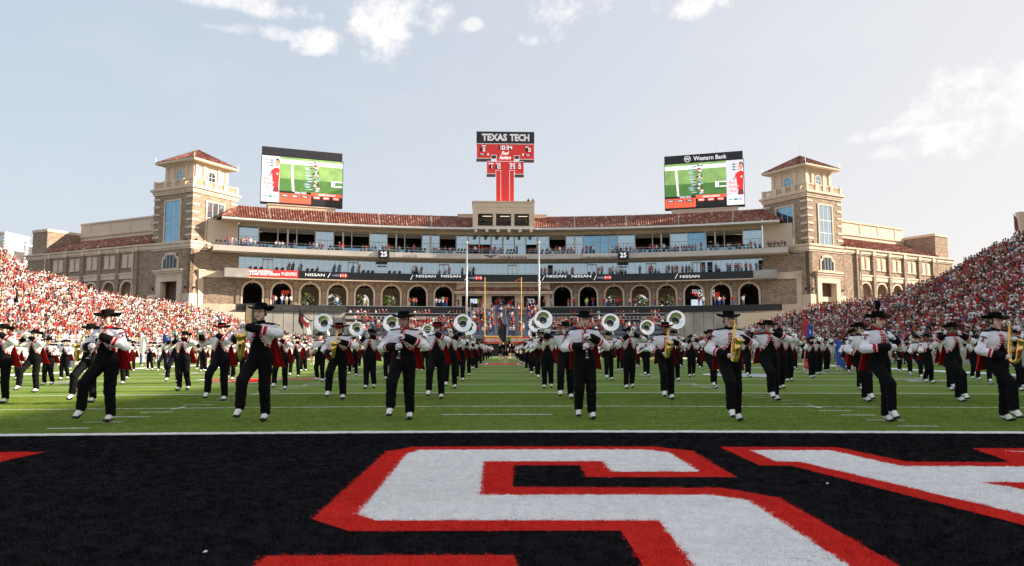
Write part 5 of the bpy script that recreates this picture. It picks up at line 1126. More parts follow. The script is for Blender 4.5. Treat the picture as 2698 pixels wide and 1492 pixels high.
for s in (-1, 1):
    S_ = thing('side_stand', 'stepped concrete stand packed with fans along the %s touchline' % ('left' if s < 0 else 'right'), 'grandstand', (s*38, 60, 0))
    C = inner(s); nr = []
    for i, p in enumerate(C):
        t = (C[min(i+1, len(C)-1)]-C[max(i-1, 0)]).normalized(); n_ = Vector((t.y, -t.x, 0)); n_ = n_ if n_.x*s > 0 else -n_; nr.append(n_)
    off = Vector((s*38, 60, 0)); st = MB(); skirt = MB(); ends = []
    for j in range(57):
        o = TREAD*j; z = ZB+RISE*j; last = None
        for i, p in enumerate(C):
            q = p+nr[i]*(o+.4); px, py = proj((q.x, q.y, z+1.25))
            if py >= outline(s, px)+2 or p.y < 60: last = i
            elif p.y > 60: break
        if last is None or last < 2: continue
        pts = [(C[i]+nr[i]*o-off, C[i]+nr[i]*(o+TREAD+.01)-off) for i in range(last+1)]
        vs = []; zz = z
        for a, b in pts: vs += [(a.x, a.y, zz-RISE-.05), (a.x, a.y, zz), (b.x, b.y, zz)]
        st.add(vs, [(3*i+k, 3*i+3+k, 3*i+4+k, 3*i+1+k) for i in range(last) for k in (0, 1)])
        a, b = pts[-1]; skirt.add([(a.x, a.y, -.5), (b.x, b.y, -.5), (b.x, b.y, zz), (a.x, a.y, zz)], [(0,1,2,3)]); ends.append((C[last]+nr[last]*(o+.4), z))
        for i in range(last+1):
            if rnd.random() < .035: continue
            # aisles
            if (C[i].y % 13.2) < 1.0 and rnd.random() < .6: continue
            q = C[i]+nr[i]*(o+.42)+Vector((rnd.uniform(-.08, .08), rnd.uniform(-.1, .1), 0))
            if abs(q.x/q.y) > .80: continue
            rz = math.atan2(-nr[i].x, nr[i].y)+rnd.uniform(-.4, .4)   # model looks along -Y
            rz = math.atan2(nr[i].y, nr[i].x)-R(90)+rnd.uniform(-.4, .4)
            sh = rnd.choices('rwkgbptyvc', weights=[37, 22, 22, 8, 4, 4, 4, .3, .6, .4] if s > 0 else [22, 42, 11, 5, 2, 12, 7, .3, .3, .2])[0]  # left side paler: strong sunlight put into the shirt colours
            near_list.append((q.x, q.y, z, rz, s, j, sh))
    st.obj('stand_steps', M_conc, S_); skirt.obj('end_wall', M_castp, S_)
    mb = MB(); ends = ends[3:]; pe = [(e.x-off.x, e.y-off.y+.6, z) for e, z in ends]
    for dz in (.55, 1.1): mb.tube([(a, b, c+dz) for a, b, c in pe], .03, 5)
    for a, b, c in pe[::3]: mb.tube([(a, b, c-.4), (a, b, c+1.1)], .035, 5)
    mb.obj('end_railing', M_white, S_)
    fw = MB(); vs = []
    for i, p in enumerate(C): q = p-nr[i]*.05-off; q2 = p-nr[i]*.25-off; vs += [(q.x, q.y, -.5), (q2.x, q2.y, -.5), (q2.x, q2.y, ZB+.25), (q.x, q.y, ZB+.25)]
    fw.add(vs, [(4*i+a, 4*i+b, 4*i+4+b, 4*i+4+a) for i in range(len(C)-1) for a, b in ((1, 2), (2, 3), (3, 0))]); fw.obj('front_wall', M_conc, S_)
    fr = MB()
    for dz in (.5, .85): fr.tube([(p-nr[i]*.15-off)+Vector((0, 0, ZB+.2+dz)) for i, p in enumerate(C)], .025, 5)
    for i in range(0, len(C), 4): q = C[i]-nr[i]*.15-off; fr.tube([(q.x, q.y, ZB+.2), (q.x, q.y, ZB+1.05)], .022, 4)
    fr.obj('front_railing', M_white, S_)
# the fans nearest the camera are individuals, the rest one mass
near_list.sort(key=lambda q: math.hypot(q[0], q[1]))
cnt = 0; taken = {}
far_items = []
for q in near_list:
    x, y, z, rz, s, j, sh = q
    if cnt < 56 and j < 5 and abs(x/y) < .71:
        taken.setdefault((s, j), []).append(q); cnt += 1
    else:
        cols, _ = person_cols(sh, rnd); far_items.append((x, y, z, rz, rnd.randrange(len(T_LOW)), cols, rnd.uniform(.92, 1.06)))
for (s, j), L_ in taken.items():
    L_.sort(key=lambda q: q[0]/q[1])
    for i, (x, y, z, rz, s_, jj, sh) in enumerate(L_):
        fan((x, y, z), rz, sh, '%s along row %s of %s stand' % (ordn(i+1), ordn(j+1), 'left' if s < 0 else 'right'))
people_mesh('crowd_left', [q for q in far_items if q[0] < 0], label='dense standing crowd in red and white filling the sunlit left stand')
people_mesh('crowd_right', [q for q in far_items if q[0] > 0], label='dense standing crowd in red and white filling the shaded right stand')
# people on the balconies, read off the photograph: (photo x, colour, seated)
def c2(*a): return [(500+x/2.968, c, k) for x, c, k in a]
def c3(*a): return [(1080+x/2.74, c, k) for x, c, k in a]
def c4(*a): return [(1500+x/2.968, c, k) for x, c, k in a]
L3 = c2((298,'r',0),(328,'w',0),(355,'g',0),(400,'r',0),(430,'w',0),(445,'r',0),(472,'w',0),(505,'w',1),(675,'w',1),(700,'w',1),(725,'w',1),(775,'v',1),(815,'k',0),(940,'k',1),(965,'g',1),(990,'w',1),(1015,'k',1),(1040,'r',1),(1170,'r',0),(1195,'r',0),
       (1355,'k',1),(1380,'r',1),(1403,'k',1),(1428,'g',1),(1452,'b',1),(1510,'k',1),(1532,'r',1),(1558,'r',0),(1583,'r',1),(1605,'k',1),(1640,'w',1),(1703,'k',0),(1755,'r',1)) \
   + c3((30,'r',0),(75,'k',1),(172,'r',1),(190,'k',1),(210,'w',1),(232,'k',1),(255,'r',1),(290,'w',1),(310,'r',1),(430,'r',0),(453,'k',0),(472,'w',0),(495,'r',0),(525,'r',0),(552,'r',0),(575,'k',1),(592,'r',1),(612,'r',0),(632,'w',1),(652,'k',1),(668,'r',1),(772,'k',0),(868,'r',1),(888,'k',1),(908,'r',1),(950,'w',1),(992,'k',1),(1010,'w',1),(1056,'r',0),(1083,'w',0),(1110,'r',0),(1142,'r',1),(1165,'r',1),(1188,'w',1),(1275,'r',0),(1300,'k',1)) \
   + c4((10,'r',1),(38,'w',1),(105,'p',1),(135,'r',0),(168,'k',0),(192,'w',0),(338,'w',1),(360,'g',1),(378,'r',0),(402,'k',1),(425,'w',1),(447,'k',1),(478,'r',1),(500,'w',1),(515,'w',1),(540,'r',1),(562,'k',1),(585,'k',1),(630,'r',0),(660,'r',0),(682,'w',0),(710,'k',0),(740,'w',0),(805,'w',1),(830,'p',1),(880,'k',1),(900,'b',1),(918,'r',1),(940,'k',1),(962,'r',1),(985,'p',1),(1030,'r',0),(1105,'k',0),(1135,'b',1),(1160,'w',1),(1242,'w',1),(1262,'g',1),(1305,'k',1),(1328,'t',1),(1420,'r',0),(1452,'r',1),(1490,'w',0),(1555,'k',1),(1578,'r',1),(1605,'r',1),(1632,'k',1),(1660,'r',1),(1685,'k',1))
L2 = c2((778,'k',0),(808,'k',0),(870,'k',0),(1000,'k',1),(1132,'k',0),(1172,'k',0),(1278,'b',0),(1325,'r',0),(1752,'w',0),(1772,'k',0)) \
   + c3((30,'w',0),(55,'p',1),(85,'k',0),(215,'r',1),(255,'g',1),(285,'r',0),(380,'k',0),(435,'w',0),(460,'k',0),(950,'r',0),(975,'r',0),(1002,'k',0),(1050,'k',1),(1078,'w',1),(1105,'r',1),(1130,'r',1),(1175,'r',0)) \
   + c4((25,'r',0),(228,'r',0),(255,'r',0),(318,'r',0),(340,'w',0),(372,'w',0),(395,'k',1),(412,'w',0),(438,'k',1),(552,'k',0),(630,'r',0),(648,'r',0),(672,'k',1),(702,'w',1),(760,'w',0),(778,'k',0),(806,'r',0),(828,'r',0),(842,'k',0),(885,'r',0),(915,'k',0),(937,'k',0),(961,'w',0),(1050,'r',0),(1100,'k',0),(1148,'k',0),(1170,'r',1),(1238,'r',0),(1258,'k',0),(1300,'r',0),(1320,'r',0),(1345,'w',0),(1383,'r',0),(1418,'r',0),(1463,'k',0))
L1 = c2((650,'r',0),(668,'w',0),(720,'w',0),(755,'w',0),(790,'w',0),(1150,'w',0),(1365,'w',0),(1720,'r',0),(1745,'r',0),(1768,'r',0)) + c3((28,'t',0),(190,'w',0),(212,'w',0),(238,'w',0),(262,'r',0),(350,'k',0),(493,'y',0),(518,'r',0),(625,'k',0),(646,'r',0),(675,'k',0),(752,'k',0),(845,'k',0),(862,'w',0),(882,'r',0),(970,'r',0),(1025,'w',0),(1145,'r',0),(1185,'r',0),(1275,'y',0)) \
   + c4((35,'r',0),(137,'y',0),(185,'r',0),(270,'r',0),(290,'w',0),(325,'w',0),(375,'r',0),(395,'r',0),(475,'w',0),(500,'r',0),(605,'w',0),(672,'r',0),(855,'r',0),(1015,'r',0),(1045,'w',0),(1140,'p',0),(1172,'w',0),(1205,'p',0),(1280,'r',0),(1360,'w',0))
seated_items = []
for lst, r, z, nm, pyl in ((L3, 127.6, 19.95, 'on the upper balcony', 650), (L2, 128.3, 15.73, 'on the lower balcony', 715), (L1, 118.6, ZC, 'at the arcade rail', 800)):
    for i, (px, c, k) in enumerate(sorted(lst)):
        th = arc_at(px, pyl, r)[0]; p = BM @ Vector(apos(r+(.35 if k else .0), th, z+(.28 if k and r < 128 else 0)))
        if k: seated_items.append((p.x, p.y, p.z-(.0 if r < 128 else 0), BR-R(th)+fan_rnd.uniform(-.5, .5), fan_rnd.randrange(len(T_SIT)), person_cols(c, fan_rnd)[0], 1.0))
        else: fan(p, BR-R(th)+fan_rnd.uniform(-.5, .5), c, '%s, %s from the left' % (nm, ordn(i+1)))
for px, lab in ((1401, 'left one of two people standing on the press box roof'), (1413, 'right one of two people standing on the press box roof')):
    q = bl(at(px, 530, 141.5)); o = fan(bw(q.x-.6, q.y+1.0, 29.72), BR, 'k', '', arms='clap', cap=None, scale=1.0); o['label'] = lab
for i, (x, c) in enumerate(((-3.9, 'k'), (-.9, 'k'), (-.2, 'r'), (.6, 'k'), (1.2, 'k'), (2.7, 'k'), (3.3, 'g'), (3.9, 'k'), (4.6, 'y'))):
    o = fan(bw(x, -1.9+1.6, 25.66-.35), BR, c, '', arms='down', scale=1.0); o['label'] = 'person in %s top inside the press box, %s from the left' % (SHN[c], ordn(i+1))
# centre steps and lower rows
mid_items = []
for j in range(NR):
    r = 103.2+j*.98+.5; z = 3.3+j*.4; row = []
    for b0 in (-2.95, -2.3, -1.55, -.75, .25, 1.15, 2.05, 2.6):
        for q in range(2):
            th = b0+q*.28+fan_rnd.uniform(-.04, .04)
            if fan_rnd.random() < (.62 if j < 11 else .4) and abs(th) < 3.05: row.append(th)
    for i, th in enumerate(row):
        p = ew(r, th, z); mid_items.append((p.x, p.y, p.z, BR-R(th)+fan_rnd.uniform(-.3, .3), fan_rnd.randrange(len(T_LOW)), person_cols(fan_rnd.choices('rwkgb', [50, 24, 16, 6, 4])[0], fan_rnd)[0], fan_rnd.uniform(.93, 1.06)))
people_mesh('centre_crowd', mid_items, label='standing fans in red, white and black on the blue grey centre steps')
low = []
for s in (-1, 1):
    for j in range(5):
        for i in range(40):
            th = s*(CS+.3+i*.27)
            if abs(th) > 14 or fan_rnd.random() > (.62 if abs(th) < 9 else .22): continue
            cols, _ = person_cols(fan_rnd.choices('rwkgb', [46, 26, 18, 6, 4])[0], fan_rnd); p = ew(103.7+j*.98, th, 3.3+j*.4)
            low.append((p.x, p.y, p.z, BR-R(th)+fan_rnd.uniform(-.4, .4), fan_rnd.randrange(len(T_LOW)), cols, 1))
people_mesh('lower_row_crowd', low, label='scattered standing fans in red and white on the lower dark rows beside the centre steps')
# seated fans in the terraces
M_seatf = []
for s in (-1, 1):
    for r, z, nm, dens in ((110.2, 4.75, 'lower', .16), (113.2, 5.85, 'middle', .22), (116.2, 6.95, 'upper', .26)):
        k = 0; th = CS+.6; run = 0
        while th < 14.0:
            if 8.7 < th < 9.95: th = 9.98; continue
            if fan_rnd.random() < dens: run = fan_rnd.randint(1, 4)
            if run > 0:
                k += 1; run -= 1; c = fan_rnd.choices('rwkp', [45, 28, 20, 7])[0]
                p = ew(r, s*th, z-.02); seated_items.append((p.x, p.y, p.z, BR-R(s*th), fan_rnd.randrange(len(T_SIT)), person_cols(c, fan_rnd)[0], 1.0))
            th += .31
_t = T_LOW; T_LOW = T_SIT; people_mesh('seated_crowd', seated_items, label='seated fans on the balconies and black fronted terraces'); T_LOW = _t
# black seats
def chair_mesh(w=.46):
    mb = MB(); mb.box(-w/2, w/2, -.22, .2, .42, .47); mb.box(-w/2, w/2, .16, .22, .47, .95)
    for x in (-w/2+.03, w/2-.03):
        for y in (-.19, .17): mb.box(x-.015, x+.015, y-.015, y+.015, 0, .42)
    return mb.mesh('chair', M_chair)
CH = chair_mesh()
def chairs(x0, x1, py, r, z, nm, step=.58):
    a, b = arc_at(x0, py, r)[0], arc_at(x1, py, r)[0]; n = max(1, int(abs(b-a)*math.pi/180*r/step))
    for i in range(n):
        th = a+(b-a)*(i+.5)/n; link('chair', CH, None, BM @ Vector(apos(r, th, z)), BR-R(th), 'black chair on %s, %s along' % (nm, ordn(i+1)), 'chair', 'black chairs on the balconies and terraces')
for a, b, n_ in ((565, 597, 'the upper balcony at the left tower'), (664, 712, 'the upper balcony under the left video board'), (722, 736, 'the upper balcony left of the first door'), (866, 902, 'the upper balcony below the second left column'), (1080, 1124, 'the upper balcony left of the net mast'), (1204, 1230, 'the upper balcony just right of the net mast'), (1334, 1366, 'the upper balcony under the press box'), (1425, 1455, 'the upper balcony right of centre'), (1612, 1640, 'the upper balcony right of the clock'), (1758, 1790, 'the upper balcony under the right video board'), (1936, 1975, 'the upper balcony beside the lit suite')):
    chairs(a, b, 655, 128.6, 20.35, n_)
for a, b, n_ in ((652, 695, 'the lower balcony above the red ribbon'), (722, 752, 'the lower balcony left end group'), (804, 842, 'the lower balcony above the first ribbon name'), (940, 988, 'the lower balcony under the left clock'), (1020, 1060, 'the lower balcony right of the left clock'), (1546, 1572, 'the lower balcony under the right clock'), (1880, 1900, 'the lower balcony at the right')):
    chairs(a, b, 722, 128.9, 15.73, n_, .75)
for s in (-1, 1):
    for r, z, nm in ((109.6, 4.75, 'lower'), (112.6, 5.85, 'middle'), (115.6, 6.95, 'upper')):
        for a, b in ((4.2, 6.6), (10.6, 12.6)):
            n = int((b-a)/.36)
            for i in range(n):
                th = s*(a+i*.36); link('chair', CH, None, ew(r, th, z), BR-R(th), 'black seat on the %s terrace, %s %s of the centre steps' % (nm, ordn(i+1+(8 if a > 8 else 0)), 'left' if s < 0 else 'right'), 'chair', 'black chairs on the balconies and terraces')
# west stand with press box: outside the frame on the right, it throws the shade over the field
WS = thing('west_stand', 'tall press box stand beyond the right edge that shades the field', 'grandstand', (84, 30, 0))
MB().box(-8, 16, -95, 60, 24, 36.5).obj('press_box', M_castp, WS); MB().box(-9, 17, -96, 61, 36.5, 37.5).obj('roof', M_cast, WS)
for y in range(-90, 61, 15): MB().box(-6, -4, y-.6, y+.6, 0, 24).obj('column', M_castp, WS)
MB().box(2, 15, -94, 59, 0, 24).obj('rear_wall', M_stone, WS)
for k in range(10): MB().box(-8.05, -8.001, -94+k*15.3, -80+k*15.3, 27, 34.5).obj('window_band', M_glassb, WS)
# trees seen through the arches and buildings beyond
def tree_mesh(seed, h, rad, m):
    rr = random.Random(seed); mb = MB(); V = []; Fq = []
    for c in range(16):
        a = rr.uniform(0, 6.28); q = Vector((math.cos(a)*rad*rr.uniform(0, .8), math.sin(a)*rad*rr.uniform(0, .8), h*rr.uniform(.45, .95))); cr = rad*rr.uniform(.3, .55)
        for i in range(260):
            d = Vector((rr.gauss(0, 1), rr.gauss(0, 1), rr.gauss(0, 1))).normalized()*cr*rr.uniform(.5, 1.05); p = q+d; n = Vector((rr.gauss(0, 1), rr.gauss(0, 1), rr.gauss(0, 1))).normalized(); u = n.orthogonal().normalized()*.26; v = n.cross(u)
            mb.add([tuple(p-u), tuple(p+v*.6), tuple(p+u), tuple(p-v*.6)], [(0,1,2,3)])
    return mb.mesh('crown', m)
M_leaf = mat('leaves', (.12, .15, .035), .6, var=.5, scale=1.5); M_bark = mat('bark', (.10, .07, .05), .9, var=.3)
TM = [tree_mesh(i, 14.5, 4.2, M_leaf) for i in range(3)]
for i, th in enumerate((-18.3, -16.4, -14.3, -12.4, -10.2, -8.2, 8.2, 10.1, 12.2, 14.3, 16.3, 18.4)):
    p = BM @ Vector(apos(147.5+(i % 3)*2, th)); t = thing('tree', 'leafy green tree behind the arcade, %s from the left' % ordn(i+1), 'tree', (p.x, p.y, -.25), rnd.uniform(0, 6), 'trees behind the arcade')
    link('crown', TM[i % 3], t); MB().tube([(0, 0, 0), (.1, .1, 3.5), (0, .2, 8), (.3, 0, 11)], [.35, .28, .18, .06], 8).obj('trunk', M_bark, t)
def block(x0, x1, py_top, Y, label, m, n=5, dark=None):
    a, b = at(x0, py_top, Y), at(x1, py_top, Y); w = b.x-a.x; t = thing('distant_building', label, 'building', ((a.x+b.x)/2, Y, -.25))
    MB().box(-w/2, w/2, 0, 12, 0, a.z).obj('wall', m, t)
    MB().box(-w/2-.2, w/2+.2, -.2, 12.2, a.z, a.z+.4).obj('coping', M_white, t)
    for i in range(n):
        x = -w/2+(i+.5)*w/n
        for z in np.arange(a.z-2.6, 3, -3.2): MB().box(x-w/n*.28, x+w/n*.28, -.04, -.001, z, z+1.5).obj('window', dark or M_glass, t)
M_pale = mat('pale_render', (.66, .62, .56), .8, var=.05)
block(-60, 14, 612, 230, 'pale tower block at the far left edge beyond the stand', M_pale, 4); block(18, 60, 642, 240, 'lower pale block right of the tower block beyond the left stand', M_pale, 3); block(64, 92, 652, 235, 'narrow pale block beside the left brick wing', M_pale, 2)
for px, pt, lab in ((15, 612, 'ribbed mast in front of the pale tower block'), (70, 632, 'ribbed mast left of the brick wing')):
    a = at(px, pt, 180); mb = MB(); mb.tube([(0, 0, 0), (0, 0, a.z)], .35, 8)
    for z in np.arange(4, a.z, .8): mb.tube([(0, 0, z), (0, 0, z+.3)], .55, 8)
    mb.obj('mast', M_white, None, loc=(a.x, 180, -.25), label=lab, cat='mast')
# corner block and flag at the top of the right stand
a = at(2688, 558, 105); b = at(2760, 600, 105); t = thing('stair_tower', 'beige stair tower top at the right edge above the crowd', 'building', (a.x, 105, 0))
MB().prism([(0, 8), (12, 8), (12, a.z+.2), (-.2, a.z), (0, a.z-3.2), (.9, a.z-4.2), (.9, 8)], 0, .8).obj('wall', M_castp, t)
a = at(2671, 563, 100); t = thing('flagpole', 'slim flagpole with limp red flag above the top right of the crowd', 'flagpole', (a.x, 100, 12))
MB().tube([(0, 0, 0), (0, 0, a.z-12)], .05, 6).obj('pole', M_alu, t); MB().prism([(0, a.z-12.2), (.35, a.z-12.8), (.5, a.z-14.2), (.25, a.z-14.6), (0, a.z-14)], -.1, .1).obj('flag', mat('dull_flag', (.25, .05, .06), .8), t)
# goal posts, net masts
def goal(Y, label):
    g = thing('goal_post', label, 'goal post', (0, Y, crown(0)))
    MB().tube([(0, 1.9, 0), (0, 1.9, 1.6), (0, 1.5, 2.6), (0, .6, 3.05), (0, 0, 3.05)], .11, 10).obj('gooseneck', M_yel, g)
    MB().tube([(-2.82, 0, 3.05), (2.82, 0, 3.05)], .10, 10).obj('crossbar', M_yel, g)
    for s in (-1, 1): MB().tube([(s*2.82, 0, 3.0), (s*2.82, 0, 12.2)], .06, 8).obj('upright', M_yel, g)
    MB().prism([(2.82, 12.1), (2.2, 11.9), (1.6, 11.45), (1.62, 11.35), (2.3, 11.75), (2.82, 11.95)], -.02, .02).obj('ribbon', mat('orange_ribbon', (.7, .15, .08), .7), g); MB().prism([(-2.82, 12.1), (-2.95, 11.6), (-2.8, 11.2), (-2.7, 11.7)], -.03, .03).obj('ribbon', mat('orange_ribbon', (.7, .15, .08), .7), g)
    MB().box(-.35, .35, 1.55, 2.25, 0, 1.8).obj('pad', M_black, g)
goal(110.6, 'yellow goal post in front of the centre steps at the far end')
for px, nm in ((1230, 'left'), (1419.5, 'right')):
    a = at(px, 640, 114); g = thing('net_mast', 'tall silver net mast %s of the yellow goal post' % nm, 'mast', (a.x, 114, crown(5.7)))
    MB().tube([(0, 0, 0), (0, 0, a.z)], [.19, .13], 12).obj('mast_tube', M_alu, g, smooth=True); MB().lathe([(0, a.z), (.2, a.z), (.2, a.z+.2), (0, a.z+.25)], 8).obj('mast_cap', M_white, g)
# ------------------------------------------------------------------ figures: smooth bodies from joined limb volumes
def vec(a): return np.array(a, dtype=np.float64)
def field(prims, vox, lo, hi):
    lo = vec(lo); n = np.ceil((vec(hi)-lo)/vox).astype(int)+1; f = np.full(n, .25, dtype=np.float32); lab = np.zeros(n, dtype=np.int16); best = np.full(n, 9., dtype=np.float32)
    ax = [lo[i]+vox*np.arange(n[i]) for i in range(3)]
    for pi_, (a, b, ra, rb, sq, k, li) in enumerate(prims):
        a, b = vec(a), vec(b); sq = vec(sq); m = max(ra, rb)+.07
        i0 = np.maximum(0, np.floor((np.minimum(a, b)-m-lo)/vox).astype(int)); i1 = np.minimum(n, np.ceil((np.maximum(a, b)+m-lo)/vox).astype(int)+1)
        if (i1 <= i0).any(): continue
        sl = tuple(slice(i0[q], i1[q]) for q in range(3)); X, Y, Z_ = np.meshgrid(*[ax[q][sl[q]] for q in range(3)], indexing='ij')
        P = np.stack([X, Y, Z_], -1); ab = (b-a); d = P-a; t = np.clip((d@ab)/max(ab@ab, 1e-9), 0, 1) if ab@ab > 1e-9 else np.zeros(X.shape)
        q = (d-t[..., None]*ab)/sq; g = (np.sqrt((q*q).sum(-1))-(ra+(rb-ra)*t))*sq.min()**.5
        fs = f[sl]; h = np.clip(.5+.5*(fs-g)/k, 0, 1); f[sl] = fs*(1-h)+g*h-k*h*(1-h)
        bs = best[sl]; w = g < bs; bs[w] = g[w]; best[sl] = bs; ls = lab[sl]; ls[w] = li; lab[sl] = ls
    return f, lab, lo, vox
def nets(f, lab, lo, vox):
    ins = f < 0; nx, ny, nz = [s-1 for s in f.shape]; acc = np.zeros((nx, ny, nz, 3)); cnt_ = np.zeros((nx, ny, nz))
    C = [(i, j, k) for i in (0, 1) for j in (0, 1) for k in (0, 1)]
    def sub(A, c): return A[c[0]:c[0]+nx, c[1]:c[1]+ny, c[2]:c[2]+nz]
    for c in C:
        for d in range(3):
            if c[d] == 0:
                e = list(c); e[d] = 1; fa, fb = sub(f, c), sub(f, e); m = (fa < 0) != (fb < 0); t = np.where(m, fa/np.where(m, fa-fb, 1), 0)
                for q in range(3): acc[..., q] += m*(c[q]+(t if q == d else 0))
                cnt_ += m
    act = cnt_ > 0; idx = np.full(act.shape, -1); idx[act] = np.arange(act.sum()); ijk = np.argwhere(act)
    V = (ijk+acc[act]/cnt_[act][:, None])*vox+lo; vl = lab[1:, 1:, 1:][act]; F_ = []
    for d in range(3):
        s0 = [slice(1, -1)]*3; s0[d] = slice(0, -1); s1 = [slice(1, -1)]*3; s1[d] = slice(1, None)
        A, B_ = ins[tuple(s0)], ins[tuple(s1)]; ed = np.argwhere(A != B_); sg = A[A != B_]; off = np.ones(3, int); off[d] = 0; ed = ed+off
        u, v = [q for q in range(3) if q != d]; e = [ed.copy() for _ in range(4)]; e[0][:, u] -= 1; e[0][:, v] -= 1; e[1][:, v] -= 1; e[3][:, u] -= 1
        Q = np.stack([idx[tuple(x.T)] for x in e], 1)
        fl = sg if d != 1 else ~sg; Q[~fl] = Q[~fl][:, ::-1]; F_.append(Q)
    F_ = np.concatenate(F_); F_ = F_[(F_ >= 0).all(1)]; return V, F_, vl
def np_mesh(name, V, Fq, mats, mi=None):
    used = np.unique(Fq); remap = np.full(len(V), -1); remap[used] = np.arange(len(used)); me = bpy.data.meshes.new(name)
    me.from_pydata(V[used].tolist(), [], remap[Fq].tolist())
    for m in mats: me.materials.append(m)
    if mi is not None: me.polygons.foreach_set('material_index', mi.astype(np.int32))
    me.polygons.foreach_set('use_smooth', [True]*len(Fq)); return me
def rel_smooth(V, Fq, it=1):
    for _ in range(it):
        S = np.zeros_like(V); c = np.zeros(len(V))
        for a, b in ((0, 1), (1, 2), (2, 3), (3, 0)):
            np.add.at(S, Fq[:, a], V[Fq[:, b]]); np.add.at(S, Fq[:, b], V[Fq[:, a]]); np.add.at(c, Fq[:, a], 1); np.add.at(c, Fq[:, b], 1)
        V = V*.5+.5*S/np.maximum(c, 1)[:, None]
    return V
M_skin = [mat('skin_%s' % n, tuple(q*1.32 for q in c), .5, var=.06, scale=8) for n, c in (('light', (.58, .36, .27)), ('fair', (.66, .43, .34)), ('olive', (.44, .26, .17)), ('brown', (.22, .11, .065)))]
def cloth(name, c, rough=.85, var=.06, fold=.35): return mat(name, c, rough, var=var, scale=5, bump=fold, spec=.12)
M_jack = cloth('white_jacket', (.86, .845, .88)); M_blk = cloth('black_uniform', (.0055, .0052, .0065), var=.3); M_tred = cloth('red_braid', (.50, .012, .020)); M_med = mat('white_medallion', (.75, .62, .62), .5)
M_spat = mat('white_spat', (.88, .86, .84), .5, var=.05); M_shoe = mat('black_shoe', (.015, .015, .022), .25, var=.2); M_glove = mat('white_glove', (.86, .85, .86), .8, var=.04); M_hat = mat('black_felt', (.005, .005, .0055), .95, var=.3, spec=.1)
M_cape = cloth('red_cape', (.42, .010, .014), .7, fold=.2); M_eye = mat('dark_eye', (.02, .015, .012), .3); M_lip = mat('lips', (.38, .12, .10), .5); M_hair = mat('dark_hair', (.022, .014, .010), .6, var=.3); M_hairb = mat('brown_hair', (.10, .055, .03), .6, var=.3)
M_silver = mat('silver_plate', (.88, .87, .84), .10, metal=1, var=.03); M_brass = mat('gold_lacquer', (.85, .55, .17), .16, metal=1, var=.05); M_ebony = mat('ebony', (.008, .008, .009), .25, var=.1); M_cav = mat('bell_throat', (.03, .025, .02), .6)
NECK = (0, .015, 1.48)
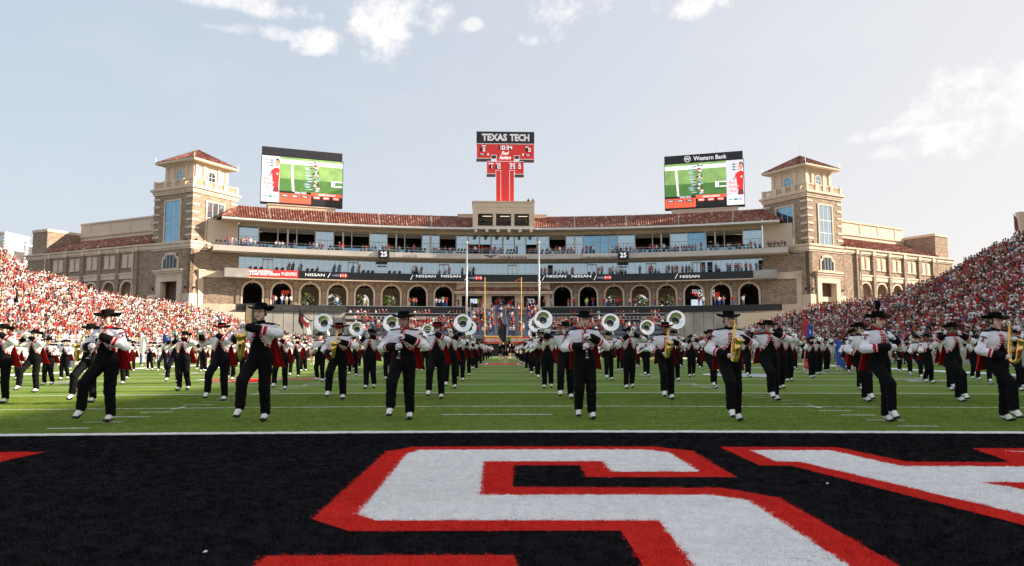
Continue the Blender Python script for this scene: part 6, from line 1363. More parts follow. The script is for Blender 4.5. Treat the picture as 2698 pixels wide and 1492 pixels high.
def pose_prims(P, inflate, dress=False):
    """limb volumes of one pose; labels: 1 head 2 neck 3 torso 4 upper sleeve 5 forearm 6 cuff 7 hip 8 leg 9 spat 10 shoe"""
    g = inflate; one = (1, 1, 1); pr = []
    A = lambda a, b, ra, rb, li, sq=one, k=.035: pr.append((a, b, ra, rb, sq, k, li))
    if not inflate:
        hx, hy, hz = P['head']
        A((hx, hy+.012, hz+.03), (hx, hy+.005, hz+.045), .088, .088, 1, (.86, 1.02, 1.05), .01); A((hx, hy-.012, hz-.045), (hx, hy-.02, hz-.055), .056, .05, 1, (.92, 1, 1), .03)
        A((hx, hy-.090, hz+.012), (hx, hy-.112, hz-.014), .010, .016, 1, one, .015); A((hx-.03, hy-.075, hz+.035), (hx+.03, hy-.075, hz+.035), .012, .012, 1, one, .015)
        A((hx, hy-.082, hz-.055), (hx, hy-.084, hz-.052), .016, .016, 1, one, .02); A((hx, hy-.055, hz-.095), (hx, hy-.05, hz-.09), .024, .022, 1, one, .02)
        for s in (-1, 1): A((hx+s*.078, hy+.01, hz+.0), (hx+s*.082, hy+.018, hz+.03), .013, .015, 1, one, .01); A((hx+s*.045, hy-.05, hz-.02), (hx+s*.04, hy-.04, hz-.05), .03, .028, 1, one, .03)
        A((hx*.4, .02, 1.44), (hx*.8, hy+.02, hz-.06), .050, .047, 2, one, .025)
    else: A((0, .018, 1.44), (0, .01, 1.515), .064, .058, 2, one, .015)
    b_ = P.get('bulk', 1.0)
    A((-.095, .005, 1.325), (.095, .005, 1.325), (.097+g)*b_, (.097+g)*b_, 3, (1, .98, 1.05), .05); A((0, .0, 1.05), (0, .005, 1.30), (.128+g)*b_, (.15+g)*b_, 3, (1, .74, 1), .05)
    A((-.06, .01, .955), (.06, .01, .955), (.115+g*.8)*b_, (.115+g*.8)*b_, 7, (1, .95, 1), .05)
    for s, sd in ((-1, 'R'), (1, 'L')):
        sh, el, wr = vec((s*.182, .01, 1.39)), vec(P['el'+sd]), vec(P['wr'+sd]); el_ = sh+(el-sh)*(.285/np.linalg.norm(el-sh)) if P.get('fit', True) else el
        A((s*.06, .015, 1.435), sh, .05+g*.7, .060+g*.9, 3, one, .04)
        A(sh, el, .053+g*.8, .044+g*.75, 4, one, .03); m = el+(wr-el)*.46
        A(el, m, .047+g, .042+g, 5, one, .02)
        if inflate: A(m, el+(wr-el)*.93, .050+g, .043+g, 6, one, .006)
        else: A(m, wr, .041, .030, 5, one, .02); A(wr, wr+(wr-el)/np.linalg.norm(wr-el)*.05, .03, .026, 5, (1, 1, 1), .02)
        hp, kn, an, to = [vec(q) for q in P['leg'+sd]]
        A(hp, kn, (.092+g*.7)*b_, .064+g, 8, one, .03); low = kn+(an-kn)*(.90 if inflate else 1)
        A(kn, low, .062+g, (.060+g*.6) if inflate else .040, 8, one, .03 if not inflate else .02)
        dn = (to-an)/np.linalg.norm(to-an)
        if inflate:
            A(an+(kn-an)*.12, an, .052, .054, 9, one, .01); A(an+vec((0, 0, .005)), an+dn*.11-vec((0, 0, .01)), .052, .038, 9, one, .02)
            heel = an-dn*.035-vec((0, 0, .055)); A(heel, an+dn*.09-vec((0, 0, .05)), .034, .038, 10, (1.1, 1, .8), .006); A(an+dn*.09-vec((0, 0, .045)), to, .042, .028, 10, (1.15, 1, .75), .01)
        else: A(an+vec((0,0,.01)), an+(to-an)*.7, .028, .012, 8, one, .02)
    return pr
LEGS = dict(legL=[(.088, .01, .93), (.098, -.025, .50), (.105, .03, .105), (.125, -.155, .045)], legR=[(-.088, .01, .93), (-.11, -.335, .625), (-.12, -.355, .215), (-.13, -.50, .12)])
LEGS2 = dict(legR=[(-.088, .01, .93), (-.095, -.035, .50), (-.10, .0, .105), (-.115, -.185, .045)], legL=[(.088, .01, .93), (.092, .02, .50), (.10, .16, .13), (.11, -.0, .06)])
POSES = {
 'clarinet': dict(head=(0, -.03, 1.625), elR=(-.34, -.06, 1.17), wrR=(-.07, -.31, 1.20), elL=(.35, -.06, 1.21), wrL=(.075, -.25, 1.35), **LEGS),
 'sax': dict(head=(0, -.02, 1.625), elR=(-.33, .02, 1.15), wrR=(-.13, -.24, 1.06), elL=(.36, -.07, 1.25), wrL=(.10, -.27, 1.335), **LEGS),
 'highsax': dict(head=(0, -.02, 1.64), elR=(-.36, -.10, 1.28), wrR=(-.18, -.36, 1.24), elL=(.36, -.16, 1.33), wrL=(-.05, -.36, 1.42), **LEGS),
 'flute': dict(head=(0, -.02, 1.63), elR=(-.44, .0, 1.30), wrR=(-.40, -.17, 1.50), elL=(.30, -.22, 1.36), wrL=(.02, -.245, 1.50), **LEGS),
 'trumpet': dict(head=(0, -.01, 1.63), elR=(-.36, -.17, 1.37), wrR=(-.085, -.28, 1.56), elL=(.36, -.17, 1.37), wrL=(.085, -.30, 1.575), **LEGS),
 'sousaphone': dict(head=(-.02, -.02, 1.62), elR=(-.34, .0, 1.17), wrR=(-.12, -.27, 1.20), elL=(.36, -.10, 1.28), wrL=(.23, -.32, 1.42), **LEGS),
 'drum': dict(head=(0, -.02, 1.62), elR=(-.34, .0, 1.16), wrR=(-.20, -.27, 1.08), elL=(.34, .0, 1.16), wrL=(.20, -.27, 1.08), **LEGS),
 'rest': dict(head=(0, -.02, 1.62), elR=(-.33, .02, 1.15), wrR=(-.16, -.20, 1.03), elL=(.33, -.04, 1.18), wrL=(.06, -.24, 1.16), **LEGS),
}
LEGS3 = dict(legL=[(.088, .01, .93), (.10, -.06, .505), (.11, -.02, .105), (.13, -.20, .045)], legR=[(-.088, .01, .93), (-.10, -.12, .52), (-.105, .03, .17), (-.115, -.10, .07)])
POSES['trumpetB'] = dict(POSES['trumpet'], **LEGS2); POSES['trumpetB'].update(head=(.01, -.0, 1.61), elR=(-.34, -.14, 1.30), wrR=(-.08, -.29, 1.535), elL=(.38, -.14, 1.42), wrL=(.085, -.30, 1.56)); POSES['fluteB'] = dict(POSES['flute'], **LEGS3); POSES['fluteB'].update(elR=(-.42, .0, 1.22)); POSES['sousaphoneB'] = dict(POSES['sousaphone'], **LEGS3); POSES['restB'] = dict(POSES['rest'], **LEGS2); POSES['clarinetB'] = dict(POSES['clarinet'], **LEGS3)
for k_, p_ in POSES.items():
    for sd, s in (('R', -1), ('L', 1)):   # keep arm bones at their real length
        sh = vec((s*.185, .01, 1.405)); el = vec(p_['el'+sd]); p_['el'+sd] = tuple(sh+(el-sh)/np.linalg.norm(el-sh)*.285)
def hand_mesh(wr, d, nrm, side, m, bent=(35, 60, 50)):
    """palm, four unequal bent fingers and a thumb; d = along the hand, nrm = the way the fingers curl"""
    W_, d, nrm = Vector(wr), Vector(d).normalized(), Vector(nrm); nrm = (nrm-d*nrm.dot(d)).normalized(); lat = d.cross(nrm)*side; mb = MB()
    X = Matrix(((lat.x, nrm.x, d.x, W_.x), (lat.y, nrm.y, d.y, W_.y), (lat.z, nrm.z, d.z, W_.z), (0, 0, 0, 1)))
    mb.lathe([(0, -.012), (.030, -.008), (.036, .03), (.042, .065), (.036, .088), (0, .095)], 8, X=X, sx=1.05, sy=.52)
    for i, ln in enumerate((.82, 1.0, .93, .74)):
        p = W_+d*.078+lat*(.030-.020*i); pts = [p]; a = 0
        for sg, be in zip((.042, .028, .022), bent): a += R(be); p = p+(d*math.cos(a)+nrm*math.sin(a))*sg*ln; pts.append(p)
        mb.tube(pts, [.0105, .0098, .009, .007], 5)
    p = W_+d*.02+lat*.03; pts = [p, p+(d*.5+lat*.7+nrm*.3)*.032, p+(d*.5+lat*.7+nrm*.3)*.032+(d*.75+nrm*.7-lat*.1)*.032, p+(d*.5+lat*.7+nrm*.3)*.032+(d*.75+nrm*.7-lat*.1)*.032+(d*.5+nrm*.9-lat*.4)*.02]
    mb.tube(pts, [.013, .0115, .010, .008], 5); return mb.mesh('hand', m, smooth=True)
def hat_mesh():
    mb = MB(); mb.lathe([(0, .092), (.05, .095), (.078, .102), (.090, .095), (.096, .07), (.100, .02), (.103, .0)], 22, sx=.93, sy=1.08)
    n = 28; vs = []; fs = []
    for j, (r, dz) in enumerate(((.096, .002), (.15, -.006), (.19, -.004), (.203, .008), (.200, .017), (.15, .010), (.10, .016))):
        for k in range(n):
            a = 2*math.pi*k/n; c = abs(math.cos(a)); vs.append((r*math.cos(a)*.95, r*math.sin(a)*1.05, dz+(r-.1)*.34*c**2-(r-.1)*.16*(1-c)))
    for j in range(6):
        for k in range(n): fs.append((j*n+k, j*n+(k+1) % n, (j+1)*n+(k+1) % n, (j+1)*n+k))
    mb.add(vs, fs); return mb.mesh('hat', M_hat, smooth=True)
HAT = hat_mesh(); HBAND = MB().lathe([(.103, .010), (.1055, .012), (.104, .034), (.100, .036)], 22, sx=.93, sy=1.08).mesh('hat_band', M_tred, smooth=True); HBANDK = MB().lathe([(.103, .010), (.1055, .012), (.104, .034), (.100, .036)], 22, sx=.93, sy=1.08).mesh('hat_band', M_blk, smooth=True)
PLUME = MB().lathe([(.0, 0), (.02, .01), (.035, .06), (.045, .11), (.03, .16), (.0, .18)], 10).mesh('plume', M_hat)
def cape_mesh(seed=0):
    rr = random.Random(seed); nu, nv = 22, 12; vs = []; fs = []
    for side in (0, 1):
        for j in range(nv+1):
            v = j/nv
            for i in range(nu+1):
                u = i/nu*2-1; w = .175+.10*v**.8; fold = .022*v*math.sin(u*9+seed)+.012*v*math.sin(u*17+2); z = 1.435-.60*v+.03*(1-abs(u))*(v < .1)
                y = .135+.12*v-.10*abs(u)**3*(1-v*.5)+fold; vs.append((u*w+.04*v, y+(.012 if side else 0), z-.03*abs(u)))
    n1 = (nu+1)*(nv+1)
    for s_ in (0, 1):
        for j in range(nv):
            for i in range(nu): a = s_*n1+j*(nu+1)+i; q = (a, a+1, a+nu+2, a+nu+1); fs.append(q if s_ == 0 else q[::-1])
    for i in range(nu): a = nv*(nu+1)+i; fs.append((a, a+1, n1+a+1, n1+a))
    for j in range(nv):
        for i in (0, nu): a = j*(nu+1)+i; fs.append((a, a+nu+1, n1+a+nu+1, n1+a))
    me = bpy.data.meshes.new('cape'); me.from_pydata(vs, [], fs); me.materials.append(M_cape); me.polygons.foreach_set('use_smooth', [True]*len(fs)); return me
CAPES = [cape_mesh(i) for i in range(3)]
PATCH = MB().prism([(-.035, .035), (.035, .035), (.035, .012), (.018, .012), (.018, .02), (.009, .02), (.009, -.022), (.018, -.022), (.018, -.04), (-.018, -.04), (-.018, -.022), (-.009, -.022), (-.009, .02), (-.018, .02), (-.018, .012), (-.035, .012)], -.003, .003)
def build_template(kind, pose, near=True):
    """list of (part name, mesh, location, sub-parts) in the figure's own frame, facing -Y"""
    vox = .0125; parts = []
    f = field(pose_prims(pose, 0), vox, (-.62, -.68, -.02), (.62, .32, 1.80)); V, Fq, vl = nets(*f); V = rel_smooth(V, Fq, 1); body = np_mesh('body', V, Fq, [M_skin[0]])
    parts.append(('body', body))
    f = field(pose_prims(pose, .022), vox, (-.64, -.70, -.02), (.64, .34, 1.60)); V, Fq, vl = nets(*f); V = rel_smooth(V, Fq, 1)
    # cloth folds: creases round elbows, knees and across the sleeves and chest
    nb = np.zeros_like(V); fn_ = np.cross(V[Fq[:, 2]]-V[Fq[:, 0]], V[Fq[:, 3]]-V[Fq[:, 1]])
    for q_ in range(4): np.add.at(nb, Fq[:, q_], fn_)
    nb /= np.linalg.norm(nb, axis=1)[:, None]+1e-9; X_, Y_, Z_ = V.T; amp = np.where(np.isin(vl, (4, 5)), .0065, np.where(vl == 8, .0052, np.where(vl == 3, .004, 0)))
    w_ = np.sin(Z_*47+X_*23+2.2*np.sin(Y_*31+X_*11))+.6*np.sin(Z_*83-Y_*37+1.7*np.sin(X_*29)); V = V+nb*(amp*w_*.6)[:, None]
    c = V[Fq].mean(1); fl = vl[Fq[:, 0]]; n = np.cross(V[Fq[:, 2]]-V[Fq[:, 0]], V[Fq[:, 3]]-V[Fq[:, 1]]); n /= np.linalg.norm(n, axis=1)[:, None]+1e-9
    x, y, z = c.T; ax = np.abs(x); front = (y < .0)
    z0 = 1.30 if kind.startswith(('clarinet', 'sax')) else 1.40
    g = np.where(z < z0, .008+.135*np.clip((z0-z)/(z0-1.10), 0, 1.0)**1.5, .006)
    hem = np.where(front, 1.11+.05*np.clip(.18-ax, 0, .1)/.1, 1.10)
    tors = (fl == 3); opening = tors & front & (ax < g) & (z < 1.44); below = tors & (z < hem); placket = tors & front & (ax < .026) & (z > z0-.04) & (kind.rstrip('B') in ('clarinet', 'flute', 'trumpet', 'drum'))
    trim = tors & ~opening & ~below & ((front & (ax < g+.042) & (z < 1.43)) | (z < hem+.045)); coll = (fl == 2) | (tors & (z > 1.475))
    code = np.zeros(len(Fq), int)   # 0 jacket
    code[(fl == 8) | (fl == 7) | opening | below] = 1; code[trim] = 2; code[placket & ~below] = 2; code[coll] = 3; code[fl == 6] = 4; code[fl == 9] = 5; code[fl == 10] = 6
    J = lambda m: (Fq[m])
    parts.append(('jacket', np_mesh('jacket', V, J(code == 0), [M_jack]))); parts.append(('trousers', np_mesh('trousers', V, J(code == 1), [M_blk])))
    tf = code == 2; arc = np.where(z < hem+.045, ax, z)[tf]; md = ((np.floor(arc/.021).astype(int)) % 2); edge = np.abs(np.where(front, ax-g, z-hem)[tf]-.017) < .0165; parts.append(('jacket_trim', np_mesh('jacket_trim', V, J(tf), [M_tred, M_med], (md & edge).astype(int))))
    parts.append(('collar', np_mesh('collar', V, J(code == 3), [M_tred if kind.rstrip('B') in ('clarinet', 'flute', 'trumpet', 'drum', 'sousaphone') else M_blk])))
    for s, sd in ((-1, 'R'), (1, 'L')):
        m = (code == 4) & (np.sign(x) == s) if True else (code == 4)
        el, wr = vec(pose['el'+sd]), vec(pose['wr'+sd]); t = ((c-el)@(wr-el))/((wr-el)@(wr-el)); dist = np.linalg.norm(c-(el+np.clip(t, 0, 1)[:, None]*(wr-el)), axis=1); o_ = 'L' if sd == 'R' else 'R'
        e2, w2 = vec(pose['el'+o_]), vec(pose['wr'+o_]); t2 = ((c-e2)@(w2-e2))/((w2-e2)@(w2-e2)); d2 = np.linalg.norm(c-(e2+np.clip(t2, 0, 1)[:, None]*(w2-e2)), axis=1)
        m = (code == 4) & (dist < d2); tt_ = t[m]; mi = np.where(tt_ < .50, 1, np.where(tt_ < .54, 2, np.where(tt_ < .575, 1, 0)))
        if m.any(): parts.append(('cuff', np_mesh('cuff', V, J(m), [M_blk, M_tred, M_jack], mi)))
        lx = vec(pose['leg'+sd][2])
        for cd, nm, mm in ((5, 'spat', M_spat), (6, 'shoe', M_shoe)):
            m = (code == cd) & (np.linalg.norm(c-lx, axis=1) < np.linalg.norm(c-vec(pose['leg'+o_][2]), axis=1)); parts.append((nm, np_mesh(nm, V, J(m), [mm])))
        d = wr-el; d /= np.linalg.norm(d); nrm = {'clarinet': (-s*.9, -.3, 0), 'sax': (-s*.8, -.5, 0), 'highsax': (-s*.8, -.5, .1), 'trumpet': (-s*.9, -.1, .1), 'flute': (0, .3, 1) if s < 0 else (0, -.2, 1), 'sousaphone': (-s*.7, -.6, .1)}.get(kind.rstrip('B'), (0, -.2, -1))
        dd = Vector(d)+Vector((-s*.25, -.1, .1)); hd = hand_mesh(wr+d*-.005, dd, nrm, s, M_glove); parts.append(('glove', hd))
        st = MB(); st.add([(s*.085, -.05, 1.487), (s*.215, -.04, 1.462), (s*.225, .05, 1.468), (s*.085, .075, 1.497), (s*.085, -.05, 1.497), (s*.215, -.04, 1.480), (s*.225, .05, 1.484), (s*.085, .075, 1.507)], [(0,1,2,3),(4,5,6,7),(0,1,5,4),(1,2,6,5),(2,3,7,6),(3,0,4,7)]); parts.append(('shoulder_strap', st.mesh('shoulder_strap', M_blk)))
        shp = vec((s*.185, .01, 1.405)); mid = shp+(el-shp)*.38; dv = (el-shp)/np.linalg.norm(el-shp); out = vec((s, -.75, .15)); out = out-dv*(out@dv); out /= np.linalg.norm(out); p = mid+out*.0935; up = -dv; rt = np.cross(up, out)
        XX = Matrix(((rt[0], -out[0], up[0], p[0]), (rt[1], -out[1], up[1], p[1]), (rt[2], -out[2], up[2], p[2]), (0, 0, 0, 1))); pm = MB(); pm.X = XX @ Matrix.Scale(1.25, 4); pm.add(PATCH.v, PATCH.f); parts.append(('sleeve_patch', pm.mesh('sleeve_patch', mat('patch_dark_red', (.16, .02, .03), .7))))
    hx, hy, hz = pose['head']; tilt = {'trumpet': -6, 'highsax': -2, 'flute': 0}.get(kind.rstrip('B'), 3)
    for s in (-1, 1): parts.append(('eye', MB().lathe([(0, .010), (.010, .006), (.0125, 0), (.010, -.006), (0, -.010)], 8, X=Matrix.Translation((hx+s*.030, hy-.083, hz+.018)) @ Matrix.Rotation(R(90), 4, 'X'), sx=1.2, sy=.6).mesh('eye', M_eye, smooth=True))); parts.append(('eyebrow', MB().tube([(hx+s*.014, hy-.091, hz+.037), (hx+s*.03, hy-.091, hz+.042), (hx+s*.047, hy-.08, hz+.037)], .0042, 4).mesh('eyebrow', M_hair)))
    parts.append(('mouth', MB().tube([(hx-.02, hy-.088, hz-.055), (hx, hy-.098, hz-.052), (hx+.02, hy-.088, hz-.055)], [.004, .008, .004], 5).mesh('mouth', M_lip)))
    parts.append(('hair', MB().lathe([(.088, -.06), (.094, -.02), (.095, .04), (.088, .07)], 16, X=Matrix.Translation((hx, hy+.024, hz+.022)), sx=.90, sy=.98).mesh('hair', M_hair, smooth=True)))
    HX = Matrix.Translation((hx, hy+.008, hz+.062)) @ Matrix.Rotation(R(tilt), 4, 'X')
    parts.append(('chin_strap', MB().tube([(hx-.088, hy+.0, hz+.05), (hx-.07, hy-.03, hz-.07), (hx, hy-.05, hz-.122), (hx+.07, hy-.03, hz-.07), (hx+.088, hy, hz+.05)], .0035, 4).mesh('chin_strap', M_eye)))
    return parts, HX
TPL = {k: build_template(k, p) for k, p in POSES.items()}
# ------------------------------------------------------------------ instruments (in the player's frame)
def M4(p, d, up=(0, 0, 1)):
    d = Vector(d).normalized(); x = Vector(up).cross(d); x = x.normalized() if x.length > 1e-4 else d.orthogonal().normalized(); y = d.cross(x); return Matrix(((x.x, y.x, d.x, p[0]), (x.y, y.y, d.y, p[1]), (x.z, y.z, d.z, p[2]), (0, 0, 0, 1)))
def bell_prof(r0, r1, L_, n=9, e=3.2, t=.004):
    pr = [(r0+(r1-r0)*(i/n)**e, L_*i/n) for i in range(n+1)]; return pr+[(r1+.004, L_+.003), (r1, L_+.006)]+[(max(r-t, .002), z+.002) for r, z in pr[::-1]]
def instr(kind, hd):
    P = []; hx, hy, hz = hd; mth = Vector((hx, hy-.10, hz-.055))
    if kind == 'clarinet':
        d = Vector((.0, -.42, -.86)).normalized(); X = M4(mth+Vector((0, .012, .01)), d)
        P.append(('tube', MB().lathe([(0, 0), (.007, 0), (.010, .07), (.013, .09), (.013, .54), (.018, .58), (.036, .645), (.030, .648), (0, .6)], 12, X=X).mesh('tube', M_ebony, smooth=True)))
        mb = MB()
        for z in (.09, .21, .35, .52, .575): mb.lathe([(.0145, z), (.0155, z+.004), (.0145, z+.012)], 10, X=X)
        for i in range(16): z = .12+i*.026; a = R(90+((i*47) % 60-30)); q = X @ Vector((.016*math.cos(a), -.016*abs(math.sin(a)), z)); mb.lathe([(0, .004), (.007, .003), (.007, 0)], 6, X=Matrix.Translation(q) @ Matrix.Rotation(R(65), 4, 'X'))
        mb.tube([X @ Vector((.012, -.012, .13)), X @ Vector((.012, -.012, .52))], .0025, 4); mb.tube([X @ Vector((-.012, -.012, .2)), X @ Vector((-.012, -.012, .5))], .0025, 4); mb.lathe([(.036, .642), (.0375, .645), (.036, .649)], 12, X=X); P.append(('keys', mb.mesh('keys', M_silver)))
    elif kind == 'flute':
        a = mth+Vector((.06, .002, .022)); b = a+Vector((-.64, -.02, -.035)); mb = MB().tube([a, b], .0095, 8); P.append(('tube', mb.mesh('tube', M_silver, smooth=True))); mb = MB(); d = (b-a)
        for i in range(16): q = a+d*(.33+i*.04)+Vector((0, -.004, .008)); mb.lathe([(0, .004), (.009, .002), (.009, 0)], 6, X=Matrix.Translation(q))
        mb.tube([a+d*.1+Vector((-.02, .0, .012)), a+d*.1+Vector((.02, 0, .012))], .006, 5); P.append(('keys', mb.mesh('keys', M_silver)))
    elif kind in ('sax', 'highsax'):
        dx = .035 if kind == 'sax' else -.03; dy = -.16 if kind == 'sax' else -.30; top = mth+Vector((.02, -.12, .03)) if kind == 'sax' else mth+Vector((-.04, -.20, .0)); bot = Vector((top.x-.075, top.y-.03 if kind == 'sax' else top.y-.02, top.z-.56))
        neck = [mth+Vector((0, .01, 0)), mth+Vector((.0, -.05, .018)), mth.lerp(top, .7)+Vector((0, 0, .035)), top]; P.append(('neck', MB().tube(neck, [.007, .009, .011, .012], 8).mesh('neck', M_brass, smooth=True)))
        bow = [bot+Vector((0, 0, 0)), bot+Vector((.004, -.015, -.05)), bot+Vector((.015, -.06, -.075)), bot+Vector((.028, -.11, -.05)), bot+Vector((.034, -.13, .0))]
        pts = [top, top.lerp(bot, .5), bot]+bow[1:]+[bot+Vector((.045, -.15, .12)), bot+Vector((.055, -.175, .21))]
        P.append(('body_tube', MB().tube(pts, [.012, .020, .028, .031, .034, .037, .040, .048, .056], 12).mesh('body_tube', M_brass, smooth=True)))
        P.append(('bell', MB().lathe(bell_prof(.055, .082, .075, 6, 2), 18, X=M4(bot+Vector((.053, -.172, .20)), (.10, -.34, .93))).mesh('bell', M_brass, smooth=True)))
        mb = MB()
        for i in range(15):
            t = .12+i*.055; q = top.lerp(bot, t)+Vector((.012*(-1)**i, -.017-.014*t, 0)); mb.lathe([(0, .006), (.008+.012*t, .004), (.008+.012*t, 0)], 8, X=Matrix.Translation(q) @ Matrix.Rotation(R(80), 4, 'X'))
        for o in (-.02, .0, .022): mb.tube([top.lerp(bot, .1)+Vector((o, -.03, 0)), top.lerp(bot, .95)+Vector((o, -.05, 0))], .003, 4)
        mb.tube([bot+Vector((.03, -.05, .1)), bot+Vector((.045, -.12, .1))], .006, 5); P.append(('keys', mb.mesh('keys', M_brass))); P.append(('mouthpiece', MB().tube([mth+Vector((0, .03, -.004)), mth+Vector((0, -.03, .01))], [.007, .010], 6).mesh('mouthpiece', M_ebony)))
    elif kind in ('trumpet', 'mellophone'):
        d = Vector((0, -.95, .26)).normalized(); r1 = .070 if kind == 'trumpet' else .125; L_ = .50
        up = Vector((0, .26, .95)); a = mth+Vector((0, 0, 0)); e = lambda t, u, x=0: a+d*t+up*u+Vector((x, 0, 0))
        P.append(('bell', MB().lathe(bell_prof(.009, r1, .26, 10, 3.4 if kind == 'trumpet' else 2.4), 20, X=M4(e(.27, -.0 if kind == 'mellophone' else 0), d)).mesh('bell', M_silver, smooth=True)))
        mb = MB(); mb.tube([e(0, 0), e(.02, 0)], [.013, .008], 8); mb.tube([e(.02, 0), e(.14, 0, .018), e(.36, 0, .02), e(.40, -.035, .02), e(.36, -.07, .02), e(.14, -.07, .02)], .0075, 8)
        mb.tube([e(.30, 0), e(.12, 0, -.018), e(.07, -.04, -.02), e(.12, -.08, -.02), e(.26, -.08, -.02)], .0085, 8); P.append(('tubing', mb.mesh('tubing', M_silver, smooth=True)))
        for i in range(3): P.append(('valve', MB().tube([e(.17+i*.032, -.10), e(.17+i*.032, .035)], .0125, 8).tube([e(.17+i*.032, .035), e(.17+i*.032, .055)], .004, 5).mesh('valve', M_silver, smooth=True)))
    elif kind == 'sousaphone':
        c = Vector((.10, -.02, 2.13)); ax = Vector((.06, -.985, .12)).normalized(); n = 12
        prof = [(.085, -.16), (.10, -.12), (.115, -.08), (.14, -.04), (.19, -.01), (.25, .012), (.31, .02), (.335, .018), (.34, .010), (.335, .004), (.31, .006), (.25, -.004), (.19, -.03), (.15, -.06), (.125, -.10), (.10, -.16)]
        P.append(('bell', MB().lathe(prof, 36, X=M4(c, ax)).mesh('bell', M_silver, smooth=True))); P.append(('bell_throat', MB().lathe([(0, -.13), (.105, -.125)], 24, X=M4(c, ax)).mesh('bell_throat', M_cav)))
        th = c-ax*.16; P.append(('branch', MB().tube([th, th-ax*.06+Vector((0, 0, -.04)), Vector((.13, .19, 1.88)), Vector((.20, .20, 1.70)), Vector((.26, .16, 1.55))], [.092, .088, .075, .062, .055], 16).mesh('branch', M_silver, smooth=True)))
        lc = Vector((-.01, -.02, 1.27)); pts = []; rs = []
        for i in range(33):
            a = R(-60+i*13.2); u = Vector((math.cos(a)*.36, math.sin(a)*.30, 0)); z = u.x*.72; pts.append(lc+Vector((u.x, u.y, z+.05-.003*i))); rs.append(.048-.0007*i)
        pts = [Vector((.26, .16, 1.55))]+pts[9:]+[Vector((.30, -.23, 1.36))]; rs = [.055]+rs[9:]+[.024]; P.append(('body_coil', MB().tube(pts, rs, 12).mesh('body_coil', M_silver, smooth=True)))
        pts = [lc+Vector((math.cos(R(a))*.30, math.sin(R(a))*.26-.05, math.cos(R(a))*.21+.02)) for a in range(-140, 21, 10)]; mb = MB().tube(pts, .018, 8); pts = [p+Vector((0, -.045, .03)) for p in pts[2:-2]]; mb.tube(pts, .014, 8); P.append(('inner_coil', mb.mesh('inner_coil', M_silver, smooth=True)))
        mb = MB().tube([mth+Vector((0, .01, 0)), mth+Vector((.03, -.05, .0)), mth+Vector((.12, -.10, -.05)), Vector((.24, -.16, 1.50))], [.014, .008, .009, .012], 8); P.append(('mouthpipe', mb.mesh('mouthpipe', M_silver, smooth=True)))
        for i in range(3): P.append(('valve', MB().tube([(-.10+i*.045, -.35, 1.08), (-.10+i*.045, -.35, 1.25)], .02, 8).mesh('valve', M_silver, smooth=True)))
    elif kind == 'drum':
        P.append(('shell', MB().lathe([(.17, .82), (.17, 1.06)], 24, X=Matrix.Translation((0, -.36, 0))).mesh('shell', mat('drum_shell', (.03, .03, .035), .3), smooth=True)))
        P.append(('head', MB().lathe([(0, 1.062), (.168, 1.062)], 24, X=Matrix.Translation((0, -.36, 0))).mesh('head', M_white))); P.append(('hoop', MB().lathe([(.172, 1.045), (.18, 1.05), (.18, 1.075), (.172, 1.07), (.172, .82), (.18, .825), (.18, .85), (.172, .85)], 24, X=Matrix.Translation((0, -.36, 0))).mesh('hoop', M_silver)))
        P.append(('harness', MB().tube([(-.12, -.16, 1.30), (-.10, -.17, 1.05), (0, -.19, 1.0), (.10, -.17, 1.05), (.12, -.16, 1.30)], .012, 6).mesh('harness', M_silver)))
    return P
INS = {k: instr(k, POSES[k if k in POSES else 'trumpet']['head']) for k in ('clarinet', 'flute', 'sax', 'highsax', 'trumpet', 'mellophone', 'sousaphone', 'drum')}
STICK = MB().tube([(-.20, -.26, 1.09), (-.05, -.40, 1.12)], .008, 5).tube([(.20, -.26, 1.09), (.05, -.40, 1.12)], .008, 5).mesh('drumstick', M_white)
INAME = {'clarinet': 'clarinet', 'flute': 'flute', 'sax': 'saxophone', 'highsax': 'saxophone', 'trumpet': 'trumpet', 'mellophone': 'mellophone', 'sousaphone': 'sousaphone', 'drum': 'snare_drum'}
IDESC = {'clarinet': 'black clarinet with silver keys', 'flute': 'thin silver flute held sideways', 'sax': 'gold saxophone', 'highsax': 'gold saxophone held high', 'trumpet': 'raised silver trumpet', 'mellophone': 'raised wide-bell silver mellophone', 'sousaphone': 'silver sousaphone with huge round bell', 'drum': 'black snare drum with silver hoops'}
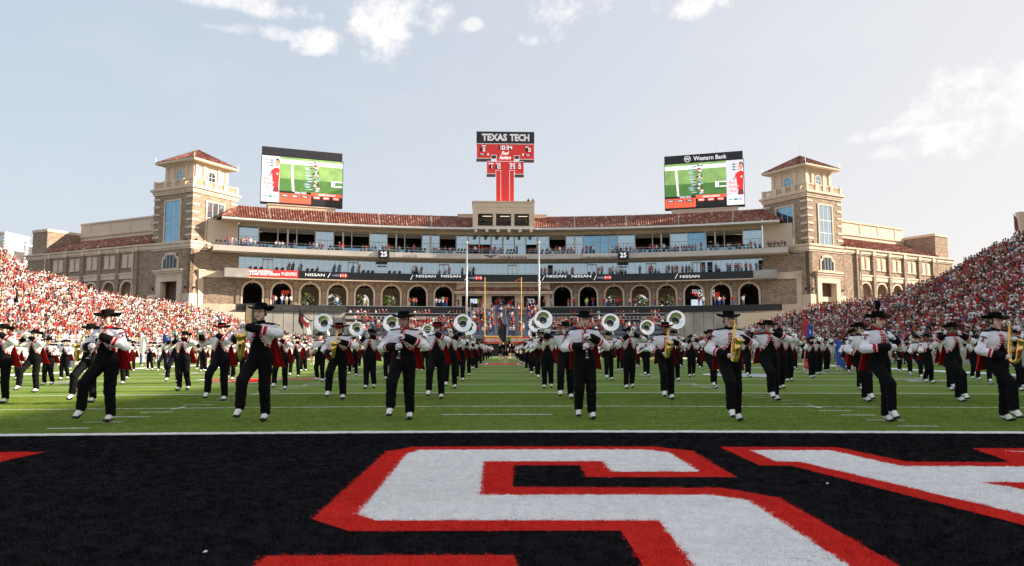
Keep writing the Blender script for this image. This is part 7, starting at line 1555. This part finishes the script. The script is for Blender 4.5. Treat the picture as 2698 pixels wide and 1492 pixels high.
def musician(x, y, kind, row, idx, rz=0, sc_=1.0, bulk=1.0, glasses=None, plume=False, band='r', skin=None, hair=None, far=False, place_=None):
    r_ = random.Random(int(x*977+y*131)); skin = r_.choice((0, 0, 1, 1, 2, 3)) if skin is None else skin; pk = {'mellophone': 'trumpet'}.get(kind, kind); pk = pk+'B' if (pk+'B' in TPL and (row > 2 or pk == 'clarinet' and x > 0) and r_.random() < .45) else pk
    parts, HX = TPL[pk]; where = place_ or ('%s from left in marching row %s' % (ordn(idx), ordn(row)))
    nm = {'rest': 'with hands low'}.get(kind, 'playing %s' % {'highsax': 'high saxophone'}.get(kind, INAME.get(kind, '').replace('_', ' ')))
    base = (x, y, crown(x)+.0); S = (sc_*bulk, sc_*bulk, sc_)
    t = thing('person', 'musician in black hat %s, %s' % (nm, where), 'person', base, rz, 'marching band musicians'); t.scale = S
    for pn, me in parts:
        if far and pn in ('eye', 'eyebrow', 'mouth', 'chin_strap', 'sleeve_patch'): continue
        o = link(pn, me, t)
        if pn == 'body': o.material_slots[0].link = 'OBJECT'; o.material_slots[0].material = M_skin[skin]
        if pn == 'hair' and (hair or r_.random() < .3): o.material_slots[0].link = 'OBJECT'; o.material_slots[0].material = M_hairb
    h = link('hat', HAT, t); h.matrix_local = HX; hb = link('hat_band', HBAND if band == 'r' else HBANDK, h)
    if plume: link('plume', PLUME, h, (0, 0, .10))
    link('cape', CAPES[r_.randrange(3)], t)
    hx, hy, hz = POSES[pk]['head']
    if glasses:
        m = M_ebony if glasses != 'red' else mat('red_lens', (.5, .02, .02), .15)
        g_ = MB()
        for s in (-1, 1):
            if glasses == 'clear': g_.tube([(hx+s*.032+.022*math.cos(a), hy-.098, hz+.018+.016*math.sin(a)) for a in [i*math.pi/6 for i in range(13)]], .0028, 4)
            else: g_.lathe([(0, .002), (.024, .0), (0, -.002)], 10, X=Matrix.Translation((hx+s*.03, hy-.097, hz+.018)) @ Matrix.Rotation(R(90), 4, 'X'), sy=.8)
            g_.tube([(hx+s*.05, hy-.095, hz+.022), (hx+s*.088, hy, hz+.022)], .003, 4)
        g_.tube([(hx-.01, hy-.1, hz+.022), (hx+.01, hy-.1, hz+.022)], .003, 4); g_.obj('glasses', m, t)
    if kind in INS:
        q = thing(INAME[kind], '%s of the %s' % (IDESC[kind], ('musician %s' % where)), INAME[kind].replace('_', ' '), base, rz, 'instruments of the marching band'); q.scale = S
        for pn, me in INS[kind]: link(pn, me, q)
        if kind == 'drum': s_ = link('drumsticks', STICK, None, base, rz, 'pair of white drumsticks of the %s drummer from the left in row %s' % (ordn(idx), ordn(row)), 'drumsticks', 'drumsticks'); s_.scale = S
    return t
# (standing-foot x, y in the photograph, kind, options)
MEM = [
 (283,1113.5,'clarinet',dict(glasses='clear', rz=-8, band='k', skin=1, sc=1.03)), (693,1111,'highsax',dict(sc=1.07, rz=-6, skin=1)), (1077,1106,'clarinet',dict(rz=-3, bulk=1.06, band='k')), (1560,1105,'clarinet',dict(rz=0, sc=1.0, skin=1, band='k')), (1947,1110,'sax',dict(rz=2, skin=0, band='k')), (2345,1112,'clarinet',dict(rz=14, glasses='red', plume=True, band='k', skin=1)), (2658,1110.5,'sax',dict(rz=14, skin=1, band='k')),
 (239,1062,'sax',dict(glasses='clear')), (8,1064,'trumpet',{}), (588,1057.5,'flute',dict(rz=-4, skin=1)), (901,1053,'sax',dict(glasses='clear', bulk=1.08)), (1162,1051.6,'flute',dict(skin=2, glasses='clear')), (1504,1051.6,'flute',dict(bulk=1.05)), (1770,1053,'sax',dict(skin=3, bulk=1.04)), (2044,1056,'flute',dict(bulk=1.18, sc=1.02, rz=3)), (2287,1059.5,'rest',dict(rz=16, glasses='dark')), (2534,1059.5,'flute',dict(rz=12, glasses='dark', skin=3)),
 (90,1035,'trumpet',dict(rz=-8)), (488,1030,'trumpet',dict(rz=-5, skin=2)), (750,1027.6,'flute',dict(sc=.96)), (982,1025,'trumpet',{}), (1198,1024,'trumpet',{}), (1453,1024,'trumpet',dict(rz=-6)), (1670,1024.5,'trumpet',dict(band='k')), (1886,1025,'trumpet',dict(rz=10)), (2070,1026.5,'trumpet',dict(rz=4)), (2270,1028,'trumpet',dict(rz=12)), (2508,1029.5,'flute',dict(rz=10, sc=.97)), (2692,1031,'trumpet',dict(rz=8)),
 (130,1016,'rest',dict(sc=.94)), (321,1013.5,'trumpet',dict(sc=.97)), (466,1010,'trumpet',dict(sc=.97)), (637,1008,'mellophone',{}), (849,1006.5,'sousaphone',dict(rz=-4)), (1031,1003.5,'sousaphone',dict(rz=2)), (1219,1004.5,'sousaphone',{}), (1433,1003,'sousaphone',dict(rz=2, sc=1.05)), (1612,1003,'sousaphone',{}), (1786,1004.5,'sousaphone',dict(rz=-2, sc=1.05)), (2090,1006.5,'mellophone',{}), (2456,1010.5,'clarinet',dict(rz=10)), (2612,1013.5,'flute',dict(sc=.97)),
 (172,1001,'rest',dict(sc=.95)), (42,1001,'flute',dict(sc=.95)), (333,1000,'trumpet',dict(sc=.95)), (785,995,'trumpet',{}), (613,996,'mellophone',{}), (938,992,'sousaphone',dict(sc=.97)), (1126,983,'sousaphone',dict(sc=.97)), (1236,991,'sousaphone',{}), (1415,992,'sousaphone',dict(sc=1.02)), (1709,993,'sousaphone',{}), (1831,993.5,'trumpet',{}), (1976,995,'mellophone',{}), (2150,996.5,'mellophone',{}), (2402,991,'trumpet',{}), (2430,1000,'rest',{}), (2579,1002,'flute',{}),
 (539,980,'trumpet',{}), (397,977,'rest',{}), (351,979,'trumpet',{}), (435,982,'trumpet',{}), (804,980,'trumpet',{}), (1098,977,'sousaphone',dict(sc=.95)), (1256,977,'trumpet',{}), (1397,977,'trumpet',{}), (2166,987,'trumpet',{}), (2186,980,'mellophone',{}), (2133,975,'rest',{}), (2374,983,'trumpet',{}), (700,984,'trumpet',{}), (1550,980,'trumpet',{}), (1640,978,'trumpet',{}), (1900,984,'trumpet',{}), (2240,986,'rest',{}), (2500,990,'trumpet',{}), (2040,981,'trumpet',{}), (590,976,'trumpet',{}), (880,977,'trumpet',{}), (960,975,'trumpet',{}), (1770,976,'trumpet',{}),
]
rows = {}
for m in MEM:
    p = ground(m[0], m[1]); rr_ = 1 if p.y < 14 else 2 if p.y < 18.3 else 3 if p.y < 22.5 else 4 if p.y < 27.5 else 5 if p.y < 32.5 else 6
    rows.setdefault(rr_, []).append((p, m))
gr = random.Random(17); YS = [42, 46.6, 51.5, 57, 63, 70, 78, 87]
for i, Y in enumerate(YS):
    for f_ in (1.65, 3.9, 6.3, 8.8, 11.4, 14.2, 17.2, 20.5):
        for s in (-1, 1):
            x = s*f_*(1+.0*Y)+gr.uniform(-.25, .25)
            if f_ > 4 and gr.random() > (.52 if i < 4 else .30): continue
            k = 'drum' if (f_ < 2 and i >= 3) else gr.choice(['trumpet', 'trumpet', 'mellophone', 'rest', 'flute'])
            if f_ < 2 and i in (0, 1): k = 'sousaphone' if i == 0 and s > 0 else 'trumpet'
            rows.setdefault(7+i, []).append((Vector((x, Y+gr.uniform(-.4, .4), 0)), (0, 0, k, dict(rz=gr.uniform(-6, 6), sc=gr.uniform(.93, 1.03), far=True))))
for r_i in sorted(rows):
    L_ = sorted(rows[r_i], key=lambda q: q[0].x/q[0].y)
    for i, (p, m) in enumerate(L_):
        o = m[3]; rz = R(o.get('rz', gr.uniform(-5, 5))); off = Matrix.Rotation(rz, 3, 'Z') @ Vector((.11, -.05, 0))
        q = p-off if m[0] else p
        musician(q.x, q.y, m[2], r_i, i+1, rz, o.get('sc', 1.0 if r_i < 3 else gr.uniform(.95, 1.02)), o.get('bulk', 1.0), o.get('glasses'), o.get('plume', False), o.get('band', 'r' if gr.random() < .25 else 'k'), o.get('skin'), None, r_i > 4)
print('MUSICIANS', sum(len(v) for v in rows.values()))
# ------------------------------------------------------------------ flag twirlers and dancers
def dancer_template():
    P = dict(head=(0, -.02, 1.60), elR=(-.30, -.05, 1.62), wrR=(-.10, -.10, 1.82), elL=(.33, .0, 1.30), wrL=(.45, -.12, 1.42), legL=[(.08, 0, .90), (.085, -.02, .48), (.09, .02, .09), (.10, -.13, .04)], legR=[(-.08, 0, .90), (-.085, -.02, .48), (-.09, .02, .09), (-.10, -.13, .04)], bulk=.86)
    f = field(pose_prims(P, 0), .016, (-.62, -.4, -.02), (.62, .32, 2.0)); V, Fq, vl = nets(*f); V = rel_smooth(V, Fq, 1); parts = [('body', np_mesh('body', V, Fq, [M_skin[0]]))]
    f = field([p for p in pose_prims(P, .012) if p[6] in (3, 4, 5, 7)], .016, (-.62, -.4, .6), (.62, .32, 2.0)); V, Fq, vl = nets(*f); parts.append(('top', np_mesh('top', V, Fq, [M_blk])))
    parts.append(('skirt', MB().lathe([(.135, 1.02), (.17, .92), (.24, .70), (.23, .70), (.16, .92)], 18, sy=.8).mesh('skirt', M_blk, smooth=True))); parts.append(('belt', MB().lathe([(.136, 1.06), (.14, 1.05), (.14, 1.0), (.136, .99)], 18, sy=.78).mesh('belt', M_tred)))
    parts.append(('hair', MB().lathe([(0, 1.745), (.07, 1.73), (.10, 1.66), (.10, 1.58), (.075, 1.42), (0, 1.38)], 12, X=Matrix.Translation((0, .035, 0)), sy=.8).mesh('hair', M_hair, smooth=True)))
    for s in (-1, 1): parts.append(('boot', MB().tube([(s*.088, .01, .34), (s*.09, .02, .1), (s*.09, .01, .05), (s*.1, -.14, .035)], [.055, .045, .045, .035], 8).mesh('boot', M_spat, smooth=True)))
    return parts
DT = dancer_template()
def dancer(px, py, label, rz=0, boots=True):
    p = ground(px, py); t = thing('person', label, 'person', p, R(rz), 'flag twirlers and dancers')
    for n_, me in DT:
        if n_ == 'boot' and not boots: continue
        link(n_, me, t)
    return p
def flag(base, h, lean, w, hgt, zones, label, sag=.9, drop=0.0):
    """pole from base, leaning; cloth hangs from the upper pole. zones: list of (u0,u1,v0,v1,material)"""
    t = thing('flag', label, 'flag', base, 0, 'flags carried on the field'); top = Vector((math.sin(R(lean))*h, 0, math.cos(R(lean))*h))
    MB().tube([(0, 0, 0), top], .014, 6).obj('pole', M_alu, t); nu, nv = 14, 12; axp = top.normalized(); vs = []; fs = []; mi = []; ms = []
    for _, _, _, _, m in zones:
        if m not in ms: ms.append(m)
    for s_ in (0, 1):
        for j in range(nv+1):
            for i in range(nu+1):
                u, v = i/nu, j/nv; p = top-axp*(hgt*v)+Vector((w*u*(1-.25*sag*u), .06*math.sin(u*7+v*3)+.03*math.sin(u*15), -sag*w*u*u*.8-.04*math.sin(u*6)*sag)); vs.append((p.x, p.y+(.006 if s_ else 0), p.z))
    n1 = (nu+1)*(nv+1)
    for s_ in (0, 1):
        for j in range(nv):
            for i in range(nu):
                a = s_*n1+j*(nu+1)+i; q = (a, a+1, a+nu+2, a+nu+1); fs.append(q if s_ else q[::-1]); k = 0; uc, vc = (i+.5)/nu, (j+.5)/nv
                for z0 in zones:
                    if z0[0] <= uc < z0[1] and z0[2] <= vc < z0[3]: k = ms.index(z0[4])
                mi.append(k)
    me = bpy.data.meshes.new('cloth'); me.from_pydata(vs, [], fs)
    for m in ms: me.materials.append(m)
    me.polygons.foreach_set('material_index', mi); me.polygons.foreach_set('use_smooth', [True]*len(fs)); link('cloth', me, t); return t
fb_, fr_, fw_, fk_, fg_, fy_, fo_ = [mat('flag_'+n, c, .6, var=.08) for n, c in (('blue', (.02, .09, .42)), ('red', (.55, .02, .03)), ('white', (.8, .79, .78)), ('black', (.015, .015, .018)), ('green', (.02, .10, .03)), ('gold', (.65, .42, .06)), ('orange', (.70, .18, .04)))]
p = dancer(1332, 963, 'flag twirler in black dress with red belt in the middle of the aisle, back turned', 180, boots=False); flag(p+Vector((.0, -.2, 1.0)), 1.9, 3, -.75, 1.3, [(0,1,0,1,fk_), (.75,1,.2,.5,fr_)], 'large black flag raised in the middle of the aisle', sag=1.0)
dancer(1318, 950, 'dancer in black skirt and white boots just left of the central flag twirler', 20)
dancer(1353, 947, 'dancer far down the aisle, right of the goal post', 0); dancer(1343, 945, 'dancer far down the aisle, just right of the central flag twirler', 10)
for px, py, pt, le, w, hg, z, lab, bl_ in [
    (431, 975, 881, -5, 26, 1.9, [(0,1,0,1,fb_), (.35,.75,.35,.42,fr_), (.35,.75,.58,.65,fr_), (.3,.42,.4,.6,fr_)], 'tall blue flag with red and white ring left of the high trumpet player', 'tall blue flag'),
    (538, 968, 881, -3, -28, 1.7, [(0,1,0,1,fg_), (.2,.8,.2,.35,fy_), (.2,.8,.45,.6,fy_)], 'dark green flag with gold bars hanging behind the left flute player', 'dark green flag'),
    (384, 972, 885, 0, -26, 1.5, [(0,1,0,1,fw_)], 'plain white flag hanging left of the tall blue flag', 'plain white flag'),
    (818, 962, 844, 2, -48, 1.2, [(0,1,0,1,fk_), (0,.55,.1,1,fw_), (.25,.8,.25,.6,fr_)], 'black and white flag with red emblem left of the leftmost sousaphone bell', 'black and white flag'),
    (2142, 982, 857, 3, -32, .8, [(0,1,0,1,fb_), (.6,1,0,1,fr_), (.16,.36,.3,.6,fw_)], 'blue and red flag with white star against the right crowd', 'flag with white star'),
    (2118, 980, 905, 8, 24, 1.3, [(0,1,0,1,fr_), (.0,1,.15,.3,fo_), (0,1,.45,.6,fo_), (0,1,.75,.9,fo_)], 'red flag with orange stripes below the flag with white star', 'orange striped flag'),
    (2205, 978, 892, -4, 34, 1.5, [(0,1,0,1,fb_), (.4,.7,.3,.7,fy_)], 'dark blue flag with gold emblem right of the mellophone players', 'dark blue flag'),
    (2235, 976, 882, 4, 20, 1.7, [(0,1,0,1,fw_), (0,1,.6,1,fr_)], 'white and red flag just right of the dark blue flag', 'white and red flag')]:
    g_ = ground(px, py); flag(g_+Vector((0, 0, .3)), (py-pt)*g_.y/F-.3, le, w*g_.y/F, hg, z, lab); dancer(px+5, py-1, 'flag bearer in black under the %s' % bl_)
st_ = MB(); pts_ = [(.16*math.cos(R(90+i*36)), .16*math.sin(R(90+i*36))) if i % 2 == 0 else (.065*math.cos(R(90+i*36)), .065*math.sin(R(90+i*36))) for i in range(10)]
# ------------------------------------------------------------------ sidelines
benchm = MB().box(-.25, .25, -2.4, 2.4, .42, .47).box(-.3, -.25, -2.4, 2.4, .47, .85)
for y in (-2, 0, 2): benchm.box(-.2, .2, y-.04, y+.04, 0, .42)
benchm = benchm.mesh('bench', M_alu)
for s in (-1, 1):
    for i, y in enumerate((52, 60, 68, 76)): link('bench', benchm, None, (s*32, y, crown(27)), 0 if s > 0 else math.pi, 'aluminium bench %s along the %s sideline' % (ordn(i+1), 'left' if s < 0 else 'right'), 'bench', 'sideline benches')
sl = []
for s in (-1, 1):
    for i in range(46):
        y = 42+i*1.35+fan_rnd.uniform(-.5, .5); x = s*fan_rnd.uniform(28.5, 35); cols, _ = person_cols(fan_rnd.choices('rwkgb', [30, 30, 26, 8, 6])[0], fan_rnd); sl.append((x, y, crown(27), fan_rnd.uniform(-3, 3), fan_rnd.randrange(len(T_LOW)), cols, 1.0))
for i in range(16):
    cols, _ = person_cols(fan_rnd.choices('rwk', [50, 30, 20])[0], fan_rnd); sl.append((fan_rnd.uniform(-9, 12), fan_rnd.uniform(113.3, 116.5), crown(0)-.05, 0, fan_rnd.randrange(len(T_LOW)), cols, 1.0))
people_mesh('sideline_crowd', sl, label='staff and cheer squad in red, white and black standing along the sidelines')
